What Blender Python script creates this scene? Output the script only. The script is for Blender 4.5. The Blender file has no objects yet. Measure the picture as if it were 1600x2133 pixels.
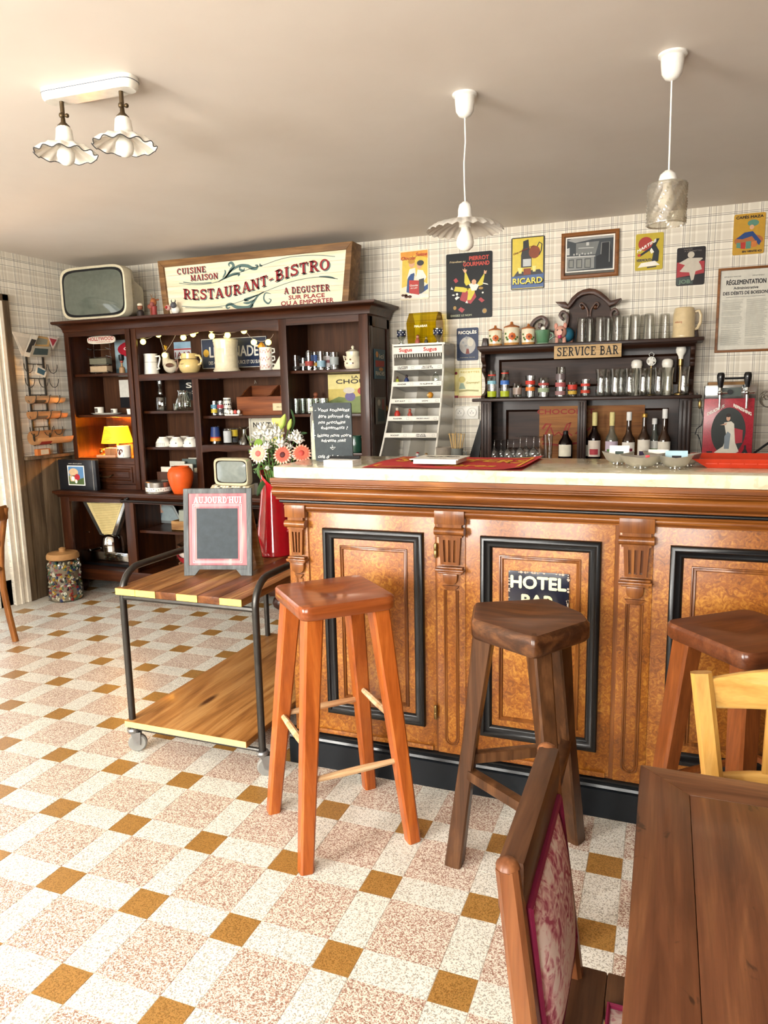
# French bistro bar corner, rebuilt object by object.
import bpy, bmesh, math, random
from mathutils import Vector, Matrix
RND = random.Random(11)
sc = bpy.context.scene
COL = sc.collection
PI = math.pi

# ---------------------------------------------------------------- camera
FPX = 1518.52                                   # focal length in pixels of the 1600 px wide frame
CAM = Vector((1.62164, -1.47708, 1.40011))
_yaw, _pitch, _roll = 1.94070747, 0.15949232, -0.02044708
_cy, _sy, _cp, _sp = math.cos(_yaw), math.sin(_yaw), math.cos(_pitch), math.sin(_pitch)
FWD = Vector((_cy * _cp, _sy * _cp, -_sp))
_r0 = Vector((_sy, -_cy, 0)); _u0 = _r0.cross(FWD)
_c, _s = math.cos(_roll), math.sin(_roll)
RGT = _c * _r0 + _s * _u0
UPV = -_s * _r0 + _c * _u0
cam_data = bpy.data.cameras.new('camera')
cam_data.sensor_fit = 'HORIZONTAL'; cam_data.sensor_width = 36.0
cam_data.lens = FPX / 1600 * 36; cam_data.clip_start = 0.02; cam_data.clip_end = 60
cam = bpy.data.objects.new('camera', cam_data); COL.objects.link(cam)
_m = Matrix((RGT, UPV, -FWD)).transposed().to_4x4(); _m.translation = CAM
cam.matrix_world = _m
sc.camera = cam

# ---------------------------------------------------------------- exposure, sky, daylight
vs = sc.view_settings
vs.view_transform = 'Standard'; vs.look = 'None'; vs.gamma = 1.0; vs.use_curve_mapping = False
vs.exposure = 0.66
sc.cycles.use_adaptive_sampling = True; sc.cycles.adaptive_threshold = .035; sc.cycles.use_light_tree = False; sc.cycles.max_bounces = 7; sc.cycles.diffuse_bounces = 3; sc.cycles.glossy_bounces = 3; sc.cycles.transmission_bounces = 4; sc.cycles.transparent_max_bounces = 16
world = bpy.data.worlds.new('daylight_sky'); sc.world = world; world.use_nodes = True
world.node_tree.nodes['Background'].inputs[0].default_value = (0.86, 0.93, 1.0, 1)
world.node_tree.nodes['Background'].inputs[1].default_value = 1.0

def area(name, loc, rot, sx, sy, power, col=(1, 1, 1)):
    d = bpy.data.lights.new(name, 'AREA'); d.shape = 'RECTANGLE'; d.size = sx; d.size_y = sy
    d.energy = power; d.color = col
    o = bpy.data.objects.new(name, d); COL.objects.link(o); o.location = loc; o.rotation_euler = rot
    return o
# daylight standing in the two street windows behind the photographer and the glazed door on the left
area('daylight_window', (-1.15, -2.68, 1.62), (math.radians(82), 0, 0), 1.5, 1.3, 215, (1.0, 0.965, 0.90))
area('daylight_window', (1.0, -2.68, 1.62), (math.radians(82), 0, 0), 1.5, 1.3, 105, (1.0, 0.965, 0.90))
area('daylight_door', (-2.95, 1.75, 1.05), (0, math.radians(-90), 0), 1.9, 0.85, 8, (1.0, 0.96, 0.9))

# ---------------------------------------------------------------- helpers
def at(px, py, y):
    """x and z of a point of the frame that stands at depth y"""
    d = FWD + RGT * ((px - 800) / FPX) - UPV * ((py - 1066.5) / FPX)
    t = (y - CAM.y) / d.y
    p = CAM + d * t
    return p.x, p.z
def atx(px, py, x):
    d = FWD + RGT * ((px - 800) / FPX) - UPV * ((py - 1066.5) / FPX)
    p = CAM + d * ((x - CAM.x) / d.x)
    return p.y, p.z
def lin(h):
    c = [int(h[i:i + 2], 16) / 255 for i in (0, 2, 4)]
    return tuple(v / 12.92 if v <= .04045 else ((v + .055) / 1.055) ** 2.4 for v in c) + (1.0,)

class MB:
    """collects shapes, then links them as ONE mesh object"""
    def __init__(s): s.v = []; s.f = []; s.m = []; s.mi = 0
    def mat(s, i): s.mi = i; return s
    def add(s, vs_, fs):
        o = len(s.v); s.v += [tuple(v) for v in vs_]
        s.f += [tuple(i + o for i in f) for f in fs]; s.m += [s.mi] * len(fs); return s
    def box(s, x0, x1, y0, y1, z0, z1):
        return s.add([(x0, y0, z0), (x1, y0, z0), (x1, y1, z0), (x0, y1, z0), (x0, y0, z1), (x1, y0, z1), (x1, y1, z1), (x0, y1, z1)],
                     [(0, 3, 2, 1), (4, 5, 6, 7), (0, 1, 5, 4), (1, 2, 6, 5), (2, 3, 7, 6), (3, 0, 4, 7)])
    def beam(s, p, q, w, h, w2=None, h2=None, side=(1, 0, 0), ch=0.0):
        """square post from p to q; side = direction of its width; ch chamfers the corners"""
        p, q = Vector(p), Vector(q); w2 = w if w2 is None else w2; h2 = h if h2 is None else h2
        d = (q - p).normalized(); a = Vector(side); a = (a - d * a.dot(d)).normalized(); b = d.cross(a)
        def ring(c, w, h):
            w /= 2; h /= 2
            if ch <= 0: k = [(-w, -h), (w, -h), (w, h), (-w, h)]
            else: k = [(-w + ch, -h), (w - ch, -h), (w, -h + ch), (w, h - ch), (w - ch, h), (-w + ch, h), (-w, h - ch), (-w, -h + ch)]
            return [c + a * x + b * y for x, y in k]
        r0, r1 = ring(p, w, h), ring(q, w2, h2); n = len(r0)
        return s.add(r0 + r1, [tuple(range(n - 1, -1, -1)), tuple(range(n, 2 * n))] + [(i, (i + 1) % n, n + (i + 1) % n, n + i) for i in range(n)])
    def tube(s, pts, r, n=8, caps=True, flat=1.0):
        pts = [Vector(p) for p in pts]; rs = r if isinstance(r, (list, tuple)) else [r] * len(pts)
        vs_ = []; prev = None
        for i, p in enumerate(pts):
            d = (pts[min(i + 1, len(pts) - 1)] - pts[max(i - 1, 0)])
            d = d.normalized() if d.length > 1e-9 else Vector((0, 0, 1))
            if prev is None:
                a = Vector((0, 0, 1)) if abs(d.z) < .9 else Vector((1, 0, 0))
            else: a = prev
            a = (a - d * a.dot(d)).normalized(); b = d.cross(a); prev = a
            for k in range(n):
                t = 2 * PI * k / n
                vs_.append(p + (a * math.cos(t) + b * math.sin(t) * flat) * rs[i])
        m = len(pts); fs = []
        for i in range(m - 1):
            for k in range(n):
                fs.append((i * n + k, i * n + (k + 1) % n, (i + 1) * n + (k + 1) % n, (i + 1) * n + k))
        if caps: fs += [tuple(range(n - 1, -1, -1)), tuple(range((m - 1) * n, m * n))]
        return s.add(vs_, fs)
    def lathe(s, prof, c=(0, 0, 0), n=20, wob=None, a0=0.0, a1=2 * PI):
        full = abs(a1 - a0 - 2 * PI) < 1e-6; cnt = n if full else n + 1
        vs_ = []; fs = []; m = len(prof)
        for k in range(cnt):
            t = a0 + (a1 - a0) * k / n
            for r, z in prof:
                rr = r if wob is None else r * wob(t, r, z)
                vs_.append((c[0] + rr * math.cos(t), c[1] + rr * math.sin(t), c[2] + z))
        for k in range(n):
            k2 = (k + 1) % cnt
            for i in range(m - 1):
                a, b, e, g = k * m + i, k2 * m + i, k2 * m + i + 1, k * m + i + 1
                if prof[i][0] < 1e-7: fs.append((a, e, g))
                elif prof[i + 1][0] < 1e-7: fs.append((a, b, g))
                else: fs.append((a, b, e, g))
        return s.add(vs_, fs)
    def prism(s, poly, d0, d1, plane='xz'):
        def P(a, b, d): return (a, d, b) if plane == 'xz' else ((d, a, b) if plane == 'yz' else (a, b, d))
        n = len(poly); A = sum(poly[i][0] * poly[(i + 1) % n][1] - poly[(i + 1) % n][0] * poly[i][1] for i in range(n))
        if A < 0: poly = poly[::-1]
        f0, f1 = tuple(range(n)), tuple(range(2 * n - 1, n - 1, -1))
        sd = [(i, i + n, (i + 1) % n + n, (i + 1) % n) for i in range(n)]
        flip = (plane != 'xz')
        fs = [f0, f1] + sd
        if flip: fs = [f[::-1] for f in fs]
        if d1 < d0: fs = [f[::-1] for f in fs]
        return s.add([P(a, b, d0) for a, b in poly] + [P(a, b, d1) for a, b in poly], fs)
    def ball(s, c, r, n=14, m=9, sc_=(1, 1, 1), z0=-1.0, z1=1.0):
        prof = []
        a0, a1 = math.asin(max(-1, z0)), math.asin(min(1, z1))
        for i in range(m + 1):
            t = a0 + (a1 - a0) * i / m
            prof.append((max(0.0, math.cos(t)) * r if abs(math.cos(t)) > 1e-6 else 0.0, math.sin(t) * r))
        k = len(s.v); s.lathe(prof, (0, 0, 0), n)
        for i in range(k, len(s.v)):
            x, y, z = s.v[i]; s.v[i] = (c[0] + x * sc_[0], c[1] + y * sc_[1], c[2] + z * sc_[2])
        return s
    def grid(s, fn, nu, nv, cu=False):
        vs_ = [fn(i / nu, j / nv) for i in range(nu if cu else nu + 1) for j in range(nv + 1)]; w = nv + 1; N = nu if cu else nu + 1
        fs = [(i * w + j, ((i + 1) % N) * w + j, ((i + 1) % N) * w + j + 1, i * w + j + 1) for i in range(nu) for j in range(nv)]
        return s.add(vs_, fs)
    def sweep(s, prof, path, close_ends=True):
        """profile (d outward, z) swept along an open xy path with mitred corners; outward = right of travel"""
        path = [Vector((p[0], p[1])) for p in path]; n = len(path); m = len(prof); vs_ = []
        for i, p in enumerate(path):
            dirs = []
            if i > 0: dirs.append((path[i] - path[i - 1]).normalized())
            if i < n - 1: dirs.append((path[i + 1] - path[i]).normalized())
            nr = [Vector((d.y, -d.x)) for d in dirs]
            o = nr[0] if len(nr) == 1 else (nr[0] + nr[1]) / (1 + nr[0].dot(nr[1]))
            for d, z in prof: q = p + o * d; vs_.append((q.x, q.y, z))
        fs = [(i * m + j, (i + 1) * m + j, (i + 1) * m + j + 1, i * m + j + 1) for i in range(n - 1) for j in range(m - 1)]
        if close_ends: fs += [tuple(range(m)), tuple(range(n * m - 1, (n - 1) * m - 1, -1))]
        return s.add(vs_, fs)
    def xf(s, M, k=0):
        for i in range(k, len(s.v)): s.v[i] = tuple(M @ Vector(s.v[i]))
        return s
    def obj(s, name, mats, parent=None, bevel=0, smooth=40, w=False, loc=None, fix=True):
        me = bpy.data.meshes.new(name)
        off = Vector(loc) if loc is not None else (parent.location.copy() if (w and parent is not None) else Vector((0, 0, 0)))
        me.from_pydata([tuple(Vector(v) - off) for v in s.v], [], s.f)
        if not isinstance(mats, (list, tuple)): mats = [mats]
        for m in mats: me.materials.append(m)
        if len(mats) > 1: me.polygons.foreach_set('material_index', s.m)
        if bevel or fix:
            bm = bmesh.new(); bm.from_mesh(me)
            if fix: bmesh.ops.recalc_face_normals(bm, faces=bm.faces)
            if bevel:
                es = [e for e in bm.edges if len(e.link_faces) == 2 and e.calc_face_angle(0) > .5]
                bmesh.ops.bevel(bm, geom=es, offset=bevel, segments=2, profile=.6, affect='EDGES', clamp_overlap=True)
            bm.to_mesh(me); bm.free()
        if smooth:
            me.polygons.foreach_set('use_smooth', [True] * len(me.polygons))
            try: me.set_sharp_from_angle(angle=math.radians(smooth))
            except Exception: pass
        o = bpy.data.objects.new(name, me); COL.objects.link(o)
        if parent is not None: o.parent = parent
        if loc is not None: o.location = loc
        return o

def tag(o, label=None, cat=None, group=None, kind=None):
    if label: o['label'] = label
    if cat: o['category'] = cat
    if group: o['group'] = group
    if kind: o['kind'] = kind
    return o
def thing(name, label, cat, loc=(0, 0, 0), rz=0.0, group=None):
    o = bpy.data.objects.new(name, None); COL.objects.link(o); o.empty_display_size = .05
    o.location = loc; o.rotation_euler = (0, 0, rz)
    return tag(o, label, cat, group)
def kids(o): return [c for c in bpy.data.objects if c.parent == o]
def dup(src, loc, rz=None, label=None, group=None):
    def cp(o, par):
        c = o.copy(); COL.objects.link(c)
        if par is not None: c.parent = par
        for k in CH.get(o.name, []): cp(k, c)
        return c
    CH = {}
    for c in bpy.data.objects:
        if c.parent is not None: CH.setdefault(c.parent.name, []).append(c)
    r = cp(src, None); r.location = loc
    if rz is not None: r.rotation_euler = (0, 0, rz)
    if label: r['label'] = label
    if group: r['group'] = group
    return r

# ---------------------------------------------------------------- lettering
_TC = {}
def text_geo(s):
    if s not in _TC:
        cu = bpy.data.curves.new('t', 'FONT'); cu.body = s; cu.resolution_u = 3
        ob = bpy.data.objects.new('t', cu); COL.objects.link(ob)
        me = bpy.data.meshes.new_from_object(ob)
        V = [(v.co.x, v.co.y) for v in me.vertices]; F = [tuple(p.vertices) for p in me.polygons]
        COL.objects.unlink(ob); bpy.data.objects.remove(ob); bpy.data.meshes.remove(me); bpy.data.curves.remove(cu)
        x0 = min(v[0] for v in V); x1 = max(v[0] for v in V)
        _TC[s] = ([(x - x0, y) for x, y in V], F, x1 - x0)
    return _TC[s]
def serif_geo(s):
    """slab-serif capitals drawn as thick strokes"""
    key = 'serif:' + s
    if key in _TC: return _TC[key]
    V, F = [], []
    def quad(pts): o = len(V); V.extend(pts); F.append(tuple(range(o, o + len(pts))))
    X = [0.0]
    def bar(x0, x1, y0, y1): quad([(X[0] + x0, y0), (X[0] + x1, y0), (X[0] + x1, y1), (X[0] + x0, y1)])
    def pl(pts, w):
        L, R_ = strokepoly(pts, w)
        for i in range(len(L) - 1): quad([(X[0] + a, b) for a, b in (R_[i], R_[i + 1], L[i + 1], L[i])])
    def stem(x, w=.19, top=1, bot=1, y0=0.0, y1=1.0):
        bar(x - w / 2, x + w / 2, y0, y1)
        if top: bar(x - .19, x + .19, .91, 1.0)
        if bot: bar(x - .19, x + .19, 0, .09)
    def el(cx, cy, rx, ry, a0, a1, n=14): return [(cx + rx * math.cos(math.radians(a0 + (a1 - a0) * i / n)), cy + ry * math.sin(math.radians(a0 + (a1 - a0) * i / n))) for i in range(n + 1)]
    def glyph(c):
        if c == 'R': stem(.2); pl([(.2, .94), (.36, .94)] + el(.38, .72, .24, .22, 90, -90) + [(.2, .5)], .13); pl([(.4, .5), (.66, .06)], .17); bar(.56, .84, 0, .09); return .86
        if c == 'P': stem(.2); pl([(.2, .94), (.36, .94)] + el(.38, .7, .25, .24, 90, -90) + [(.2, .46)], .13); return .74
        if c == 'E': stem(.2); bar(.2, .7, .89, 1); bar(.2, .52, .46, .56); bar(.2, .72, 0, .11); bar(.62, .7, .7, 1); bar(.47, .53, .36, .66); bar(.64, .72, 0, .3); return .8
        if c == 'L': stem(.2); bar(.2, .7, 0, .11); bar(.62, .7, 0, .32); return .76
        if c == 'S': pl([(.64, .78), (.55, .91), (.38, .945), (.21, .88), (.16, .75), (.25, .63), (.42, .54), (.58, .43), (.64, .27), (.57, .11), (.4, .055), (.22, .1), (.12, .24)], .155); bar(.6, .68, .68, 1); bar(.08, .16, 0, .32); return .78
        if c == 'T': stem(.37, top=0); bar(.03, .71, .89, 1); bar(.03, .11, .66, 1); bar(.63, .71, .66, 1); return .78
        if c == 'A': pl([(.13, .03), (.40, .98)], .11); pl([(.42, .98), (.72, .03)], .2); bar(.2, .62, .28, .37); bar(0, .27, 0, .09); bar(.56, .9, 0, .09); return .9
        if c == 'V': pl([(.15, .97), (.42, .02)], .2); pl([(.46, .02), (.72, .97)], .11); bar(0, .32, .91, 1); bar(.58, .86, .91, 1); return .88
        if c == 'U': stem(.2, bot=0, y0=.28); stem(.66, .11, bot=0, y0=.28); pl(el(.43, .3, .22, .245, 180, 360), .14); return .88
        if c == 'N': stem(.16, .11); pl([(.16, .98), (.68, .02)], .19); stem(.68, .11, bot=0); return .88
        if c == 'B': stem(.2); pl([(.2, .945), (.36, .945)] + el(.38, .74, .2, .205, 90, -90) + [(.2, .535)], .125); pl([(.2, .52), (.38, .52)] + el(.4, .29, .25, .235, 90, -90) + [(.2, .055)], .13); return .78
        if c == 'I': stem(.2); return .42
        if c == 'O': pl(el(.4, .5, .31, .44, 0, 360, 24), [.2 - .07 * abs(math.sin(2 * PI * i / 24)) for i in range(25)]); return .86
        if c == 'C' or c == 'G':
            pl(el(.42, .5, .32, .44, 40, 320, 20), .15); bar(.62, .7, .68, .98)
            if c == 'G': bar(.58, .76, .05, .46); bar(.46, .82, .4, .48)
            return .84
        if c == 'M': stem(.17, .11); pl([(.17, .98), (.5, .1)], .18); pl([(.5, .1), (.83, .98)], .1); stem(.83, .18); return 1.06
        if c == 'D': stem(.2); pl([(.2, .94), (.36, .94)] + el(.37, .5, .3, .44, 90, -90) + [(.2, .06)], .14); return .82
        if c == 'J': stem(.46, bot=0, y0=.25); pl(el(.27, .26, .2, .2, 0, -170), .14); return .66
        if c == 'H': stem(.2); stem(.7); bar(.2, .7, .46, .56); return .92
        if c == "'": bar(.06, .16, .7, 1); return .24
        if c == '-': bar(.04, .42, .42, .56); return .5
        return .4
    for c in s: X[0] += glyph(c) + .04
    _TC[key] = ([(x * .73, y * .73) for x, y in V], F, (X[0] - .06) * .73)
    return _TC[key]
def put_text(mb, s, o, u, v, h, width=None, align='C', shear=0.0, warp=None, bold=0.0, serif=False):
    """flat letters of cap height h at o, along u, upright along v"""
    V, F, W = serif_geo(s) if serif else text_geo(s); o, u, v = Vector(o), Vector(u), Vector(v)
    k = h / .73; kx = k if width is None else width / W; tw = W * kx
    dx = {'L': 0, 'C': -tw / 2, 'R': -tw}[align]
    offs = [(0, 0)] if not bold else [(-bold, 0), (bold, 0), (0, bold), (0, -bold)]
    nrm = u.cross(v)
    for q, (ox, oy) in enumerate(offs):
        pts = []
        for x, y in V:
            X, Y = x * kx + dx + ox + shear * y * k, y * k + oy
            if warp: X, Y = warp(X, Y)
            pts.append(o + u * X + v * Y + nrm * (0.00006 * q))
        mb.add(pts, F)
    return mb
def poly(mb, pts, o, u, v, lift=0.0):
    o, u, v = Vector(o), Vector(u), Vector(v); n = u.cross(v)
    return mb.add([o + u * a + v * b + n * lift for a, b in pts], [tuple(range(len(pts)))])
def disc(rx, ry, cx=0, cy=0, n=20, a0=0, a1=2 * PI):
    return [(cx + rx * math.cos(a0 + (a1 - a0) * i / n), cy + ry * math.sin(a0 + (a1 - a0) * i / n)) for i in range(n)]
def strokepoly(pts, w):
    """outline of a thick line, w may vary along it"""
    ws = w if isinstance(w, (list, tuple)) else [w] * len(pts); L, Rr = [], []
    for i, p in enumerate(pts):
        a, b = Vector(pts[max(i - 1, 0)]), Vector(pts[min(i + 1, len(pts) - 1)])
        d = (b - a).normalized() if (b - a).length > 1e-9 else Vector((1, 0)); n = Vector((-d.y, d.x)) * ws[i] / 2
        L.append((p[0] + n.x, p[1] + n.y)); Rr.append((p[0] - n.x, p[1] - n.y))
    return L, Rr
def stroke(mb, pts, w, o, u, v, lift=0.0):
    L, Rr = strokepoly(pts, w); o, u, v = Vector(o), Vector(u), Vector(v); n = u.cross(v); k = len(L)
    return mb.add([o + u * a + v * b + n * lift for a, b in L + Rr], [(i, i + k, i + k + 1, i + 1) for i in range(k - 1)])
# ---------------------------------------------------------------- materials
_MC = {}
def newmat(name):
    m = bpy.data.materials.new(name); m.use_nodes = True
    nt = m.node_tree; b = nt.nodes['Principled BSDF']
    return m, nt, b
def N(nt, t, **k):
    n = nt.nodes.new(t)
    for a, v in k.items():
        if a in ('inp',):
            for i, x in v.items(): n.inputs[i].default_value = x
        else: setattr(n, a, v)
    return n
def math_(nt, op, a, b=None, c=None, clamp=False):
    n = nt.nodes.new('ShaderNodeMath'); n.operation = op; n.use_clamp = clamp
    for i, x in enumerate((a, b, c)):
        if x is None: continue
        if isinstance(x, (int, float)): n.inputs[i].default_value = x
        else: nt.links.new(x, n.inputs[i])
    return n.outputs[0]
def mix_(nt, fac, a, b, mode='MIX'):
    n = nt.nodes.new('ShaderNodeMix'); n.data_type = 'RGBA'; n.blend_type = mode
    for i, x in ((0, fac), (6, a), (7, b)):
        if isinstance(x, (int, float)): n.inputs[i].default_value = x
        elif isinstance(x, tuple): n.inputs[i].default_value = x
        else: nt.links.new(x, n.inputs[i])
    return n.outputs[2]
def ramp_(nt, fac, stops, interp='LINEAR'):
    n = nt.nodes.new('ShaderNodeValToRGB'); n.color_ramp.interpolation = interp
    e = n.color_ramp.elements
    while len(e) < len(stops): e.new(.5)
    for el, (p, c) in zip(e, stops): el.position = p; el.color = c
    nt.links.new(fac, n.inputs[0]); return n.outputs[0]
def noise_(nt, vec, scale, detail=4, dist=0.0, rough=.55):
    n = nt.nodes.new('ShaderNodeTexNoise'); n.inputs['Scale'].default_value = scale; n.inputs['Detail'].default_value = detail
    n.inputs['Distortion'].default_value = dist; n.inputs['Roughness'].default_value = rough
    nt.links.new(vec, n.inputs['Vector']); return n.outputs[0]
def coords(nt, scale=(1, 1, 1), kind='Object', rot=(0, 0, 0)):
    t = nt.nodes.new('ShaderNodeTexCoord'); mp = nt.nodes.new('ShaderNodeMapping')
    mp.inputs['Scale'].default_value = scale; mp.inputs['Rotation'].default_value = rot
    nt.links.new(t.outputs[kind], mp.inputs[0]); return mp.outputs[0]
def position(nt):
    return nt.nodes.new('ShaderNodeNewGeometry').outputs['Position']
def bump_(nt, b, h, strength=.2, dist=.002):
    n = nt.nodes.new('ShaderNodeBump'); n.inputs['Strength'].default_value = strength; n.inputs['Distance'].default_value = dist
    nt.links.new(h, n.inputs['Height']); nt.links.new(n.outputs[0], b.inputs['Normal'])

def C(hexc, rough=.5, metal=0.0, coat=0.0, var=.06, emit=0.0, name=None):
    """painted, printed, ceramic or metal surface with faint mottling"""
    key = (hexc, rough, metal, coat, var, emit)
    if key in _MC: return _MC[key]
    m, nt, b = newmat(name or 'paint_' + hexc)
    c = lin(hexc)
    n = noise_(nt, coords(nt), 35, 3)
    d = tuple(x * (1 - var * 2) for x in c[:3]) + (1,)
    e = tuple(min(1, x * (1 + var)) for x in c[:3]) + (1,)
    nt.links.new(ramp_(nt, n, [(.25, d), (.75, e)]), b.inputs['Base Color'])
    b.inputs['Roughness'].default_value = rough; b.inputs['Metallic'].default_value = metal
    b.inputs['Coat Weight'].default_value = coat; b.inputs['Coat Roughness'].default_value = .08
    if rough >= .4 and not metal: b.inputs['Specular IOR Level'].default_value = .3
    if emit:
        b.inputs['Emission Color'].default_value = c; b.inputs['Emission Strength'].default_value = emit
    _MC[key] = m; return m
def wood(name, dark, mid, light, axis='z', rough=.42, coat=0.0, fine=1.0, freq=1.0, bump=.15, knots=False, stains=False):
    m, nt, b = newmat(name)
    sc_ = {'x': (1.2, 14, 14), 'y': (14, 1.2, 14), 'z': (14, 14, 1.2)}[axis]
    v = coords(nt, tuple(s * freq for s in sc_))
    n1 = noise_(nt, v, 1.6, 5, 1.1)
    fs = {'x': (3, 90, 90), 'y': (90, 3, 90), 'z': (90, 90, 3)}[axis]
    n2 = noise_(nt, coords(nt, fs), 2.2, 3, .3)
    col = ramp_(nt, n1, [(.28, lin(dark)), (.5, lin(mid)), (.72, lin(light))])
    g = ramp_(nt, n2, [(.35, (.62, .6, .58, 1)), (.6, (1, 1, 1, 1))])
    col = mix_(nt, .55 * fine, col, g, 'MULTIPLY')
    if knots:
        ks = {'x': (2.2, 9, 9), 'y': (9, 2.2, 9), 'z': (9, 9, 2.2)}[axis]
        vo = nt.nodes.new('ShaderNodeTexVoronoi'); vo.voronoi_dimensions = '2D'; vo.inputs['Scale'].default_value = .55
        nt.links.new(coords(nt, ks), vo.inputs['Vector'])
        k = ramp_(nt, vo.outputs['Distance'], [(.04, (1, 1, 1, 1)), (.1, (0, 0, 0, 1))])
        col = mix_(nt, k, col, lin('4a2810'), 'MIX')
    if stains:
        ns = noise_(nt, coords(nt, (1, .6, 1)), 34, 3, .4); nl = noise_(nt, coords(nt), 7, 2)
        k = ramp_(nt, math_(nt, 'MULTIPLY', ns, math_(nt, 'ADD', nl, .5)), [(.66, (0, 0, 0, 1)), (.72, (1, 1, 1, 1))])
        col = mix_(nt, math_(nt, 'MULTIPLY', k, .7), col, lin('241207'))
    nt.links.new(col, b.inputs['Base Color'])
    b.inputs['Roughness'].default_value = rough; b.inputs['Coat Weight'].default_value = coat; b.inputs['Coat Roughness'].default_value = .12
    b.inputs['Specular IOR Level'].default_value = .28
    bump_(nt, b, n2, bump, .001)
    return m
def burl(name, dark, mid, light):
    m, nt, b = newmat(name)
    v = coords(nt)
    n0 = noise_(nt, v, 4.5, 4, .6)
    n1 = noise_(nt, v, 46, 6, 2.2, .65)
    vo = nt.nodes.new('ShaderNodeTexVoronoi'); vo.inputs['Scale'].default_value = 26
    nt.links.new(v, vo.inputs['Vector'])
    f = math_(nt, 'ADD', math_(nt, 'MULTIPLY', n1, .62), math_(nt, 'MULTIPLY', n0, .38))
    col = ramp_(nt, f, [(.33, lin(dark)), (.5, lin(mid)), (.64, lin(light))])
    sp = ramp_(nt, vo.outputs['Distance'], [(.06, (1, 1, 1, 1)), (.13, (0, 0, 0, 1))])
    col = mix_(nt, math_(nt, 'MULTIPLY', sp, .35), col, lin(dark))
    nt.links.new(col, b.inputs['Base Color'])
    b.inputs['Roughness'].default_value = .36; b.inputs['Coat Weight'].default_value = .25; b.inputs['Coat Roughness'].default_value = .15
    bump_(nt, b, n1, .12, .001)
    return m
def terrazzo(name, base, c1, c2, thr, dens=330):
    m, nt, b = newmat(name)
    p = position(nt)
    vo = nt.nodes.new('ShaderNodeTexVoronoi'); vo.inputs['Scale'].default_value = dens
    nt.links.new(p, vo.inputs['Vector'])
    sep = nt.nodes.new('ShaderNodeSeparateColor'); nt.links.new(vo.outputs['Color'], sep.inputs[0])
    s = ramp_(nt, sep.outputs[0], [(0, lin(c1)), (thr * .5, lin(c2)), (thr, lin(base))], 'CONSTANT')
    n = noise_(nt, p, 5, 3)
    col = mix_(nt, .5, s, ramp_(nt, n, [(.3, (.86, .86, .85, 1)), (.7, (1, 1, 1, 1))]), 'MULTIPLY')
    nt.links.new(col, b.inputs['Base Color']); b.inputs['Roughness'].default_value = .33
    return m
def wallpaper():
    m, nt, b = newmat('plaid_wallpaper')
    p = position(nt); sep = nt.nodes.new('ShaderNodeSeparateXYZ'); nt.links.new(p, sep.inputs[0])
    u = math_(nt, 'ADD', sep.outputs[0], sep.outputs[1]); w = sep.outputs[2]
    def stripe(x, P, off, hw, soft):
        t = math_(nt, 'FRACT', math_(nt, 'SUBTRACT', math_(nt, 'DIVIDE', x, P), off - .5))
        d = math_(nt, 'MULTIPLY', math_(nt, 'ABSOLUTE', math_(nt, 'SUBTRACT', t, .5)), P)
        n = nt.nodes.new('ShaderNodeMapRange'); n.clamp = True
        nt.links.new(d, n.inputs[0]); n.inputs[1].default_value = hw; n.inputs[2].default_value = hw + soft
        n.inputs[3].default_value = 1; n.inputs[4].default_value = 0
        return n.outputs[0]
    def total(lst):
        r = None
        for x, k in lst:
            y = math_(nt, 'MULTIPLY', x, k); r = y if r is None else math_(nt, 'ADD', r, y)
        return r
    PU, PV = .131, .146
    thin = total([(stripe(u, PU, .1, .0009, .0012), .9), (stripe(u, PU, .165, .0009, .0012), .75), (stripe(u, PU, .37, .001, .0012), .6),
                  (stripe(w, PV, .1, .0009, .0012), .9), (stripe(w, PV, .16, .0009, .0012), .75), (stripe(w, PV, .83, .0009, .0012), .7)])
    soft = total([(stripe(u, PU, .30, .006, .006), .42), (stripe(u, PU, .5, .006, .004), .55), (stripe(u, PU, .57, .002, .002), .4), (stripe(u, PU, .83, .018, .008), .34),
                  (stripe(w, PV, .70, .006, .006), .42), (stripe(w, PV, .62, .003, .003), .4), (stripe(w, PV, .35, .018, .01), .34)])
    n = noise_(nt, p, 60, 3)
    base = mix_(nt, math_(nt, 'MULTIPLY', n, .3), lin('f6f0e2'), lin('ece3d0'))
    col = mix_(nt, math_(nt, 'MINIMUM', math_(nt, 'MULTIPLY', soft, .8), .9), base, lin('c9bfab'))
    col = mix_(nt, math_(nt, 'MINIMUM', thin, .9), col, lin('6a6358'))
    nt.links.new(col, b.inputs['Base Color']); b.inputs['Roughness'].default_value = .75
    return m
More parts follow.
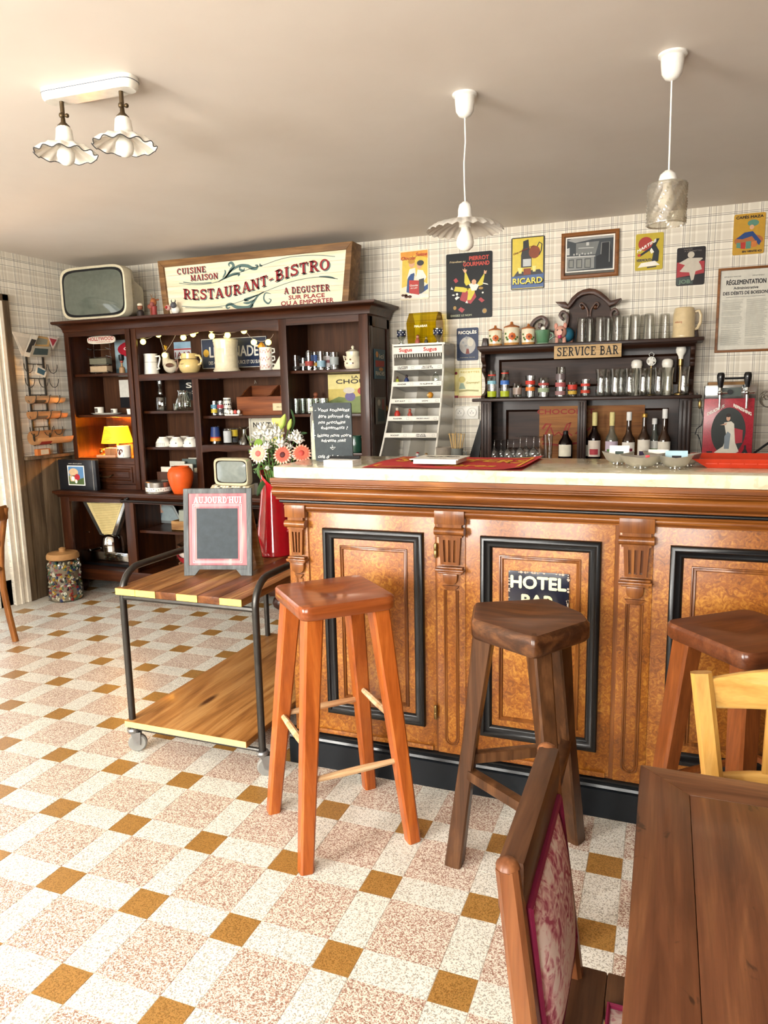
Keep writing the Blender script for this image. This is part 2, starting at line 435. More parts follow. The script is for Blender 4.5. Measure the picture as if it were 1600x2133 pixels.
def clear_glass(name, tint='ffffff', ior=1.45, body=.0, rough=.03, dens=.0):
    """thin blown glass: see-through with a mirror-like skin that grows towards the rim"""
    m = bpy.data.materials.new(name); m.use_nodes = True; nt = m.node_tree
    out = nt.nodes['Material Output']; nt.nodes.remove(nt.nodes['Principled BSDF'])
    tr = nt.nodes.new('ShaderNodeBsdfTransparent'); tr.inputs[0].default_value = lin(tint)
    gl = nt.nodes.new('ShaderNodeBsdfGlossy'); gl.inputs['Roughness'].default_value = rough
    fr = nt.nodes.new('ShaderNodeLayerWeight'); fr.inputs[0].default_value = .5
    f0 = ((ior - 1) / (ior + 1)) ** 2 + body
    f = math_(nt, 'ADD', math_(nt, 'MULTIPLY', math_(nt, 'POWER', fr.outputs['Facing'], 3.0), .85), f0, clamp=True)
    mx = nt.nodes.new('ShaderNodeMixShader'); nt.links.new(f, mx.inputs[0]); nt.links.new(tr.outputs[0], mx.inputs[1]); nt.links.new(gl.outputs[0], mx.inputs[2])
    last = mx.outputs[0]
    if dens:
        df = nt.nodes.new('ShaderNodeBsdfDiffuse'); df.inputs[0].default_value = lin(tint)
        m2 = nt.nodes.new('ShaderNodeMixShader'); m2.inputs[0].default_value = dens
        nt.links.new(last, m2.inputs[1]); nt.links.new(df.outputs[0], m2.inputs[2]); last = m2.outputs[0]
    nt.links.new(last, out.inputs[0]); return m
def marble():
    m, nt, b = newmat('cream_marble')
    v = coords(nt); n = noise_(nt, v, 3, 6, 1.5); n2 = noise_(nt, v, 26, 5, 1.2)
    col = ramp_(nt, n, [(.3, lin('c8bc9c')), (.55, lin('dfd5b9')), (.75, lin('e6decb'))])
    vein = ramp_(nt, n2, [(.40, (.72, .66, .54, 1)), (.46, (1, 1, 1, 1))])
    nt.links.new(mix_(nt, .5, col, vein, 'MULTIPLY'), b.inputs['Base Color'])
    b.inputs['Roughness'].default_value = .12
    return m
def ceilingmat():
    m, nt, b = newmat('ceiling_paint')
    n = noise_(nt, position(nt), 2.2, 4); f = noise_(nt, position(nt), 160, 2)
    nt.links.new(ramp_(nt, n, [(.3, lin('d8cec2')), (.7, lin('dfd6cb'))]), b.inputs['Base Color'])
    b.inputs['Roughness'].default_value = .62; bump_(nt, b, f, .08, .001)
    return m
def lampshade(name, hexc, strength):
    m, nt, b = newmat(name)
    b.inputs['Base Color'].default_value = lin(hexc); b.inputs['Roughness'].default_value = .7
    b.inputs['Emission Color'].default_value = lin(hexc); b.inputs['Emission Strength'].default_value = strength
    return m
def toile():
    m, nt, b = newmat('toile_fabric')
    v = coords(nt); n = noise_(nt, v, 38, 5, 2.5); n0 = noise_(nt, v, 9, 3, 1.0)
    f = math_(nt, 'ADD', math_(nt, 'MULTIPLY', n, .55), math_(nt, 'MULTIPLY', n0, .45))
    nt.links.new(ramp_(nt, f, [(.46, lin('e9d3c6')), (.52, lin('d9a5a0')), (.6, lin('a8485c'))]), b.inputs['Base Color'])
    b.inputs['Roughness'].default_value = .85
    return m

WALLPAPER = wallpaper(); CEIL = ceilingmat(); MARBLE = marble(); BURL = burl('burr_veneer', '5c2d0a', '955615', 'c28633')
BARWOOD = wood('bar_moulding_wood', '5e3212', '7e4719', 'a0642a', 'x', .34, .3)
BARWOODZ = wood('bar_pilaster_wood', '5c3112', '7c471b', '9a612a', 'z', .36, .3)
BLACK = C('0d0f11', .32, coat=.08, name='black_lacquer')
PLINTH = C('12171c', .5, name='scuffed_black_paint')
T_WHITE = terrazzo('terrazzo_white', 'e6e4da', 'a19d92', 'c4beaf', .34)
T_PINK = terrazzo('terrazzo_pink', 'e4dccd', '94705f', 'bda393', .54)
T_BROWN = terrazzo('terrazzo_ochre', 'a87c40', '87602c', '967038', .5)
GROUT = C('d9d2c4', .8, name='grout')
PINE = wood('orange_pine', '8e4314', 'a9561f', 'bd6a2c', 'z', .35, .35, .6)
PINESEAT = wood('orange_pine_seat', '723615', '87431c', '9c5326', 'x', .28, .45, .6)
WORN = wood('worn_dowel', 'a86a3c', 'd8b184', 'ecd6b4', 'x', .5)
OAK = wood('dark_oak', '382314', '4f311b', '6a472b', 'z', .38, .2)
OAKSEAT = wood('dark_oak_seat', '2a170b', '482a17', '744a2a', 'x', .33, .3)
TEAK = wood('brown_stool_wood', '6a3613', '80451e', '955628', 'z', .38, .25)
TEAKSEAT = wood('brown_stool_seat', '4f2812', '64361e', '774528', 'x', .3, .35)
BEECH = wood('light_beech', 'a87632', 'c08f45', 'd0a560', 'z', .42, .15, .5)
CHESTNUT = wood('chestnut_chair', '5a3219', '744426', '8a5834', 'z', .42, .15)
DARKARM = wood('worn_brown_wood', '3a2315', '50321f', '66442b', 'y', .45, .1)
TABLE = wood('walnut_table', '522d18', '6a3f26', '825433', 'y', .38, .2, stains=True)
TABLEX = wood('walnut_table_end', '53301b', '6c452a', '885c3a', 'x', .38, .2)
WALNUT = wood('dresser_wood', '2a1105', '3b1b09', '4e2810', 'z', .42, .1)
WALNUTX = wood('dresser_rail', '2a1105', '3b1b09', '4e2810', 'x', .42, .1)
INNER = wood('dresser_inside', '3a2010', '4a2b15', '57361d', 'z', .6, 0)
EBONY = wood('backbar_wood', '1a0d07', '2b170d', '3c2214', 'z', .42, .08)
EBONYX = wood('backbar_rail', '1a0d07', '2a160c', '392013', 'x', .42, .08)
EBONYP = wood('backbar_panel', '24130b', '352014', '452c1d', 'x', .5, 0)
CARVED = wood('carved_walnut', '2c160b', '482814', '643b1e', 'x', .42, .1)
OLDWOOD = wood('grey_barn_board', '4a3b2c', '65533e', '7b6850', 'z', .7)
SIGNFRAME = wood('sign_frame_oak', '5c4025', '7d5a36', '9a7448', 'x', .55)
TROLLEYTOP = wood('trolley_plank', '5f381c', '84562f', 'b08350', 'y', .38, .15)
TROLLEYDARK = wood('trolley_plank_dark', '502a14', '6c3f1f', '8a5830', 'y', .38, .15)
TROLLEYSHELF = wood('knotty_pine', '7a4a20', 'a8733c', 'c29258', 'y', .4, .15, .7, .9, knots=True)
FRAMEOAK = wood('picture_frame_oak', '6a3f1c', '875428', '9c6635', 'x', .45)
CRATE = wood('crate_wood', '7a5530', 'a07848', 'b98f5c', 'x', .6)
BOXWOOD = wood('box_wood', '5b2d15', '77401f', '8f5229', 'x', .5)
STEEL = C('4a4845', .35, .85, name='raw_steel'); CHROME = C('d8d8d6', .1, 1.0, name='chrome'); ALU = C('cfcfcb', .28, .9, name='brushed_aluminium')
BRASS = C('9a8050', .35, .9, name='old_brass'); BRONZE = C('5a4a34', .4, .8, name='bronze')
WHITE = C('f2efe6', .35, coat=.3, name='white_enamel'); PORC = C('f4efe2', .18, coat=.5, name='porcelain'); CREAMC = C('e3d9bd', .25, coat=.4, name='cream_ceramic')
PLAST = C('efece2', .4, name='white_plastic'); DARK = C('17181a', .4, name='black_plastic'); OFFW = C('f3eee2', .6, name='off_white_paint')
PAPER = C('f3efe4', .8, name='paper'); REDP = C('b3202c', .6); BLUEP = C('24407c', .6); YELP = C('e3c53a', .6); BLACKP = C('1c1b1d', .6); GREENP = C('4f7048', .6)
GLASS = clear_glass('drinking_glass', 'f1f1ef', 1.5, .035, .02)
GLASSD = clear_glass('dark_glass', '23160d', 1.5, .05, .03, .35)
PANE = clear_glass('window_pane', 'fdfdfd', 1.3, .0, .02)
TOILE = toile(); SLATE = C('333a3d', .65, var=.12, name='slate'); CHALK = C('dcdcd4', .9, name='chalk')
BULB = C('f6f1e4', .35, coat=.3, name='opal_bulb')
# ---------------------------------------------------------------- the room
XL, XR, YB, YF, HC = -2.57, 3.1, 3.19, -2.5, 2.4
UNSEENWALL = wood('dark_unseen_wall', '5a4330', '70543c', '846748', 'z', .6)  # unseen right and front walls, made dark brown to cut the bounced light
def struct(name, mb, m, **k): return tag(mb.obj(name, m, smooth=0, **k), kind='structure')
fl = struct('floor', MB().box(XL - .1, XR, YF, YB, -.08, -.0016), GROUT)
tag(fl, 'terrazzo tiled floor with pink, white and ochre squares')
_tm = {}
def tile_mesh(w, m):
    if (w, m.name) not in _tm:
        g = .0009; b = MB().box(-w / 2 + g, w / 2 - g, -.05 + g, .05 - g, -.008, 0)
        me = bpy.data.meshes.new('tile'); me.from_pydata(b.v, [], b.f); me.materials.append(m); _tm[(w, m.name)] = me
    return _tm[(w, m.name)]
tiles = []
for i in range(-10, 12):
    for j in range(-10, 11):
        for cx, cy, w, m in ((0, 0, .1, 2), (.15, 0, .2, 0), (0, .1, .1, 0), (.15, .1, .2, 1), (0, .2, .1, 0), (.15, .2, .2, 1)):
            x, y = .3 * i + cx, .3 * j + cy
            if x - w / 2 < XL - .04 or x + w / 2 > XR or y - .05 < YF or y + .05 > YB: continue
            tiles.append((x, y, w, m))
TM = (T_WHITE, T_PINK, T_BROWN)
def seen(t):
    x, y = t[0], t[1]; d = Vector((x, y, 0)) - CAM; z = d.dot(FWD)
    if z < .3: return None
    px, py = 800 + FPX * d.dot(RGT) / z, 1066.5 - FPX * d.dot(UPV) / z
    if not (-30 < px < 1630 and py < 2170): return None
    if (x > .33 and y > .88) or (x > 1.5 and y < -.15): return None     # under the bar, under the table
    return z
order = sorted((z, k) for k, t in enumerate(tiles) for z in [seen(t)] if z is not None)
near = {k for z, k in order[:296]}
for k in sorted(near):
    x, y, w, m = tiles[k]
    o = bpy.data.objects.new('tile', tile_mesh(w, TM[m])); COL.objects.link(o); o.parent = fl; o.location = (x, y, 0)
rest = MB(); g = .0009
for k, (x, y, w, m) in enumerate(tiles):
    if k in near: continue
    rest.mat(m).box(x - w / 2 + g, x + w / 2 - g, y - .05 + g, y + .05 - g, -.008, 0)
tag(rest.obj('far_tiles', list(TM), fl, smooth=0, fix=False), kind='stuff')

struct('ceiling', MB().box(XL - .1, XR + .1, YF - .1, YB + .1, HC, HC + .1), CEIL)
struct('wall_back', MB().box(XL - .1, XR + .1, YB, YB + .1, 0, HC), WALLPAPER)
D0, D1, DH = 1.28, 2.2, 1.985
struct('wall_left', MB().box(XL - .1, XL, YF, D0, 0, HC).box(XL - .1, XL, D1, YB, 0, HC).box(XL - .1, XL, D0, D1, DH, HC), WALLPAPER)
struct('wall_right', MB().box(XR, XR + .1, YF, YB, 0, HC), UNSEENWALL)
W1, W2, WZ0, WZ1 = (-1.9, -.4), (.25, 1.75), .87, 2.17
struct('wall_front', MB().box(XL - .1, XR + .1, YF - .1, YF, 0, WZ0).box(XL - .1, XR + .1, YF - .1, YF, WZ1, HC)
       .box(XL - .1, W1[0], YF - .1, YF, WZ0, WZ1).box(W1[1], W2[0], YF - .1, YF, WZ0, WZ1).box(W2[1], XR + .1, YF - .1, YF, WZ0, WZ1), UNSEENWALL)
for n_, (a, b) in (('window_1', W1), ('window_2', W2)):
    mb = MB(); t = .05
    mb.box(a, a + t, YF - .07, YF - .02, WZ0, WZ1).box(b - t, b, YF - .07, YF - .02, WZ0, WZ1).box(a, b, YF - .07, YF - .02, WZ0, WZ0 + t).box(a, b, YF - .07, YF - .02, WZ1 - t, WZ1)
    c = (a + b) / 2
    mb.box(c - .05, c + .05, YF - .07, YF - .02, WZ0, WZ1)
    for q in (1, 2): zz = WZ0 + (WZ1 - WZ0) * q / 3; mb.box(a, b, YF - .06, YF - .03, zz - .012, zz + .012)
    wo = struct(n_, mb, OFFW)
    MB().box(a + t, c - .05, YF - .047, YF - .043, WZ0 + t, WZ1 - t).obj('pane', PANE, wo, smooth=0)
    MB().box(c + .05, b - t, YF - .047, YF - .043, WZ0 + t, WZ1 - t).obj('pane', PANE, wo, smooth=0)
# glazed door on the left, white casing and old wooden architrave
dr = MB().box(XL - .075, XL - .035, D0, D0 + .1, 0, DH).box(XL - .075, XL - .035, D1 - .1, D1, 0, DH).box(XL - .075, XL - .035, D0, D1, DH - .1, DH).box(XL - .075, XL - .035, D0, D1, 0, .18)
do = struct('door_1', dr, OFFW)
MB().box(XL - .058, XL - .052, D0 + .1, D1 - .1, .18, DH - .1).obj('pane', PANE, do, smooth=0)
cas = MB()
for a, b, d in ((2.185, 2.225, .012), (2.225, 2.245, .022), (2.245, 2.275, .015), (2.275, 2.30, .026)):
    cas.box(XL, XL + d, a, b, 0, DH + (b - 2.2))
cas.box(XL, XL + .02, D0 - .09, D0, 0, DH + .1).box(XL, XL + .02, D0 - .09, 2.30, DH, DH + .1)
struct('trim_1', cas, C('efe6d4', .5))
struct('trim_2', MB().box(XL, XL + .03, 2.30, 2.352, 0, 2.115).box(XL, XL + .03, D0 - .14, 2.352, 2.07, 2.115).box(XL, XL + .03, D0 - .14, D0 - .09, 0, 2.115), OLDWOOD, bevel=.004)
wn = struct('trim_3', MB().box(XL, XL + .006, 2.355, 3.19, 0, 1.0), OLDWOOD)
for a, b in ((2.357, 2.50), (2.503, 2.64), (2.643, 2.80), (2.803, 2.99), (2.993, 3.188)):
    MB().box(XL + .006, XL + .022, a, b, 0, 1.0).obj('plank', OLDWOOD, wn, bevel=.002)
MB().box(XL, XL + .06, 2.352, 3.188, 1.0, 1.022).obj('ledge', OLDWOOD, wn, bevel=.003)
struct('baseboard_back', MB().box(XL, XR, YB - .015, YB, 0, .1), OFFW)
# ---------------------------------------------------------------- the bar
BX0, BX1, BYF = .335, 2.9, .87
bar = thing('bar_counter', 'burr veneered bar counter with black framed panels and carved pilasters', 'bar counter', (1.6, 1.05, 0))
MB().box(BX0 - .004, BX1, BYF - .0005, 1.2, .02, 1.1).obj('carcass', BARWOODZ, bar, w=True)
MB().box(.312, BX0, BYF, 1.22, 1.03, 1.116).box(.31, BX0, BYF, 1.22, 0, .13).obj('end_moulding', BARWOODZ, bar, w=True, bevel=.006)
MB().sweep([(-.02, .0), (.02, .0), (.02, .096), (.014, .1), (-.02, .1)], [(.308, BYF), (BX1, BYF)]).obj('plinth', PLINTH, bar, w=True)
MB().sweep([(-.02, .1), (.016, .1), (.022, .107), (.018, .115), (.01, .118), (.014, .126), (.004, .134), (-.02, .134)], [(.312, BYF), (BX1, BYF)]).obj('plinth_moulding', BLACK, bar, w=True)
# cornice under the slab: fascia, beads, big torus, cove, black bead, small frieze moulding
def arc(cx, cz, r, a0, a1, n=7, k=1.0): return [(cx + r * math.cos(math.radians(a0 + (a1 - a0) * i / n)) * k, cz + r * math.sin(math.radians(a0 + (a1 - a0) * i / n))) for i in range(n + 1)]
prof = [(-.02, 1.116), (.088, 1.116), (.088, 1.1)] + [(.082, 1.099)] + arc(.079, 1.0945, .0042, 70, -70, 4) + arc(.077, 1.0875, .0038, 70, -70, 4)
prof += arc(.052, 1.066, .0185, 75, -60, 9, 1.5) + [(.055, 1.046), (.05, 1.043)] + arc(.047, 1.038, .004, 80, -80, 4) + [(.04, 1.033), (-.02, 1.033)]
MB().sweep(prof, [(.312, BYF), (BX1, BYF)]).obj('cornice', BARWOOD, bar, w=True, smooth=50)
MB().sweep([(-.02, 1.033), (.03, 1.033)] + arc(.034, 1.0265, .0062, 80, -80, 5) + [(.03, 1.02), (-.02, 1.02)], [(.32, BYF), (BX1, BYF)]).obj('black_bead', BLACK, bar, w=True, smooth=60)
MB().sweep([(-.02, 1.02), (.028, 1.02), (.026, 1.012)] + arc(.014, 1.002, .009, 70, -50, 5) + [(.012, .989), (.014, .986), (-.02, .984)], [(.328, BYF), (BX1, BYF)]).obj('frieze_moulding', BARWOOD, bar, w=True, smooth=50)
PIL = [.335, .905, 1.5, 2.095]
def frame_ring(mb, x0, x1, z0, z1, prof):
    """picture-frame moulding: prof = (inset from the outer edge, y)"""
    rings = []
    for d, y in prof: rings.append([(x0 + d, y, z0 + d), (x1 - d, y, z0 + d), (x1 - d, y, z1 - d), (x0 + d, y, z1 - d)])
    vs_ = [p for r in rings for p in r]; fs = []
    for i in range(len(rings) - 1):
        for k in range(4): fs.append((i * 4 + k, i * 4 + (k + 1) % 4, (i + 1) * 4 + (k + 1) % 4, (i + 1) * 4 + k))
    return mb.add(vs_, fs)
for x0, x1 in ((.476, .858), (1.058, 1.447), (1.648, 2.04), (2.24, 2.63)):
    z0, z1 = .225, .93
    pn = MB().box(x0 - .058, x1 + .04, BYF - .002, BYF + .02, .14, .985).obj('door', BURL, bar, w=True, bevel=.002)
    frame_ring(MB(), x0, x1, z0, z1, [(0, BYF), (0, BYF - .016), (.004, BYF - .021), (.014, BYF - .022), (.019, BYF - .016), (.024, BYF - .013), (.03, BYF - .014), (.036, BYF - .009), (.04, BYF - .001)]).obj('black_frame', BLACK, pn, w=False, smooth=50).location = -bar.location
    a = frame_ring(MB(), x0 + .062, x1 - .062, z0 + .062, z1 - .062, [(0, BYF - .002), (.001, BYF - .007), (.004, BYF - .008), (.007, BYF - .004), (.009, BYF - .005), (.012, BYF - .007), (.015, BYF - .002)]).obj('inner_bead', BARWOODZ, pn, smooth=50); a.location = -bar.location
    MB().box(x0 - .05, x1 + .03, BYF - .012, BYF, .137, .155).obj('bottom_bead', BURL, pn, bevel=.005).location = -bar.location
for k, x in enumerate(PIL):
    w = .1 if k else .078
    c = x + w / 2; yf = BYF
    p = MB().box(x, x + w, yf - .006, yf + .015, .134, 1.0).obj('pilaster', BURL, bar, w=True, bevel=.002)
    def part(nm, mb, m=BARWOODZ, **kk):
        o = mb.obj(nm, m, p, **kk); o.location = -bar.location; return o
    part('block', MB().box(x - .002, x + w + .002, yf - .03, yf, .966, 1.012), bevel=.002)
    part('capital', MB().box(x + .008, x + w - .008, yf - .026, yf, .955, .966).lathe([(0, -.5), (.014, -.5), (.014, .5), (0, .5)], n=12).xf(Matrix.Translation((c, yf - .022, .942)) @ Matrix.Rotation(PI / 2, 4, 'Y') @ Matrix.Diagonal((1, 1.2, w + .004, 1)), 8).box(x + .006, x + w - .006, yf - .028, yf, .922, .93))
    sh = MB(); n = 3; hw = w / 2 - .016
    sh.add([(c - hw - .004, yf - .012, .922), (c + hw + .004, yf - .012, .922), (c + hw - .002, yf - .012, .826), (c - hw + .002, yf - .012, .826)], [(0, 1, 2, 3)])
    ed = [-1, -.62, -.38, -.13, .13, .38, .62, 1]
    for q in range(0, 8, 2):
        a, b = ed[q], ed[q + 1]
        sh.prism([(c + a * (hw + .004), .922), (c + b * (hw + .004), .922), (c + b * (hw - .002), .826), (c + a * (hw - .002), .826)], yf - .024, yf - .01)
    sh.box(c - hw, c + hw, yf - .0238, yf - .01, .912, .922).box(c - hw + .002, c + hw - .002, yf - .0238, yf - .01, .826, .836)
    part('fluting', sh)
    part('necking', MB().box(x + .004, x + w - .004, yf - .03, yf, .812, .82).box(x + .0, x + w, yf - .036, yf, .802, .812).box(x + .008, x + w - .008, yf - .028, yf, .795, .802), bevel=.003)
    tg = [(c - .026, .795), (c + .026, .795), (c + .026, .78)] + [(c + .026 * math.cos(t), .776 - .02 * math.sin(t)) for t in [PI * q / 8 for q in range(1, 8)]] + [(c - .026, .78)]
    part('pendant', MB().prism(tg, yf - .024, yf), bevel=.004)
    st = MB(); rz0, rz1, rw = .168, .735, w / 2 - .026
    loop = [(c - rw, yf - .006, rz1), (c - rw, yf - .006, rz0 + rw)] + [(c - rw * math.cos(t), yf - .006, rz0 + rw - rw * math.sin(t)) for t in [PI * q / 8 for q in range(1, 8)]] + [(c + rw, yf - .006, rz0 + rw), (c + rw, yf - .006, rz1)]
    st.tube(loop, .0035, 6); loop2 = [(c + (a - c) * .72, b, z if z > .3 else z + .006) for a, b, z in loop]; st.tube(loop2, .0028, 6)
    part('rib', st); part('rib_cap', MB().prism([(c - rw - .006, .752), (c + rw + .006, .752), (c + rw - .002, .742), (c + rw * .5, .735), (c - rw * .5, .735), (c - rw + .002, .742)], yf - .016, yf), bevel=.002)
for x, z in ((.903, .872), (.898, .286)):
    MB().lathe([(0, -.026), (.004, -.026), (.0065, -.022), (.0065, -.001), (.0058, 0), (.0065, .001), (.0065, .022), (.004, .026), (0, .026)], (x, BYF - .014, z), 10).obj('hinge', BRASS, bar, w=True)
# marble worktop
top = MB(); r = .035; path = [(2.9, .78), (.315 + r, .78)] + [(.315 + r - r * math.sin(t), .78 + r - r * math.cos(t)) for t in (PI / 8, PI / 4, 3 * PI / 8)] + [(.315, .78 + r), (.315, 1.25), (2.9, 1.25)]
top.prism(path, 1.1165, 1.157, 'xy')
wt = top.obj('marble_worktop', MARBLE, bevel=.005, loc=(1.6, 1.0, 1.1165)); tag(wt, 'cream marble slab on top of the bar counter', 'worktop')
# enamel plate on the middle panel
hp = thing('enamel_plate', 'chipped dark blue HOTEL BAR enamel plate on the bar panel', 'sign', (1.25, BYF - .006, .76))
MB().box(1.152, 1.349, BYF - .008, BYF - .002, .68, .818).obj('plate', C('15182a', .25, coat=.4), hp, w=True, bevel=.002)
mb = MB(); put_text(mb, 'HOTEL', (1.25, BYF - .0085, .762), (1, 0, 0), (0, 0, 1), .042, .178, bold=.0022); put_text(mb, 'BAR', (1.25, BYF - .0085, .70), (1, 0, 0), (0, 0, 1), .042, .105, bold=.0022)
mb.obj('lettering', C('efe9b8', .4), hp, w=True, smooth=0, fix=False)
ch = MB()
for k in range(46):
    sd = RND.choice('tblr'); a = RND.random()
    x, z = (1.152 + .197 * a, .818 if sd == 't' else .68) if sd in 'tb' else ((1.152 if sd == 'l' else 1.349), .68 + .138 * a)
    q = RND.uniform(.002, .006); poly(ch, [(q * RND.uniform(.5, 1.2) * math.cos(t), q * RND.uniform(.5, 1) * math.sin(t)) for t in [PI * 2 * i / 6 for i in range(6)]], (min(max(x, 1.155), 1.346), BYF - .0084, min(max(z, .683), .815)), (1, 0, 0), (0, 0, 1))
tag(ch.obj('chips', C('b9a996', .7), hp, w=True, smooth=0, fix=False), kind='stuff')
# ---------------------------------------------------------------- stools
def rounded(pts, r, n=4):
    out = []; k = len(pts)
    for i in range(k):
        p, a, b = Vector(pts[i]), Vector(pts[i - 1]), Vector(pts[(i + 1) % k])
        d1, d2 = (a - p).normalized(), (b - p).normalized()
        q0, q1 = p + d1 * r, p + d2 * r
        for j in range(n + 1):
            t = j / n; out.append(tuple((1 - t) ** 2 * q0 + 2 * t * (1 - t) * p + t * t * q1))
    return out
def seat_mesh(outline, z0, z1, dish=.014, cen=None, rad=.14, rings=7, edge=.006, rx=1.0, ry=1.0):
    """solid seat: outline polygon, hollowed top"""
    mb = MB(); n = len(outline); cen = cen or (sum(p[0] for p in outline) / n, sum(p[1] for p in outline) / n)
    vs_ = []; fs = []
    def top(x, y):
        d = math.hypot((x - cen[0]) / rx, (y - cen[1]) / ry) / rad
        return z1 - dish * math.exp(-d * d * 1.6)
    scl = [1 - .0 - (1 - j / rings) for j in range(rings, 0, -1)]
    rl = [('b', 1 - edge * 5, z0), ('b', 1, z0 + edge), ('b', 1, z1 - edge), ('t', 1 - edge * 5, None)] + [('t', s_ * (1 - edge * 5), None) for s_ in scl[1:]]
    for kind, s_, z in rl:
        for x, y in outline:
            X, Y = cen[0] + (x - cen[0]) * s_, cen[1] + (y - cen[1]) * s_
            vs_.append((X, Y, z if kind == 'b' else top(X, Y)))
    m = len(rl)
    for i in range(m - 1):
        for k in range(n): fs.append((i * n + k, i * n + (k + 1) % n, (i + 1) * n + (k + 1) % n, (i + 1) * n + k))
    vs_.append((cen[0], cen[1], top(*cen))); c = len(vs_) - 1
    for k in range(n): fs.append(((m - 1) * n + k, (m - 1) * n + (k + 1) % n, c))
    fs.append(tuple(range(n - 1, -1, -1)))
    return mb.add(vs_, fs)
def square_stool(name, label, loc, rz, wood_leg, wood_seat, dowel, ht=.8, half=.152, foot=.178):
    t = thing(name, label, 'bar stool', loc, rz, 'stools along the bar')
    ol = rounded([(-half, -half), (half, -half), (half, half), (-half, half)], .035, 5)
    seat_mesh(ol, ht - .042, ht, .012, (0, .0), .1, rx=1.3).obj('seat', wood_seat, t, smooth=45)
    tops, feet = {}, {}
    for sx in (-1, 1):
        for sy in (-1, 1):
            tp, ft = Vector((sx * (half - .046), sy * (half - .046), ht - .04)), Vector((sx * foot, sy * foot, 0))
            tops[sx, sy], feet[sx, sy] = tp, ft
            mb = MB().beam(ft, tp, .042, .042, .058, .058, (1, 0, 0), .006)
            mb.obj('leg', wood_leg, t)
    def on(k, z): a, b = feet[k], tops[k]; return a + (b - a) * (z / (ht - .04))
    for a, b, z, bow in (((-1, -1), (1, -1), .27, 0), ((-1, 1), (1, 1), .36, 0), ((-1, -1), (-1, 1), .36, 0), ((1, -1), (1, 1), .40, 0)):
        p, q = on(a, z), on(b, z); pts = [p + (q - p) * i / 6 for i in range(7)]
        MB().tube(pts, [.008, .0095, .011, .0115, .011, .0095, .008], 8).obj('stretcher', dowel, t)
    return t
square_stool('bar_stool', 'orange pine bar stool with dished square seat beside the trolley', (.668, .527, 0), math.radians(45), PINE, PINESEAT, WORN)
# three-legged dark stool, slanted pentagon seat
st = thing('bar_stool', 'dark brown three-legged bar stool with thick five-sided seat in front of the HOTEL plate', 'bar stool', (1.28, .46, 0), 0, 'stools along the bar')
def L(x, y, z): return (x - 1.28, y - .46, z)
ol = rounded([(1.118, .53), (1.15, .372), (1.34, .262), (1.455, .45), (1.43, .52), (1.315, .635)], .013, 3)
seat_mesh([(x - 1.28, y - .46) for x, y in ol], .742, .80, .01, (0, .0), .13, edge=.01).obj('seat', OAKSEAT, st, smooth=45)
FT = [((1.075, .463), (1.165, .475)), ((1.40, .70), (1.36, .53)), ((1.43, .235), (1.335, .345))]
feet3 = []
for (fx, fy), (tx, ty) in FT:
    d = Vector((fx - 1.28, fy - .46)).normalized()
    mb = MB(); a, b = Vector(L(fx, fy, 0)), Vector(L(tx, ty, .745)); mid = a + (b - a) * .55
    mb.beam(a, mid, .055, .05, .042, .042, (-d.y, d.x, 0), .005).beam(mid, b, .042, .042, .05, .06, (-d.y, d.x, 0), .005)
    mb.obj('leg', OAK, st); feet3.append((a, b))
for i, j, z in ((0, 1, .345), (0, 2, .30), (2, 1, .37)):
    p = feet3[i][0] + (feet3[i][1] - feet3[i][0]) * (z / .745); q = feet3[j][0] + (feet3[j][1] - feet3[j][0]) * (z / .745)
    MB().beam(p, q, .03, .03, side=(0, 0, 1)).obj('stretcher', OAK, st, bevel=.003)
square_stool('bar_stool', 'reddish brown bar stool with broad square seat behind the light chair', (1.832, .49, 0), math.radians(40), TEAK, TEAKSEAT, TEAK, .8, .142, .158)
# ---------------------------------------------------------------- table with mitred border
tb = thing('dining_table', 'dark walnut table with mitred border boards in the near right corner', 'table', (2.1, -.75, 0))
x0, x1, y0, y1, z0, z1 = 1.602, 2.6, -1.3, -.205, .716, .75; bw = .078
def flat(pts, m, nm): return MB().prism(pts, z0, z1, 'xy').obj(nm, m, tb, w=True, bevel=.0025)
flat([(x0, y0), (x0 + bw, y0 + bw), (x0 + bw, y1 - bw), (x0, y1)], TABLE, 'border_board')
flat([(x0, y1), (x0 + bw, y1 - bw), (x1 - bw, y1 - bw), (x1, y1)], TABLEX, 'border_board')
flat([(x1, y1), (x1 - bw, y1 - bw), (x1 - bw, y0 + bw), (x1, y0)], TABLE, 'border_board')
flat([(x1, y0), (x1 - bw, y0 + bw), (x0 + bw, y0 + bw), (x0, y0)], TABLEX, 'border_board')
xs = [x0 + bw, x0 + .30, x0 + .52, x0 + .73, x1 - bw]
for a, b in zip(xs, xs[1:]): MB().box(a + .0004, b - .0004, y0 + bw, y1 - bw, z0, z1 - .0004).obj('top_board', TABLE, tb, w=True, bevel=.0012)
MB().box(x0 + .06, x1 - .06, y0 + .06, y0 + .08, .62, z0).box(x0 + .06, x1 - .06, y1 - .08, y1 - .06, .62, z0).box(x0 + .06, x0 + .08, y0 + .06, y1 - .06, .62, z0).box(x1 - .08, x1 - .06, y0 + .06, y1 - .06, .62, z0).obj('apron', TABLEX, tb, w=True)
for sx in (x0 + .09, x1 - .09):
    for sy in (y0 + .09, y1 - .09): MB().beam((sx, sy, 0), (sx, sy, z0), .045, .045, .065, .065, ch=.004).obj('leg', TABLE, tb, w=True)
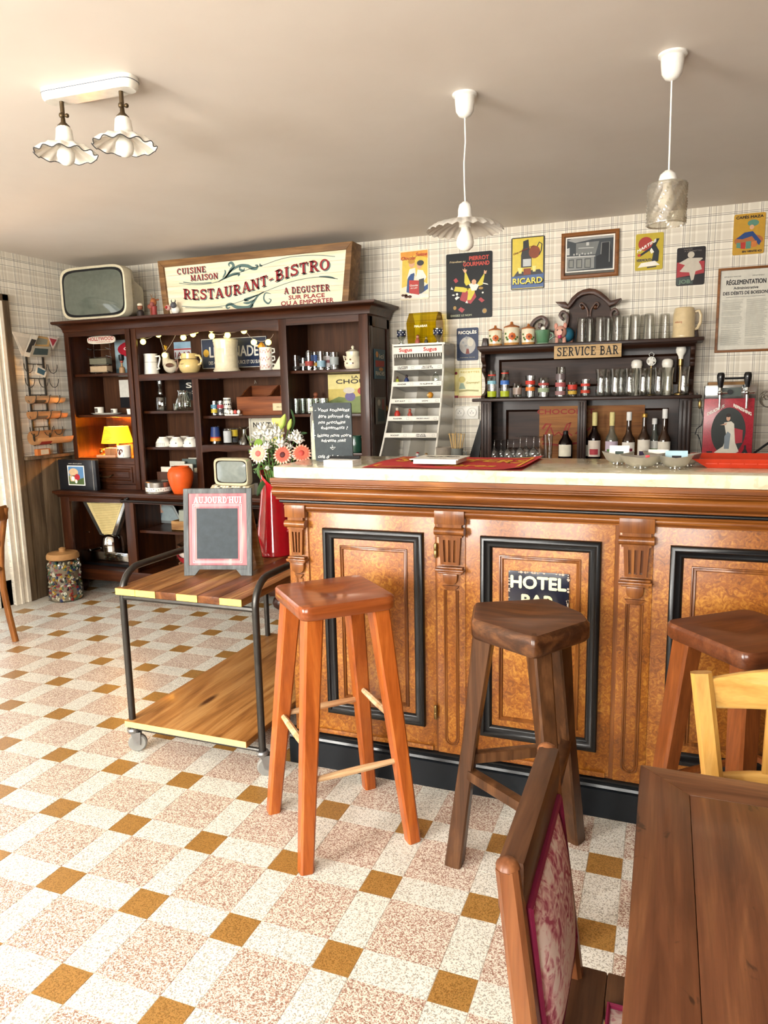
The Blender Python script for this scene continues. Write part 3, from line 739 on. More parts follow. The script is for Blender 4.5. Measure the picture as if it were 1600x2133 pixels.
# ---------------------------------------------------------------- upholstered chair at the table, back towards the camera's left
ch = thing('upholstered_chair', 'brown wooden chair with pink toile padded back pushed under the walnut table', 'chair', (1.7, -.53, 0))
yn, yf = -.672, -.36
def post(x_top, x_seat, x_foot, y, topz):
    pts = [Vector((x_foot, y, 0)), Vector((x_seat, y, .42)), Vector((x_top, y, topz))]
    mb = MB().beam(pts[0], pts[1], .028, .03, .034, .03, (1, 0, 0), .004).beam(pts[1], pts[2], .034, .03, .028, .028, (1, 0, 0), .006)
    mb.ball((x_top, y, topz), .0155, 10, 6, (1, 1, .7)); return mb
for y in (yn, yf): post(1.462, 1.512, 1.47, y, .83).obj('back_post', CHESTNUT, ch, w=True)
def bk(z): return 1.512 + (1.462 - 1.512) * (z - .42) / .41
MB().beam((bk(.80), yn, .80), (bk(.80), yf, .80), .034, .075, side=(1, 0, 0)).obj('top_rail', DARKARM, ch, w=True, bevel=.008)
MB().beam((bk(.5), yn, .5), (bk(.5), yf, .5), .026, .045, side=(1, 0, 0)).obj('lower_rail', DARKARM, ch, w=True, bevel=.005)
def pad(u, v):
    y = yn + .022 + (yf - yn - .044) * u; z = .522 + (.762 - .522) * v
    b = (1 - abs(2 * u - 1) ** 3.0) * (1 - abs(2 * v - 1) ** 3.0)
    return (bk(z) + .01 + .024 * max(0, b) ** .7, y, z)
pm = MB().grid(pad, 18, 18).obj('back_pad', TOILE, ch, w=True)
MB().grid(lambda u, v: (bk(.522 + .24 * v) - .014 - .012 * max(0, (1 - abs(2 * u - 1) ** 3) * (1 - abs(2 * v - 1) ** 3)), yn + .02 + (yf - yn - .04) * u, .522 + .24 * v), 10, 10).obj('back_lining', TOILE, ch, w=True)
PIPE = C('7d1a3c', .6)
corners = [(bk(.522) + .014, yn + .021, .522), (bk(.762) + .014, yn + .021, .762), (bk(.762) + .014, yf - .021, .762), (bk(.522) + .014, yf - .021, .522), (bk(.522) + .014, yn + .021, .522)]
MB().tube(corners, .006, 6).obj('piping', PIPE, ch, w=True)
MB().box(1.50, 1.565, yn - .02, yf + .02, .40, .44).box(1.565, 1.90, yn - .02, yn + .045, .40, .44).box(1.565, 1.90, yf - .045, yf + .02, .40, .44).box(1.84, 1.90, yn + .04, yf - .04, .40, .44).obj('seat_frame', DARKARM, ch, w=True, bevel=.004)
MB().grid(lambda u, v: (1.572 + .26 * u, yn + .05 + (yf - yn - .1) * v, .437 + .03 * max(0, (1 - abs(2 * u - 1) ** 3) * (1 - abs(2 * v - 1) ** 3))), 10, 10).obj('seat_pad', TOILE, ch, w=True)
MB().tube([(1.572, yn + .05, .441), (1.572, yf - .05, .441), (1.832, yf - .05, .441), (1.832, yn + .05, .441), (1.572, yn + .05, .441)], .005, 6).obj('seat_piping', PIPE, ch, w=True)
for y in (yn, yf): MB().beam((1.88, y, 0), (1.875, y, .42), .03, .03, .036, .036, ch=.003).obj('front_leg', CHESTNUT, ch, w=True)
# ---------------------------------------------------------------- light chair behind the table
lc = thing('wooden_chair', 'light varnished wooden chair with curved top rail behind the walnut table', 'chair', (1.9, -.14, 0))
def cpost(x, sgn):
    pts = [(x + sgn * .045, .055, 0), (x + sgn * .052, -.01, .42), (x + sgn * .03, .02, .62), (x, .055, .835)]
    mb = MB()
    for a, b in zip(pts, pts[1:]): mb.beam(a, b, .04, .036, .04, .036, (1, 0, 0), .008)
    return mb
cpost(1.706, 1).obj('back_post', BEECH, lc, w=True, smooth=30); cpost(2.06, -1).obj('back_post', BEECH, lc, w=True, smooth=30)
BEECHX = wood('light_beech_rail', 'c08c44', 'd6a659', 'e3bd78', 'x', .42, .15, .5)
def rail(z, h, d, nm):
    def fn(u, v):
        a = v * 2 * PI; x = 1.722 + (2.045 - 1.722) * u; hh = h / 2 * (1 + .35 * math.sin(PI * u)); bow = d * math.sin(PI * u)
        c_, s_ = math.cos(a), math.sin(a)
        return (x, .052 + bow + .011 * math.copysign(abs(c_) ** .4, c_), z + .012 * math.sin(PI * u) + hh * math.copysign(abs(s_) ** .4, s_))
    MB().grid(fn, 12, 20).obj(nm, BEECHX, lc, w=True)
rail(.795, .062, .03, 'top_rail'); rail(.60, .035, .02, 'middle_rail')
MB().beam((1.845, .06, .46), (1.85, .075, .78), .04, .012).obj('splat', BEECH, lc, w=True, bevel=.002); MB().beam((1.925, .06, .46), (1.92, .075, .78), .04, .012).obj('splat', BEECH, lc, w=True, bevel=.002)
seat_mesh(rounded([(1.71, -.02), (2.06, -.02), (2.09, -.40), (1.68, -.40)], .04), .43, .452, .006, rad=.15).obj('seat', BEECHX, lc, w=True)
for x in (1.71, 2.055): MB().beam((x, -.37, 0), (x, -.36, .43), .026, .026, .036, .036, ch=.004).obj('front_leg', BEECH, lc, w=True)
# ---------------------------------------------------------------- bentwood chair by the door
bc = thing('bentwood_chair', 'brown bentwood chair turned to the bright door on the left edge', 'chair', (-2.08, 1.39, 0))
def bpost(y):
    pts = [(-1.93, y, 0), (-1.962, y, .16), (-1.985, y, .32), (-1.985, y, .45), (-1.968, y, .58), (-1.935, y, .70), (-1.905, y, .805)]
    mb = MB()
    for a, b in zip(pts, pts[1:]): mb.beam(a, b, .034, .026, side=(1, 0, 0), ch=.004)
    return mb
BENT = wood('bentwood_brown', '6e3f18', '8a5324', 'a1682f', 'z', .38, .2)
for y in (1.60, 1.22): bpost(y).obj('back_post', BENT, bc, w=True, smooth=50)
MB().grid(lambda u, v: (-1.912 + .03 * math.sin(PI * u) + .009 * math.cos(v * 2 * PI), 1.205 + .41 * u, .775 + .042 * math.sin(v * 2 * PI)), 10, 12).obj('top_rail', BENT, bc, w=True)
MB().grid(lambda u, v: (-1.962 + .02 * math.sin(PI * u) + .007 * math.cos(v * 2 * PI), 1.22 + .38 * u, .60 + .02 * math.sin(v * 2 * PI)), 10, 12).obj('middle_rail', BENT, bc, w=True)
seat_mesh(rounded([(-1.96, 1.20), (-1.96, 1.62), (-2.36, 1.64), (-2.36, 1.18)], .06), .43, .455, .006, rad=.15).obj('seat', BENT, bc, w=True)
for y in (1.23, 1.59): MB().beam((-2.35, y, 0), (-2.33, y, .43), .028, .028, .034, .034, ch=.004).obj('front_leg', BENT, bc, w=True)
# ---------------------------------------------------------------- steel trolley
tr = thing('serving_trolley', 'steel tube trolley with plank top and knotty pine lower shelf left of the bar', 'trolley', (-.04, 1.26, 0))
def hoop(x, nm):
    r_ = .1; ya, yb, zt = .725, 1.80, .748; pts = [(x, ya, .097), (x, ya, .4), (x, ya, zt - r_)]
    pts += [(x, ya + r_ - r_ * math.cos(t), zt - r_ + r_ * math.sin(t)) for t in [PI / 2 * i / 6 for i in range(1, 7)]]
    pts += [(x, yb - r_ + r_ * math.sin(t), zt - r_ + r_ * math.cos(t)) for t in [PI / 2 * i / 6 for i in range(0, 7)]] + [(x, yb, .4), (x, yb, .097)]
    MB().tube(pts, .0135, 10).obj(nm, STEEL, tr, w=True)
hoop(-.333, 'side_frame'); hoop(.262, 'side_frame')
for y in (.725, 1.80): MB().tube([(-.333, y, .642), (.262, y, .642)], .011, 8).obj('cross_tube', STEEL, tr, w=True); MB().tube([(-.333, y, .1), (.262, y, .1)], .008, 8).obj('cross_tube', STEEL, tr, w=True)
YEND = C('e8cf6a', .5)
for k in range(6):
    a = -.345 + k * .0945; m = (TROLLEYTOP, TROLLEYDARK)[k in (2, 4)]
    pk = MB().box(a + .0008, a + .0937, .70, 1.84, .656, .684).obj('plank', m, tr, w=True, bevel=.0015)
    if k not in (2, 4):
        o = MB().box(a + .0012, a + .0933, .6985, .7015, .658, .6825).obj('painted_end', YEND, pk); o.location = -tr.location
MB().box(-.352, .21, .70, 1.84, .112, .137).obj('lower_shelf', TROLLEYSHELF, tr, w=True, bevel=.0015)
MB().box(-.350, .208, .699, .7005, .113, .136).obj('shelf_edge', C('e6c583', .6), tr, w=True)
GREYW = C('8b8a85', .45, name='grey_rubber_wheel')
for x, y, a in ((-.333, .725, .5), (.262, .725, .55), (-.333, 1.80, -.4), (.262, 1.80, .3)):
    M_ = Matrix.Translation((x, y, 0)) @ Matrix.Rotation(a, 4, 'Z')
    cs = MB().lathe([(0, .1), (.022, .1), (.025, .092), (.02, .08), (.0, .08)], n=14).prism([(-.008, .084), (.03, .084), (.026, .03), (.006, .03)], -.018, -.0155).prism([(-.008, .084), (.03, .084), (.026, .03), (.006, .03)], .0155, .018).tube([(.014, -.019, .037), (.014, .019, .037)], .006, 8).xf(M_).obj('caster', C('8d8d8c', .35, .7), tr, w=True)
    o = MB().lathe([(.008, -.012), (.032, -.012), (.037, -.007), (.037, .007), (.032, .012), (.008, .012)], n=20).xf(M_ @ Matrix.Translation((.014, 0, .037)) @ Matrix.Rotation(PI / 2, 4, 'X')).obj('wheel', GREYW, cs); o.location = -tr.location
# ---------------------------------------------------------------- the big dresser
ds = thing('dresser', 'tall dark walnut dresser with open shelves against the back wall', 'dresser', (-1.3, 2.88, 0))
def dpart(nm, mb, m=WALNUT, **k): return mb.obj(nm, m, ds, w=True, **k)
HY, HB = 2.78, 3.12
# lower cabinet
MBx = MB
dpart('worktop', MB().box(-2.548, -.05, 2.575, 3.14, .737, .757), WALNUTX, bevel=.006)
dpart('top_moulding', MB().sweep([(0, .737), (-.02, .737), (.028, .737), (.03, .73), (.018, .722), (.014, .71), (.0, .706), (-.02, .706)][1:], [(-2.5, 3.12), (-2.5, 2.61), (-.08, 2.61), (-.08, 3.12)]), WALNUTX)
dpart('side_panel', MB().box(-2.5, -2.47, 2.62, 3.12, .1, .735)); dpart('side_panel', MB().box(-.11, -.08, 2.62, 3.12, .1, .735))
dpart('back_panel', MB().box(-2.47, -.11, 3.09, 3.11, .1, .735), INNER)
dpart('bottom_board', MB().box(-2.48, -.1, 2.625, 3.1, .15, .178), WALNUTX)
dpart('bottom_rail', MB().box(-2.5, -.08, 2.60, 2.63, .105, .185), WALNUTX, bevel=.006)
dpart('top_rail', MB().box(-2.47, -.11, 2.605, 2.63, .682, .735), WALNUTX)
for a, b in ((-2.5, -2.42), (-1.922, -1.845), (-.78, -.70), (-.16, -.08)): dpart('stile', MB().box(a, b, 2.602, 2.63, .1, .735), bevel=.004)
for a in (-1.9, -.745): dpart('divider', MB().box(a, a + .02, 2.63, 3.09, .17, .735))
dpart('shelf', MB().box(-1.85, -.74, 2.66, 3.09, .465, .483), WALNUTX)
for x in (-2.44, -1.88, -.735, -.13): dpart('bun_foot', MB().lathe([(0, 0), (.03, 0), (.052, .018), (.06, .045), (.05, .075), (.032, .088), (.03, .106), (0, .106)], (x, 2.67, 0), 16), C('33190f', .35))
dpart('curtain_rail', MB().tube([(-1.93, 2.59, .7), (-.75, 2.59, .7)], .009, 8).ball((-1.93, 2.59, .7), .013).box(-1.905, -1.885, 2.585, 2.60, .69, .72).ball((-1.875, 2.585, .722), .012), C('241c18', .4, .5))
# hutch
dpart('side_panel', MB().box(-2.49, -2.465, HY, HB, .757, 1.89))
sp = dpart('side_panel', MB().box(-.128, -.108, HY, HB, .757, 1.89))
MB().box(-.108, -.1, HY, HY + .05, .757, 1.89).box(-.108, -.1, HB - .04, HB, .757, 1.89).box(-.108, -.1, HY, HB, 1.82, 1.89).box(-.108, -.1, HY, HB, .757, .85).obj('side_frame', WALNUT, sp, bevel=.002).location = -ds.location
dpart('back_panel', MB().box(-2.47, -.125, 3.1, 3.118, .757, 1.89), INNER)
for a in (-1.91, -.706): dpart('divider', MB().box(a, a + .02, HY, 3.1, .757, 1.89))
dpart('divider', MB().box(-1.397, -1.377, HY, 3.1, .757, 1.53))
for a, b in ((-2.49, -2.452), (-1.945, -1.903), (-1.893, -1.852), (-.724, -.669), (-.166, -.105)): dpart('stile', MB().box(a, b, HY - .016, HY + .004, .757, 1.89), bevel=.003)
dpart('stile', MB().box(-1.412, -1.36, HY - .012, HY + .004, .757, 1.55), bevel=.002)
dpart('top_rail', MB().box(-2.452, -1.945, HY - .014, HY + .004, 1.858, 1.89), WALNUTX); dpart('top_rail', MB().box(-.669, -.166, HY - .014, HY + .004, 1.848, 1.89), WALNUTX)
def scallop(x0, x1, zt, zb, amp):
    pts = []; n = 48
    for i in range(n + 1):
        u = i / n; s = abs(2 * u - 1); d = amp * (.5 - .5 * math.cos(6 * PI * u)) * (.5 + .5 * (1 - s)) if s < .92 else 0
        pts.append((x0 + (x1 - x0) * u, zb + d + amp * .8 * (1 - s) ** .6))
    return [(x0, zt)] + pts + [(x1, zt)]
dpart('valance', MB().prism(scallop(-1.852, -.724, 1.89, 1.818, .014), HY - .012, HY + .002), WALNUTX, bevel=.002)
for a, b, zs in ((-2.466, -1.908, (1.592, 1.296)), (-1.892, -1.396, (1.318, 1.063)), (-1.378, -.705, (1.28,)), (-.687, -.127, (1.565, 1.285, 1.035))):
    for z in zs: dpart('shelf', MB().box(a, b, HY + .03, 3.1, z - .018, z), WALNUTX, bevel=.002)
dpart('shelf', MB().box(-2.466, -1.908, HY, 3.1, .965, .983), WALNUTX); dpart('shelf', MB().box(-1.892, -.705, HY + .004, 3.1, 1.556, 1.576), WALNUTX)
dpart('middle_rail', MB().box(-1.852, -.724, HY - .014, HY + .004, 1.53, 1.572), WALNUTX, bevel=.002)
dpart('middle_rail', MB().prism(scallop(-1.36, -.724, 1.082, 1.032, .008), HY - .012, HY + .004), WALNUTX, bevel=.002)
dpart('shelf', MB().box(-1.378, -.705, HY + .004, 3.1, 1.066, 1.084), WALNUTX)
dpart('lower_rail', MB().box(-2.452, -1.945, HY - .014, HY + .004, .94, .983), WALNUTX); dpart('lower_rail', MB().box(-2.452, -1.945, HY - .014, HY + .004, .757, .79), WALNUTX)
dw = MB().box(-2.45, -1.947, HY - .012, HY + .05, .793, .937).obj('drawer', WALNUTX, ds, w=True, bevel=.002)
o = frame_ring(MB(), -2.43, -1.965, .808, .922, [(0, HY - .012), (.002, HY - .02), (.012, HY - .022), (.02, HY - .013), (.03, HY - .012), (.036, HY - .018), (.045, HY - .018)]).obj('drawer_bead', WALNUTX, dw); o.location = -ds.location
o = MB().tube([(-2.25, HY - .012, .862), (-2.25, HY - .035, .858), (-2.235, HY - .042, .848), (-2.16, HY - .042, .848), (-2.145, HY - .035, .858), (-2.145, HY - .012, .862)], .005, 6).obj('handle', BRONZE, dw); o.location = -ds.location
dpart('top_board', MB().box(-2.49, -.105, HY, HB, 1.885, 1.905), WALNUTX)
cprof = [(-.03, 1.88), (.006, 1.88), (.008, 1.888), (.014, 1.892)] + [(.014 + .046 * (1 - math.cos(t)), 1.895 + .05 * math.sin(t)) for t in [PI / 2 * i / 6 for i in range(7)]] + [(.064, 1.948), (.068, 1.952), (.068, 1.965), (-.03, 1.965)]
dpart('cornice', MB().sweep(cprof, [(-2.487, 3.14), (-2.487, HY), (-.106, HY), (-.106, 3.14)]), WALNUTX, smooth=50)
dpart('cornice_board', MB().box(-2.55, -.04, 2.715, 3.15, 1.958, 1.966), WALNUTX)
DT = 1.9665
# ---------------------------------------------------------------- television
def superell(cx, cz, a, b, p=5.0, n=48, bulge=0.0):
    out = []
    for i in range(n):
        t = 2 * PI * i / n; c_, s_ = math.cos(t), math.sin(t)
        out.append((cx + a * math.copysign(abs(c_) ** (2 / p), c_), cz + b * math.copysign(abs(s_) ** (2 / p), s_)))
    return out
def loft(mb, rings, cap0=True, cap1=True):
    n = len(rings[0]); v = [p for r in rings for p in r]
    f = [(i * n + k, i * n + (k + 1) % n, (i + 1) * n + (k + 1) % n, (i + 1) * n + k) for i in range(len(rings) - 1) for k in range(n)]
    if cap0: f.append(tuple(range(n)))
    if cap1: f.append(tuple(range((len(rings) - 1) * n, len(rings) * n)))
    return mb.add(v, f)
tv = thing('television', 'old white television with round-cornered grey screen on top of the dresser', 'television', (-2.18, 2.86, DT))
cx, cz, a, b = -2.168, DT + .182, .288, .18
R3 = lambda pts, y: [(x, y, z) for x, z in pts]
CREAM = C('ddd3b6', .4, name='aged_white_plastic')
loft(MB(), [R3(superell(cx, cz, a - .018, b - .018, 6), 2.738), R3(superell(cx, cz, a - .01, b - .01, 6), 2.726), R3(superell(cx, cz, a - .002, b - .002, 6), 2.732), R3(superell(cx, cz, a, b, 6), 2.745), R3(superell(cx, cz, a, b, 6), 2.80)], False).obj('bezel', CREAM, tv, w=True)
loft(MB(), [R3(superell(cx, cz, a - .008, b - .006, 8), 2.80), R3(superell(cx, cz, a - .012, b - .01, 8), 2.835), R3(superell(cx, cz - .02, a * .74, b * .76, 6), 2.93), R3(superell(cx, cz - .03, a * .6, b * .62, 6), 3.06)], True).obj('case', CREAM, tv, w=True)
loft(MB(), [R3(superell(cx, cz, a - .016, b - .016, 6), 2.7365), R3(superell(cx, cz, a - .032, b - .034, 6), 2.738)], False, False).obj('screen_surround', DARK, tv, w=True)
def scr(u, v):
    t = 2 * PI * u; c_, s_ = math.cos(t), math.sin(t); rr = v
    x = (a - .03) * rr * math.copysign(abs(c_) ** (2 / 5.5), c_); z = (b - .032) * rr * math.copysign(abs(s_) ** (2 / 5.5), s_)
    return (cx + x, 2.738 - .03 * (1 - rr * rr), cz + z)
MB().grid(scr, 40, 8, True).obj('screen', C('5b6157', .06, coat=.6, name='picture_tube'), tv, w=True, smooth=80)
bt = MB()
for k in range(6): bt.box(cx + a - .02, cx + a - .006, 2.79, 2.825, cz - .04 + k * .022, cz - .024 + k * .022)
bt.obj('buttons', C('cfc4a2', .4), tv, w=True)
# ---------------------------------------------------------------- restaurant sign
sg = thing('bistro_sign', 'framed white plank sign reading RESTAURANT-BISTRO on top of the dresser', 'sign', (-.94, 2.9, DT))
SY = 2.84; sz0, sz1 = DT, 2.334
def lx(z): return -1.648 - .024 * (z - sz0) / (sz1 - sz0)
def rx_(z): return -.258 + .040 * (z - sz0) / (sz1 - sz0)
zs = [sz0 + .01, sz0 + .115, sz0 + .195, sz0 + .265, sz1 - .04]
PLANKW = wood('whitewashed_plank', 'd8c8a2', 'ece0c2', 'f2e8cf', 'x', .65, 0, .35)
for z0_, z1_ in zip(zs, zs[1:]):
    z0_ += .0006; z1_ -= .0006
    MB().prism([(lx(z0_) + .03, z0_), (rx_(z0_) - .03, z0_), (rx_(z1_) - .03, z1_), (lx(z1_) + .03, z1_)], SY, SY + .015).obj('plank', PLANKW, sg, w=True)
fw = .044
def fpart(pts): MB().prism(pts, SY - .016, SY + .13).obj('frame_board', SIGNFRAME, sg, w=True, bevel=.003)
fpart([(lx(sz0), sz0), (lx(sz0) + fw, sz0), (lx(sz1) + fw, sz1 - fw), (lx(sz1), sz1)]); fpart([(rx_(sz0), sz0), (rx_(sz0) - fw, sz0), (rx_(sz1) - fw, sz1 - fw), (rx_(sz1), sz1)])
fpart([(lx(sz1), sz1), (lx(sz1) + fw, sz1 - fw), (rx_(sz1) - fw, sz1 - fw), (rx_(sz1), sz1)]); fpart([(lx(sz0) + fw, sz0), (lx(sz0) + fw, sz0 + .012), (rx_(sz0) - fw, sz0 + .012), (rx_(sz0) - fw, sz0)])
def spx(zx, zy):      # sign drawing coordinates -> plane of the sign
    return at(320 + zx / 3.478, 500 + zy / 3.478, SY)
U, V = (1, 0, 0), (0, 0, 1)
red, tealm = MB(), MB()
def interp(tbl):
    def f(x):
        if x <= tbl[0][0]: return tbl[0][1]
        for (a_, b_), (c_, d_) in zip(tbl, tbl[1:]):
            if x <= c_: t = (x - a_) / (c_ - a_); t = t * t * (3 - 2 * t) * .5 + t * .5; return b_ + (d_ - b_) * t
        return tbl[-1][1]
    return f
base = interp([spx(*p) for p in ((215, 426), (330, 432), (470, 421), (590, 400), (720, 362), (830, 328), (920, 288), (1040, 252), (1180, 226), (1270, 216))])
def arclett(s, zx0, zx1, h, dy=0.0, dx=0.0, mb=None):
    xa, xb = spx(zx0, 400)[0], spx(zx1, 250)[0]
    put_text(mb, s, (0, SY - .0012 if mb is red else SY - .0006, 0), U, V, h, xb - xa, 'L', serif=True, warp=lambda X, Y: (X + xa + dx, Y + base(X + xa) + dy))
    # slab serifs along foot and head of each stem
for mb, dx, dy in ((tealm, .008, -.006), (red, 0, 0)):
    arclett('RESTAURANT', 215, 825, .066, dy, dx, mb); arclett('-', 838, 868, .06, dy + .0, dx, mb); arclett('BISTRO', 885, 1280, .068, dy, dx, mb)
def line(s, zx0, zy0, zx1, zy1, h, mb, b=.0012, sf=False):
    xa, za = spx(zx0, zy0); xb, zb = spx(zx1, zy1)
    put_text(mb, s, (xa, SY - (.0012 if mb is red else .0006), (za + zb) / 2), U, V, h, xb - xa, 'L', bold=0 if sf else b, serif=sf)
for mb, q in ((tealm, 5), (red, 0)):
    line('CUISINE', 170 + q, 247 + q, 380 + q, 232 + q, .037, mb, .0016, True); line('MAISON', 268 + q, 295 + q, 468 + q, 280 + q, .037, mb, .0016, True); line('A DEGUSTER', 945 + q, 388 + q, 1278 + q, 368 + q, .039, mb, .0016, True)
line('SUR PLACE', 980, 430, 1240, 414, .025, red); line('OU A EMPORTER', 925, 473, 1305, 453, .028, red)
red.obj('lettering', C('8f2027', .6), sg, w=True, smooth=0, fix=False)
def curve(pts, w, n=6):
    P_ = [Vector(spx(*p)) for p in pts]; out = []
    for i in range(len(P_) - 1):
        p0, p1, p2, p3 = P_[max(i - 1, 0)], P_[i], P_[i + 1], P_[min(i + 2, len(P_) - 1)]
        for k in range(n):
            t = k / n; out.append(tuple(.5 * ((2 * p1) + (-p0 + p2) * t + (2 * p0 - 5 * p1 + 4 * p2 - p3) * t * t + (-p0 + 3 * p1 - 3 * p2 + p3) * t ** 3)))
    out.append(tuple(P_[-1])); m_ = len(out)
    ws = [w * (.25 + .75 * math.sin(PI * min(1, max(0, i / (m_ - 1))))) if not isinstance(w, tuple) else w[0] for i in range(m_)]
    stroke(tealm, out, ws, (0, SY - .0009, 0), U, V)
for pts, w in (([(185, 312), (260, 322), (360, 322), (460, 303), (560, 262), (680, 215), (800, 180), (900, 145), (1000, 122), (1120, 112), (1220, 112), (1315, 120)], (.004,)), ([(215, 305), (300, 314), (420, 308)], (.006,)),
               ([(205, 480), (330, 486), (450, 484), (560, 466), (700, 420), (850, 356), (1000, 302), (1150, 272), (1250, 270), (1335, 282)], (.004,)), ([(230, 490), (360, 494), (500, 488)], (.004,)), ([(1200, 264), (1270, 268), (1320, 280)], .012),
               ([(470, 302), (530, 262), (560, 215), (580, 190), (565, 165), (545, 175), (552, 192)], .02), ([(520, 270), (560, 225), (620, 188), (680, 188), (715, 205), (745, 205), (752, 185), (735, 183)], .022), ([(510, 280), (570, 250), (620, 245), (612, 262)], .018), ([(500, 275), (520, 240), (515, 215)], .014), ([(630, 188), (625, 212), (650, 222), (660, 205)], .016), ([(770, 170), (775, 185), (790, 186)], .014),
               ([(800, 375), (760, 400), (730, 440), (700, 480), (660, 490), (600, 485), (560, 465), (530, 475), (535, 495), (555, 488)], .022), ([(760, 395), (700, 420), (660, 435), (690, 440)], .018), ([(735, 430), (690, 455), (650, 455)], .016), ([(850, 390), (810, 385), (800, 430), (830, 460), (852, 435), (835, 425)], .012), ([(720, 460), (715, 480), (700, 492)], .014)):
    curve(pts, w)
tealm.obj('scrollwork', C('55706c', .6), sg, w=True, smooth=0, fix=False)
# ---------------------------------------------------------------- cupboard behind the bar, hidden by it
bk_ = thing('back_counter', 'low dark cupboard behind the bar carrying the bottle shelf', 'cupboard', (1.15, 2.95, 0))
MB().box(-.03, 2.4, 2.72, 3.17, .08, .93).obj('body', EBONY, bk_, w=True)
MB().box(-.04, 2.42, 2.70, 3.175, .93, .952).obj('top', EBONYX, bk_, w=True, bevel=.003)
MB().box(0, 2.36, 2.75, 3.15, 0, .08).obj('plinth', BLACK, bk_, w=True)
for k in range(4): MB().box(.02 + .59 * k, .57 + .59 * k, 2.705, 2.72, .12, .9).obj('door', EBONY, bk_, w=True, bevel=.004)
# ---------------------------------------------------------------- bottle shelf
BB0, BB1, BBF, BZ = .553, 1.752, 2.96, .952
bb = thing('back_bar_shelf', 'dark carved shelf unit with arched crest and SERVICE BAR plate behind the bar', 'shelf', (1.15, 3.07, BZ))
def bp(nm, mb, m=EBONY, **k): return mb.obj(nm, m, bb, w=True, **k)
bp('base', MB().box(BB0 - .01, BB1 + .01, BBF - .03, 3.175, BZ, .984), EBONYX, bevel=.004)
bp('back_panel', MB().box(BB0, BB1, 3.15, 3.17, .984, 1.66), EBONYP)
for a, b in ((BB0, BB0 + .02), (BB1 - .02, BB1)): bp('side_panel', MB().box(a, b, BBF + .01, 3.16, .984, 1.36))
for c, w in ((BB0 + .033, .066), (1.158, .05), (BB1 - .033, .066)):
    mb = MB().box(c - w / 2, c + w / 2, BBF - .002, BBF + .02, .984, 1.345)
    for q in (-.3, 0, .3): mb.box(c + q * w - w * .1, c + q * w + w * .1, BBF - .01, BBF, .998, 1.335)
    bp('pilaster', mb, bevel=.002)
bp('divider', MB().box(1.148, 1.168, BBF, 3.15, .984, 1.345))
for x0, x1, z0, z1 in ((BB0 + .066, 1.133, .984, 1.345), (1.183, BB1 - .066, .984, 1.345), (BB0 + .02, BB1 - .02, 1.37, 1.655)):
    o = frame_ring(MB(), x0, x1, z0, z1, [(0, 3.132), (.055, 3.132), (.06, 3.14), (.068, 3.149)]); bp('panel_frame', o, EBONYX)
    bp('frame_back', MB().box(x0, x1, 3.14, 3.151, z1 - .06, z1).box(x0, x0 + .06, 3.14, 3.151, z0, z1).box(x1 - .06, x1, 3.14, 3.151, z0, z1), EBONYX)
bp('middle_shelf', MB().box(BB0 - .045, BB1 + .045, BBF - .045, 3.175, 1.345, 1.365), EBONYX, bevel=.006)
bp('top_shelf', MB().box(BB0 - .02, BB1 + .045, BBF - .02, 3.175, 1.656, 1.678), EBONYX, bevel=.006)
bp('shelf_moulding', MB().sweep([(-.02, 1.656), (.012, 1.656), (.01, 1.648), (.0, 1.64), (-.006, 1.63), (-.02, 1.63)], [(BB0, 3.17), (BB0, BBF + .01), (BB1, BBF + .01), (BB1, 3.17)]), EBONYX)
for a, b in ((BB0 - .005, BB0 + .02), (BB1 - .02, BB1 + .005)):       # scrolled brackets under the top shelf
    pts = [(3.16, 1.64), (2.985, 1.64), (2.98, 1.615), (2.99, 1.59), (3.012, 1.575), (3.015, 1.56), (3.0, 1.545), (3.005, 1.525), (3.04, 1.51), (3.08, 1.49), (3.10, 1.45), (3.09, 1.42), (3.06, 1.40), (3.01, 1.39), (2.985, 1.38), (2.98, 1.365), (3.16, 1.365)]
    bp('bracket', MB().prism(pts, a, b, 'yz'), bevel=.003)
for x in (BB0 + .0, BB1 - .01): bp('end_block', MB().prism([(x - .012, 1.678), (x + .03, 1.678), (x + .022, 1.73), (x - .004, 1.73)], 3.02, 3.16), bevel=.004)
# crest
def cpx(px, py): return at(px, py, 3.12)
cr = MB()
arch = [cpx(*p) for p in ((1184, 636), (1192, 622), (1204, 611), (1216, 605), (1229, 602), (1242, 604), (1254, 610), (1265, 619), (1273, 628))]
outer = [cpx(1158, 630), cpx(1180, 630)] + arch + [cpx(1296, 622), cpx(1286, 634), cpx(1270, 640)] + [cpx(*p) for p in ((1262, 630), (1250, 621), (1238, 615), (1228, 614), (1214, 617), (1203, 624), (1194, 636), (1186, 645))] + [cpx(1170, 641)]
bp('crest_arch', MB().prism(outer, 3.075, 3.16), CARVED, bevel=.006)
panel = [cpx(*p) for p in ((1188, 716), (1184, 672), (1186, 645), (1194, 636), (1203, 624), (1214, 617), (1228, 614), (1238, 615), (1250, 621), (1262, 630), (1270, 640), (1276, 672), (1280, 712))]
bp('crest_panel', MB().prism(panel, 3.12, 3.155), EBONYP)
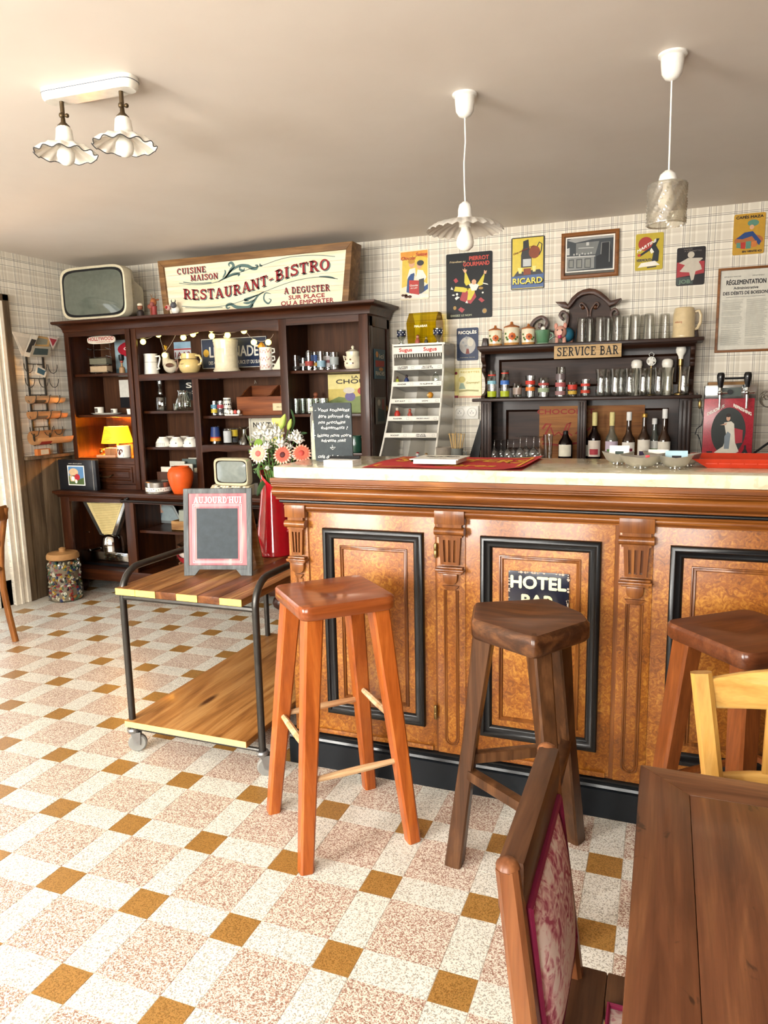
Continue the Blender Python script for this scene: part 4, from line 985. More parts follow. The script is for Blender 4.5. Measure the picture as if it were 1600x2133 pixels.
def scroll(pts, w, y0, y1, m=CARVED, nm='crest_scroll'):
    P_ = [Vector(cpx(*p)) for p in pts]; out = []
    for i in range(len(P_) - 1):
        p0, p1, p2, p3 = P_[max(i - 1, 0)], P_[i], P_[i + 1], P_[min(i + 2, len(P_) - 1)]
        for k in range(4):
            t = k / 4; out.append(tuple(.5 * ((2 * p1) + (-p0 + p2) * t + (2 * p0 - 5 * p1 + 4 * p2 - p3) * t * t + (-p0 + 3 * p1 - 3 * p2 + p3) * t ** 3)))
    out.append(tuple(P_[-1])); L_, R_ = strokepoly(out, w); mb = MB()
    n_ = len(L_); v = [(a, y0, b) for a, b in L_] + [(a, y0, b) for a, b in R_] + [(a, y1, b) for a, b in L_] + [(a, y1, b) for a, b in R_]; f = []
    for i in range(n_ - 1):
        f += [(i, i + 1, n_ + i + 1, n_ + i), (2 * n_ + i, 3 * n_ + i, 3 * n_ + i + 1, 2 * n_ + i + 1), (i, 2 * n_ + i, 2 * n_ + i + 1, i + 1), (n_ + i, n_ + i + 1, 3 * n_ + i + 1, 3 * n_ + i)]
    f += [(0, n_, 3 * n_, 2 * n_), (n_ - 1, 3 * n_ - 1, 4 * n_ - 1, 2 * n_ - 1)]
    bp(nm, mb.add(v, f), m, bevel=.002)
scroll([(1106, 700), (1110, 676), (1122, 664), (1134, 662), (1141, 672), (1136, 684), (1126, 682), (1127, 674)], .018, 3.08, 3.15)
scroll([(1141, 690), (1160, 692), (1178, 684), (1184, 668), (1183, 656), (1174, 650), (1168, 658), (1174, 666)], .016, 3.08, 3.15)
scroll([(1284, 690), (1276, 668), (1274, 652), (1282, 645), (1288, 653), (1281, 660)], .014, 3.08, 3.15)
scroll([(1226, 660), (1224, 645), (1214, 632), (1208, 636), (1213, 642)], .009, 3.10, 3.13); scroll([(1230, 660), (1232, 645), (1242, 631), (1248, 635), (1243, 642)], .009, 3.10, 3.13)
for x in (1215, 1241): bp('crest_scroll', MB().ball((cpx(x, 640)[0], 3.11, cpx(x, 640)[1]), .014), CARVED)
# plates of wood with lettering
sb = thing('service_bar_plate', 'small stencilled wooden plate reading SERVICE BAR on the back shelf', 'sign', (1.17, 2.955, 1.62))
x0, z1 = at(1154, 727, 2.93); x1, _ = at(1295, 718, 2.93)
STEN = wood('stencil_board', 'a08256', 'c0a071', 'cfb184', 'x', .6)
MB().box(x0, x1, 2.935, 2.943, 1.585, 1.66).obj('board', STEN, sb, w=True, bevel=.002)
mb = MB(); put_text(mb, 'SERVICE BAR', ((x0 + x1) / 2, 2.9342, 1.6), U, V, .05, (x1 - x0) * .92, serif=True); mb.obj('lettering', BLACKP, sb, w=True, smooth=0, fix=False)
cb = thing('chocolate_board', 'worn orange wooden board with red CHOCOLAT lettering inside the bottle shelf', 'sign', (1.25, 3.13, .99))
BRD = wood('orange_board', '7a4a22', '96602e', 'a8733c', 'x', .6)
x0 = at(1124, 858, 3.12)[0]
MB().box(x0, 1.50, 3.118, 3.128, .99, 1.31).obj('board', BRD, cb, w=True)
mb = MB(); put_text(mb, 'CHOCOLAT', (x0 - .012, 3.1172, 1.262), U, V, .03, .34, 'L', bold=.0012)
for pts, w in (([(0, -.10), (.03, -.04), (.05, 0), (.02, .0), (.0, -.03)], .012), ([(.05, -.02), (.07, -.07), (.1, -.05), (.12, -.07)], .01), ([(.12, -.07), (.15, 0), (.17, .01), (.15, -.05), (.18, -.07)], .01), ([(.2, -.06), (.23, -.03), (.25, -.06), (.29, -.02)], .01), ([(.0, -.12), (.12, -.13), (.30, -.1)], .012)):
    stroke(mb, [(x0 + .02 + a, 1.20 + b) for a, b in pts], w, (0, 3.1172, 0), U, V)
mb.obj('lettering', C('8e2a20', .6), cb, w=True, smooth=0, fix=False)
# ---------------------------------------------------------------- glasses
def shell(prof, t=.0018):
    """outer wall profile -> closed shell with a solid foot"""
    inner = [(max(r - t, .0005), z + (t if i == 0 else 0)) for i, (r, z) in enumerate(prof)]
    b = max(.006, .0)
    inn = [(max(r - t, 0.0005), max(z, prof[0][1] + b)) for r, z in prof]
    return [(0, prof[0][1])] + prof + inn[::-1] + [(0, prof[0][1] + b)]
def glass_thing(name, prof, label, group, loc, m=GLASS, n=16, flip=False, cat='glass', band=None):
    mb = MB().lathe(shell(prof), n=n)
    h = max(z for r, z in prof)
    if flip: mb.xf(Matrix.Translation((0, 0, h)) @ Matrix.Rotation(PI, 4, 'X'))
    if not band:
        o = mb.obj(name, m, loc=None); o.location = loc; return tag(o, label, cat, group)
    t = thing(name, label, cat, loc, 0, group); mb.obj('bowl', m, t)
    for nm, z0, z1, mm in band:
        rr = [r for r, z in prof]; zz = [z for r, z in prof]
        def rad(z):
            for (ra, za), (rb, zb) in zip(prof, prof[1:]):
                if za <= z <= zb and zb > za: return ra + (rb - ra) * (z - za) / (zb - za)
            return prof[-1][0]
        MB().lathe([(rad(z0) + .0006, z0), (rad((z0 + z1) / 2) + .0006, (z0 + z1) / 2), (rad(z1) + .0006, z1)], n=n).obj(nm, mm, t)
    return t
ORD = ('first', 'second', 'third', 'fourth', 'fifth', 'sixth', 'seventh', 'eighth', 'ninth', 'tenth', 'eleventh', 'twelfth')
TUMB = [(.024, 0), (.026, .004), (.027, .04), (.031, .09), (.034, .14)]
GOB = [(.026, 0), (.028, .004), (.031, .03), (.026, .075), (.028, .12), (.033, .155)]
SMALL = [(.022, 0), (.025, .003), (.027, .05), (.029, .085)]
ZT, ZM, ZL = 1.6785, 1.3655, .9845
tx = [1205, 1222, 1243, 1260, 1278, 1300, 1316, 1337, 1346, 1378]
first = None
for k, px in enumerate(tx):
    y = 3.0 + (.05 if k % 2 else 0) ; x = at(px + 6, 690, y)[0]
    lab = 'upturned clear tumbler on top of the back shelf, %s from the pink pig' % ORD[k]
    if px == 1378: lab = 'upturned clear tumbler standing alone left of the beige stein'
    if first is None: first = glass_thing('tumbler', TUMB, lab, 'tumblers on top of the back shelf', (x, y, ZT), flip=True)
    else: c_ = first.copy(); COL.objects.link(c_); c_.location = (x, y, ZT); c_['label'] = lab
first = None
for k, px in enumerate((1252, 1264, 1282, 1294, 1312, 1322, 1340, 1352, 1372, 1392, 1424)):
    y = 2.98 + (.06 if k % 2 else 0); x = at(px, 790, y)[0]
    lab = 'tall clear waisted glass on the middle shelf, %s from the red banded glass' % ORD[k] if px < 1420 else 'waisted glass under the spare bulb at the right end of the shelf'
    if first is None: first = glass_thing('beer_glass', GOB, lab, 'waisted glasses on the middle shelf', (x, y, ZM))
    else: c_ = first.copy(); COL.objects.link(c_); c_.location = (x, y, ZM); c_['label'] = lab
# decorated glasses, left half of the middle shelf
G_ = 'decorated glasses on the middle shelf'
def deco(px, prof, label, band, n=14, y=2.98):
    return glass_thing('decorated_glass', prof, label, G_, (at(px, 790, y)[0], y, ZM), band=band, n=n)
TALL = [(.024, 0), (.027, .004), (.029, .06), (.026, .12), (.022, .165)]
LIME, SKY, ROYAL = C('a9b52a', .4), C('86b6c4', .4), C('3f6cb4', .4); RED_ = C('c23a2c', .4); ORG = C('d0702c', .4); PRT = C('8d6a62', .5); WHT = C('e9e4da', .4)
deco(1025, TALL, 'bottle-shaped glass with pale blue and lime bands at the left end', [('print', .008, .042, LIME), ('print', .085, .105, SKY), ('print', .135, .142, RED_)])
deco(1052, TALL, 'bottle-shaped glass with royal blue and lime bands', [('print', .008, .042, LIME), ('print', .08, .105, ROYAL), ('print', .145, .152, RED_)])
deco(1078, SMALL, 'short clear glass with faint brown print', [('print', .02, .06, clear_glass('faint_print', 'c9b3a4', 1.4, .05, .2, .45))])
deco(1105, [(.024, 0), (.027, .003), (.028, .07), (.03, .13)], 'tall glass with red and orange fruit print', [('print', .078, .1, RED_), ('print', .04, .062, ORG)])
deco(1133, [(.03, 0), (.033, .003), (.034, .05), (.03, .115)], 'wide smoky glass with green medallion print', [('print', .03, .055, C('9aa98a', .5)), ('print', .07, .085, C('a44a44', .5))])
deco(1168, [(.026, 0), (.03, .003), (.031, .07), (.028, .14), (.026, .175)], 'tall patterned glass tower with red and black scrawls', [('print', .06, .085, C('a8595a', .5)), ('print', .1, .135, clear_glass('scrawl', '8f7f80', 1.4, .05, .2, .5)), ('print', .012, .035, C('95706f', .5))])
deco(1193, SMALL, 'short glass with red and yellow flower band', [('print', .042, .07, RED_), ('print', .015, .035, C('c9a43c', .5))])
deco(1220, [(.025, 0), (.027, .003), (.027, .1)], 'straight glass with two red bands', [('print', .06, .075, RED_), ('print', .02, .038, C('b8402a', .5))])
# upside-down stemware on the lower shelf
WINE = [(0, 0), (.026, 0), (.030, .018), (.032, .04), (.028, .062), (.012, .078), (.004, .088), (.0035, .13), (.006, .136), (.028, .139), (.03, .141), (0, .1415)]
first = None
for k, (px, s_) in enumerate(((1030, .9), (1044, .88), (1058, .92), (1070, .9), (1084, 1.05), (1097, 1.05), (1112, 1.06), (1124, 1.03))):
    y = 2.99 + (.055 if k % 2 else 0); x = at(px, 920, y)[0]
    if first is None:
        o = MB().lathe(WINE, n=16).obj('wine_glass', clear_glass('stem_glass', 'f0f0ee', 1.55, .14, .02, .02)); tag(o, 'upturned wine glass on the bottom back shelf', 'glass', 'upturned wine glasses'); first = o
    else: o = first.copy(); COL.objects.link(o)
    o.location = (x, y, ZL); o.scale = (s_, s_, s_); o['label'] = 'upturned wine glass on the bottom back shelf, %s from the left' % ORD[k]
glass_thing('stacked_glass', [(.02, 0), (.023, .003), (.03, .16)], 'tall stacked clear beer glass beside the brown bottle', None, (at(1142, 920, 2.98)[0], 2.98, ZL))
# bottles
def bottle(px, label, body_h, r, neck_h, glass, cap, lab_col, cap_h, y=3.0, labz=(.03, .12), shoulder=.05, lab2=None, oval=False):
    x = at(px, 930, y)[0]; t = thing('syrup_bottle' if not oval else 'flask_bottle', label, 'bottle', (x, y, ZL), 0, 'bottles on the bottom shelf')
    pr_ = [(0, 0), (r * .92, 0), (r, .006), (r, body_h), (r * .92, body_h + shoulder * .35), (r * .55, body_h + shoulder * .8), (.0135, body_h + shoulder * 1.3), (.0125, body_h + shoulder * 1.3 + neck_h), (0, body_h + shoulder * 1.3 + neck_h)]
    MB().lathe(pr_, n=18).obj('body', glass, t)
    zt = body_h + shoulder * 1.3 + neck_h
    MB().lathe([(.0145, zt - cap_h), (.015, zt - cap_h + .002), (.015, zt), (.013, zt + .004), (0, zt + .004)], n=14).obj('cap', cap, t)
    a0, a1 = -PI / 2 - (1.0 if oval else 1.25), -PI / 2 + (1.0 if oval else 1.25)
    lb = MB().lathe([(r + .0006, labz[0]), (r + .0006, labz[1])], n=14, a0=a0, a1=a1).obj('label', lab_col, t)
    if lab2: MB().lathe([(r + .0012, labz[0] + .012), (r + .0012, labz[0] + .045)], n=8, a0=-PI / 2 - .7, a1=-PI / 2 + .7).obj('label_picture', lab2, t)
    return t
SYR = clear_glass('dark_syrup', '1a0b0b', 1.5, .05, .03, .6); SYG = clear_glass('clear_bottle', 'cfd6cc', 1.5, .06, .03, .1); SYB = clear_glass('brown_bottle', '5a4030', 1.5, .06, .03, .35)
YCAP = C('dccf8e', .5)
bottle(1178, 'black flask with white oval label beside the shelf post', .10, .042, .012, SYR, C('151515', .4), C('e8e2cf', .7), .02, labz=(.03, .1), oval=True)
bottle(1218, 'small black flask with white label, half hidden behind the shelf post', .10, .036, .012, SYR, C('151515', .4), C('e8e2cf', .7), .02, y=3.05, labz=(.03, .095), oval=True)
bottle(1238, 'dark red syrup bottle with strawberry label and yellow cap', .135, .036, .085, SYR, YCAP, C('e4d7c8', .7), .075, lab2=C('b0404a', .6), labz=(.03, .125))
bottle(1274, 'mint syrup bottle with green leaf label and yellow cap', .125, .036, .095, SYG, YCAP, C('cdbccd', .7), .075, lab2=C('5f9050', .6), labz=(.03, .12))
bottle(1309, 'syrup bottle with berry label and white cap', .12, .036, .1, SYB, C('ecebe6', .5), C('efeae0', .7), .045, lab2=C('7d2f3c', .6), labz=(.035, .115))
bottle(1341, 'CASSIS blackcurrant bottle with square label and gold cap', .13, .035, .08, SYB, C('b28a40', .35, .6), C('eee8da', .7), .018, lab2=C('3c2c4c', .6), labz=(.02, .13))
bottle(1362, 'pale bottle with green label between two dark ones', .12, .03, .06, SYG, C('ecebe6', .5), C('e9e6dc', .7), .03, y=3.06, lab2=C('6a9a3a', .6))
bottle(1383, 'brown syrup bottle with orange label and white cap at the right end', .125, .035, .11, SYB, C('ecebe6', .5), C('ece6d6', .7), .05, lab2=C('b07a3a', .6), labz=(.03, .12))
mb = MB()
# ---------------------------------------------------------------- jars, pig and stein on top
def jar(px, s_, label):
    x = at(px, 690, 3.02)[0]; t = thing('spice_jar', label, 'jar', (x, 3.02, ZT), 0, 'painted spice jars'); 
    MB().lathe([(0, 0), (.034, 0), (.039, .006), (.04, .012), (.041, .03), (.042, .085), (.038, .095), (0, .095)], n=20).obj('body', CREAMC, t)
    MB().lathe([(.0395, .0005), (.0405, .012), (.041, .013)], n=20).obj('base_band', C('c08a4a', .35), t)
    MB().lathe([(.0, .124), (.007, .122), (.008, .112), (.012, .108), (.036, .1), (.042, .096), (.042, .092), (0, .092)], n=20).obj('lid', C('a8622c', .4), t)
    f = MB(); a0 = -PI / 2 + .25
    def pt(a, z, l): r_ = .0425 + l; return (r_ * math.cos(a), r_ * math.sin(a), z)
    def blob(mb_, a, z, ra, rz, l, n=10): mb_.add([pt(a + ra * math.cos(2 * PI * i / n), z + rz * math.sin(2 * PI * i / n), l) for i in range(n)], [tuple(range(n))])
    for q in range(8): an = 2 * PI * q / 8; blob(f, a0 + .32 * math.cos(an), .045 + .013 * math.sin(an), .16, .007, .0004)
    f.obj('flower', C('c8642a', .5), t, fix=False)
    f = MB(); blob(f, a0, .045, .16, .007, .001); f.obj('flower_centre', C('7a2f1c', .5), t, fix=False)
    f = MB()
    for da, z in ((-.75, .04), (-.6, .03), (.7, .04), (-.9, .06), (.45, .03)): blob(f, a0 + da, z, .16, .006, .0005)
    f.obj('leaves', C('4c6a2c', .5), t, fix=False)
    t.scale = (s_, s_, s_); return t
jar(1032, 1.0, 'small cream spice jar with painted flower, leftmost on the top shelf'); jar(1066, 1.14, 'larger cream flower jar second on the top shelf'); jar(1101, 1.0, 'cream flower jar next to the green cup')
x = at(1131, 700, 2.99)[0]; t = thing('coffee_dripper', 'green ceramic coffee filter cup beside the painted jars', 'cup', (x, 2.99, ZT)); GR = C('55805e', .3, coat=.4)
MB().lathe([(0, .004), (.03, .004), (.036, .012), (.046, .078), (.043, .078), (.033, .016), (0, .014)], n=20).obj('cup', GR, t); MB().lathe([(0, 0), (.042, 0), (.043, .004), (0, .005)], n=20).obj('saucer', C('8fa98c', .3), t)
MB().tube([(.042, 0, .062), (.058, 0, .058), (.06, 0, .04), (.038, 0, .024)], .005, 6).obj('handle', GR, t); MB().ball((0, .01, .088), .014).obj('white_knob', PORC, t)
x = at(1168, 700, 3.0)[0]; t = thing('toy_pig', 'pink toy pig with open mouth and blue shirt on the top shelf', 'toy', (x, 3.0, ZT)); PK = C('d09a86', .4); 
MB().ball((.03, .05, .05), .045, 14, 9, (.95, 1.3, .95)).obj('body', C('2f6f88', .5), t)
MB().ball((0, -.01, .062), .036, 14, 9, (1, .95, 1.05)).obj('head', PK, t)
for s_ in (-1, 1): MB().ball((s_ * .026, -.01, .098), .014, 10, 6, (.8, .5, 1.3)).obj('ear', C('cf8f7c', .5), t); MB().tube([(s_ * .022, 0, .0), (s_ * .02, 0, .035)], .011, 8).obj('leg', PK, t); MB().ball((s_ * .013, -.043, .072), .005).obj('eye', DARK, t)
for q in (.018, .048): MB().tube([(q, .085, 0), (q, .085, .03)], .012, 8).obj('leg', PK, t)
MB().lathe([(0, 0), (.015, 0), (.016, .012), (0, .012)], n=14).xf(Matrix.Translation((0, -.043, .058)) @ Matrix.Rotation(PI / 2, 4, 'X')).obj('snout', C('d8a592', .4), t)
MB().ball((0, -.04, .036), .012, 10, 6, (1, .6, 1)).obj('mouth', C('b03a5a', .5), t)
x = at(1424, 690, 3.02)[0]; t = thing('beer_stein', 'tall beige stoneware beer stein at the right end of the top shelf', 'mug', (x, 3.02, ZT)); BE = C('d3bd92', .3, coat=.3)
MB().lathe([(0, 0), (.058, 0), (.06, .004), (.06, .016), (.058, .02), (.057, .13), (.053, .15), (.05, .162), (.044, .165), (.044, .03), (0, .03)], n=28).obj('body', BE, t)
MB().tube([(.052, .0, .14), (.075, 0, .145), (.086, 0, .12), (.084, 0, .08), (.07, 0, .05), (.056, 0, .045)], .008, 8, flat=.7).obj('handle', BE, t)
mb = MB()
for s_, z, h in (('enburg', .08, .011),): put_text(mb, s_, (0, 0, z), U, V, h, .042)
mb.v = [(.0588 * math.sin(px_ / .058 - .55), -.0588 * math.cos(px_ / .058 - .55), z) for px_, y_, z in mb.v]; mb.obj('print', C('b0412c', .5), t, fix=False)
# spare bulb in a brass holder, small clocks behind the glasses
x = at(1418, 760, 3.06)[0]; t = thing('bulb_lamp', 'white globe bulb on a brass holder at the right end of the middle shelf', 'lamp', (x, 3.06, ZM))
MB().lathe([(0, 0), (.03, 0), (.03, .008), (.01, .015), (.009, .16), (.014, .165), (.014, .2), (0, .2)], n=14).obj('holder', BRASS, t); MB().lathe([(.013, .2), (.014, .215), (.027, .238), (.029, .252), (.025, .27), (.012, .28), (0, .282)], n=18).obj('bulb', BULB, t)
for px, label in ((1327, 'small white round object peeping over the tall glasses'), (1391, 'folded white napkin behind the waisted glasses')):
    x = at(px, 755, 3.1)[0]; o = MB().lathe([(0, 0), (.026, 0), (.028, .16), (.032, .175), (.03, .195), (.02, .205), (0, .207)], n=14).obj('white_carafe', PORC); o.location = (x, 3.09, ZM); tag(o, label, 'carafe')
x = at(1357, 752, 3.1)[0]; t = thing('small_clock', 'small silver pocket clock standing behind the tall glasses', 'clock', (x, 3.1, ZM))
MB().tube([(0, 0, 0), (0, 0, .17)], .003, 6).lathe([(0, 0), (.03, 0), (.03, .004), (0, .006)], n=12).obj('stand', BRASS, t); MB().lathe([(0, -.006), (.026, -.006), (.028, 0), (.026, .006), (0, .006)], n=20).xf(Matrix.Translation((0, 0, .195)) @ Matrix.Rotation(PI / 2, 4, 'X')).obj('case', C('8a8880', .4, .7), t); MB().lathe([(0, .0065), (.022, .0065)], n=20).xf(Matrix.Translation((0, 0, .195)) @ Matrix.Rotation(PI / 2, 4, 'X')).obj('dial', PAPER, t)
MB().tube([(-.01, 0, .223), (-.014, 0, .235), (0, 0, .247), (.014, 0, .235), (.01, 0, .223)], .003, 6).obj('ring', C('8a8880', .4, .7), t)
# ---------------------------------------------------------------- tin plates, pictures and fittings on the walls
class Plate:
    """flat printed plate hanging on the back wall; drawing coordinates run 0..1 from its lower left corner"""
    def __init__(s, name, label, x0, x1, z0, z1, base, y=3.1855, cat='sign', r=.01, t=.002, rough=.3):
        s.x0, s.w, s.z0, s.h, s.y = x0, x1 - x0, z0, z1 - z0, y - t
        s.t = thing(name, label, cat, ((x0 + x1) / 2, y, z0))
        pts = [(x0, z0), (x1, z0), (x1, z1), (x0, z1)]
        MB().prism(rounded(pts, r, 3) if r else pts, y - t, y + .003).obj('plate', base, s.t, w=True, smooth=0)
        s.k = 0
    def o(s): s.k += 1; return (s.x0, s.y - .0003 * s.k, s.z0)
    def p(s, pts): return [(a * s.w, b * s.h) for a, b in pts]
    def shape(s, nm, m, *polys):
        mb = MB(); o = s.o()
        for q in polys: poly(mb, s.p(q), o, U, V)
        mb.obj(nm, m, s.t, w=True, smooth=0, fix=False); return s
    def line(s, nm, m, w, *lines):
        mb = MB(); o = s.o()
        for q in lines: stroke(mb, s.p(q), w, o, U, V)
        mb.obj(nm, m, s.t, w=True, smooth=0, fix=False); return s
    def text(s, m, *rows):
        mb = MB(); o = s.o()
        for txt, cx, z, h, w, *ex in rows:
            e = ex[0] if ex else {}
            put_text(mb, txt, (o[0] + cx * s.w, o[1], o[2] + z * s.h), U, V, h * s.h, w * s.w, e.get('al', 'C'), e.get('sh', 0), e.get('warp'), e.get('b', .0008))
        mb.obj('lettering', m, s.t, w=True, smooth=0, fix=False); return s
def E_(rx, ry, cx, cy, n=18): return disc(rx, ry, cx, cy, n)
CR, YE, RE, BL, BK, WH, FLE, BRN, ORN, GRN, GRY = C('efe3c4', .4), C('e0c03a', .35), C('b8352c', .4), C('2c4f86', .4), C('1b1b1e', .3), C('eee9dc', .4), C('dba985', .5), C('5a3422', .5), C('cf7a3a', .5), C('5c8a78', .5), C('8c8a84', .5)
p = Plate('chocolate_plate', 'tin plate reading Chocolat Suisse with two children and a red box', -.04, .157, 2.008, 2.318, CR)
p.shape('picture', YE, [(.06, .25), (.3, .3), (.35, .55), (.95, .3), (.97, .95), (.6, .97), (.1, .9)])
p.shape('picture', C('e09a3a', .4), [(.04, .82), (.6, .9), (.97, .82), (.97, .98), (.04, .97)])
p.shape('picture', BL, [(.22, .16), (.42, .12), (.52, .56), (.36, .58), (.26, .4)], [(.7, .1), (.97, .2), (.97, .3), (.8, .24)])
p.shape('picture', WH, [(.24, .42), (.34, .62), (.54, .64), (.56, .42), (.5, .54), (.38, .52)], [(.56, .44), (.62, .6), (.8, .58), (.92, .44), (.86, .38), (.6, .4)], [(.02, .03), (.98, .03), (.98, .1), (.3, .12), (.02, .12)])
p.shape('picture', FLE, E_(.1, .075, .42, .72), E_(.09, .065, .68, .68))
p.shape('picture', C('c8923c', .5), E_(.12, .05, .41, .775)); p.shape('picture', BK, E_(.12, .055, .72, .73), [(.66, .1), (.84, .16), (.84, .42), (.66, .4)])
p.shape('picture', RE, [(.32, .14), (.66, .09), (.66, .38), (.32, .4)]); p.shape('picture', BRN, E_(.06, .025, .1, .1), E_(.07, .03, .22, .07), E_(.06, .025, .2, .1), E_(.07, .03, .34, .065))
p.text(RE, ('Chocolat', .3, .81, .07, .5, {'sh': .25}), ('Suisse', .75, .87, .07, .38, {'sh': .25})); p.text(WH, ('Chocolat', .49, .27, .04, .28, {'b': .0003}), ('AU LAIT', .49, .22, .03, .24, {'b': .0003}))
p = Plate('black_tin_plate', 'large black tin plate reading PIERROT GOURMAND with a leaping yellow figure', .273, .571, 1.87, 2.271, C('0f1113', .5))
p.shape('picture', C('a83238', .4), [(.3, .3), (.36, .42), (.62, .42), (.66, .32), (.54, .22), (.32, .28)], [(.16, .6), (.22, .63), (.27, .58), (.21, .55)], [(.26, .14), (.32, .18), (.41, .14), (.35, .09)], [(.7, .28), (.76, .31), (.84, .26), (.78, .23)])
p.shape('picture', C('d3c43c', .4), [(.4, .55), (.41, .7), (.44, .7), (.54, .53), (.44, .5)], [(.68, .52), (.82, .66), (.84, .65), (.8, .5), (.72, .48)], [(.2, .5), (.17, .43), (.42, .4), (.5, .45), (.38, .48)], [(.46, .46), (.64, .46), (.62, .38), (.54, .28), (.46, .28), (.48, .38)])
p.shape('picture', WH, [(.5, .52), (.6, .54), (.72, .5), (.66, .42), (.56, .42)], [(.12, .5), (.1, .46), (.16, .45)], [(.46, .28), (.42, .24), (.48, .23)], [(.8, .53), (.9, .51), (.92, .49), (.8, .515)], [(.19, .32), (.24, .35), (.3, .33), (.22, .29)], E_(.025, .02, .24, .38), E_(.02, .014, .8, .38), E_(.03, .01, .16, .37))
p.shape('picture', FLE, E_(.05, .04, .61, .55), [(.4, .7), (.36, .76), (.4, .745), (.41, .78), (.43, .74), (.46, .75), (.44, .7)], [(.82, .66), (.83, .72), (.86, .7), (.89, .71), (.87, .66)])
p.shape('picture', C('a8823a', .4), E_(.045, .035, .84, .1), E_(.035, .03, .19, .17), E_(.05, .02, .76, .45)); p.line('picture', BK, .003, E_(.05, .04, .84, .1))
p.text(C('c0483a', .4), ('PIERROT', .72, .88, .062, .42, {'b': .0012}), ('GOURMAND', .66, .795, .062, .56, {'b': .0012})); p.text(C('cdb98e', .4), ('Friandises au', .25, .86, .03, .34, {'sh': .3, 'b': .0003})); p.text(C('b9bf9e', .4), ('EXIGEZ LE NOM', .33, .035, .03, .46, {'b': .0003}))
p = Plate('blue_tin_plate', 'small dark blue tin plate reading RICQLES with a moon disc', .341, .482, 1.607, 1.811, C('1c2c4c', .45))
p.shape('picture', C('a9a49c', .4), E_(.38, .27, .5, .46)); p.shape('picture', BK, E_(.05, .04, .3, .55), E_(.04, .05, .45, .7), E_(.06, .03, .42, .45)); p.shape('picture', C('7c3a30', .5), [(.42, .2), (.6, .2), (.56, .36), (.46, .36)]); p.shape('picture', C('c9c2ae', .4), E_(.14, .13, .64, .56))
p.text(WH, ('RICQLÈS', .5, .82, .09, .84, {'b': .0012})); p.text(C('b8b088', .4), ('menthe forte', .5, .08, .03, .7, {'b': 0}))
p = Plate('yellow_tin_plate', 'pale yellow plate with a green dressed figure above the wall sockets', .317, .504, 1.37, 1.558, C('e4d68e', .5))
p.shape('picture', C('f0e7b4', .4), [(.2, .05), (.98, .05), (.98, .95), (.2, .95)]); p.shape('picture', C('9fb49c', .5), [(.2, .3), (.26, .5), (.36, .5), (.44, .3)]); p.shape('picture', C('d8c878', .5), E_(.12, .11, .31, .62)); p.shape('picture', C('b9b07a', .5), [(.2, .18), (.5, .22), (.9, .2), (.9, .26), (.5, .28), (.2, .26)])
p.shape('picture', C('8a2a3a', .5), [(0, 0), (.18, 0), (.18, .08), (0, .08)], E_(.05, .05, .1, .84)); p.shape('picture', C('d89a7c', .5), [(.2, 0), (1, 0), (1, .06), (.2, .06)]); p.text(C('b09a3c', .5), ('Gourmand !', .7, .48, .07, .48, {'sh': .2, 'b': .0003})); p.text(C('c9b04a', .5), ('RECETTES', .6, .84, .06, .66, {'b': .0003}))
p = Plate('yellow_blue_plate', 'yellow and blue tin plate reading RICARD with bottle and brown jug', .689, .893, 2.023, 2.332, BK)
p.shape('picture', C('dcc43c', .3), [(.04, .02), (.96, .02), (.96, .98), (.04, .98)]); p.shape('picture', C('33568c', .35), [(.02, .03), (.98, .03), (.98, .3), (.02, .26)]); p.shape('picture', BK, [(.3, .42), (.3, .66), (.36, .8), (.36, .92), (.52, .95), (.54, .8), (.62, .66), (.62, .42)], [(.08, .26), (.2, .36), (.4, .34), (.62, .36), (.86, .37), (.96, .28)])
p.shape('picture', C('8a4526', .4), E_(.17, .12, .7, .7), [(.38, .28), (.6, .28), (.6, .4), (.38, .4)]); p.shape('picture', C('c4c8c6', .4), [(.36, .44), (.6, .44), (.6, .58), (.36, .58)]); p.shape('picture', C('efe089', .4), [(.2, .42), (.34, .42), (.32, .31), (.24, .31)], [(.64, .44), (.76, .44), (.74, .33), (.66, .33)])
p.line('picture', BK, .006, [(.78, .8), (.84, .88), (.92, .84), (.9, .72), (.84, .64)]); p.text(BLACKP, ('RICARD', .52, .1, .115, .9, {'b': .002})); p.text(C('e8d84a', .35), ('RICARD', .5, .11, .115, .88, {'b': .0014})); p.text(C('7a2c22', .5), ('Cinq volumes d\'eau', .38, .74, .035, .62, {'b': .0005, 'warp': lambda X, Y: (X, Y + .35 * X)}))
# framed black and white photograph
fx0, fx1, fz0, fz1 = .994, 1.324, 2.063, 2.327
pf = thing('framed_photograph', 'oak framed black and white photograph of an old bar', 'picture', (1.16, 3.18, 2.063))
frame_ring(MB(), fx0, fx1, fz0, fz1, [(0, 3.188), (0, 3.166), (.004, 3.163), (.018, 3.163), (.022, 3.17), (.024, 3.178)]).obj('frame', FRAMEOAK, pf, w=True)
MB().box(fx0 + .02, fx1 - .02, 3.178, 3.187, fz0 + .02, fz1 - .02).obj('mount', C('5d5a52', .6), pf, w=True); MB().box(fx0 + .024, fx1 - .024, 3.1768, 3.178, fz0 + .038, fz1 - .024).obj('border', PAPER, pf, w=True)
class Pic(Plate):
    def __init__(s, t, x0, x1, z0, z1, y): s.t, s.x0, s.w, s.z0, s.h, s.y, s.k = t, x0, x1 - x0, z0, z1 - z0, y, 0
p = Pic(pf, fx0 + .032, fx1 - .032, fz0 + .045, fz1 - .032, 3.1766); g = lambda h: C(h, .4)
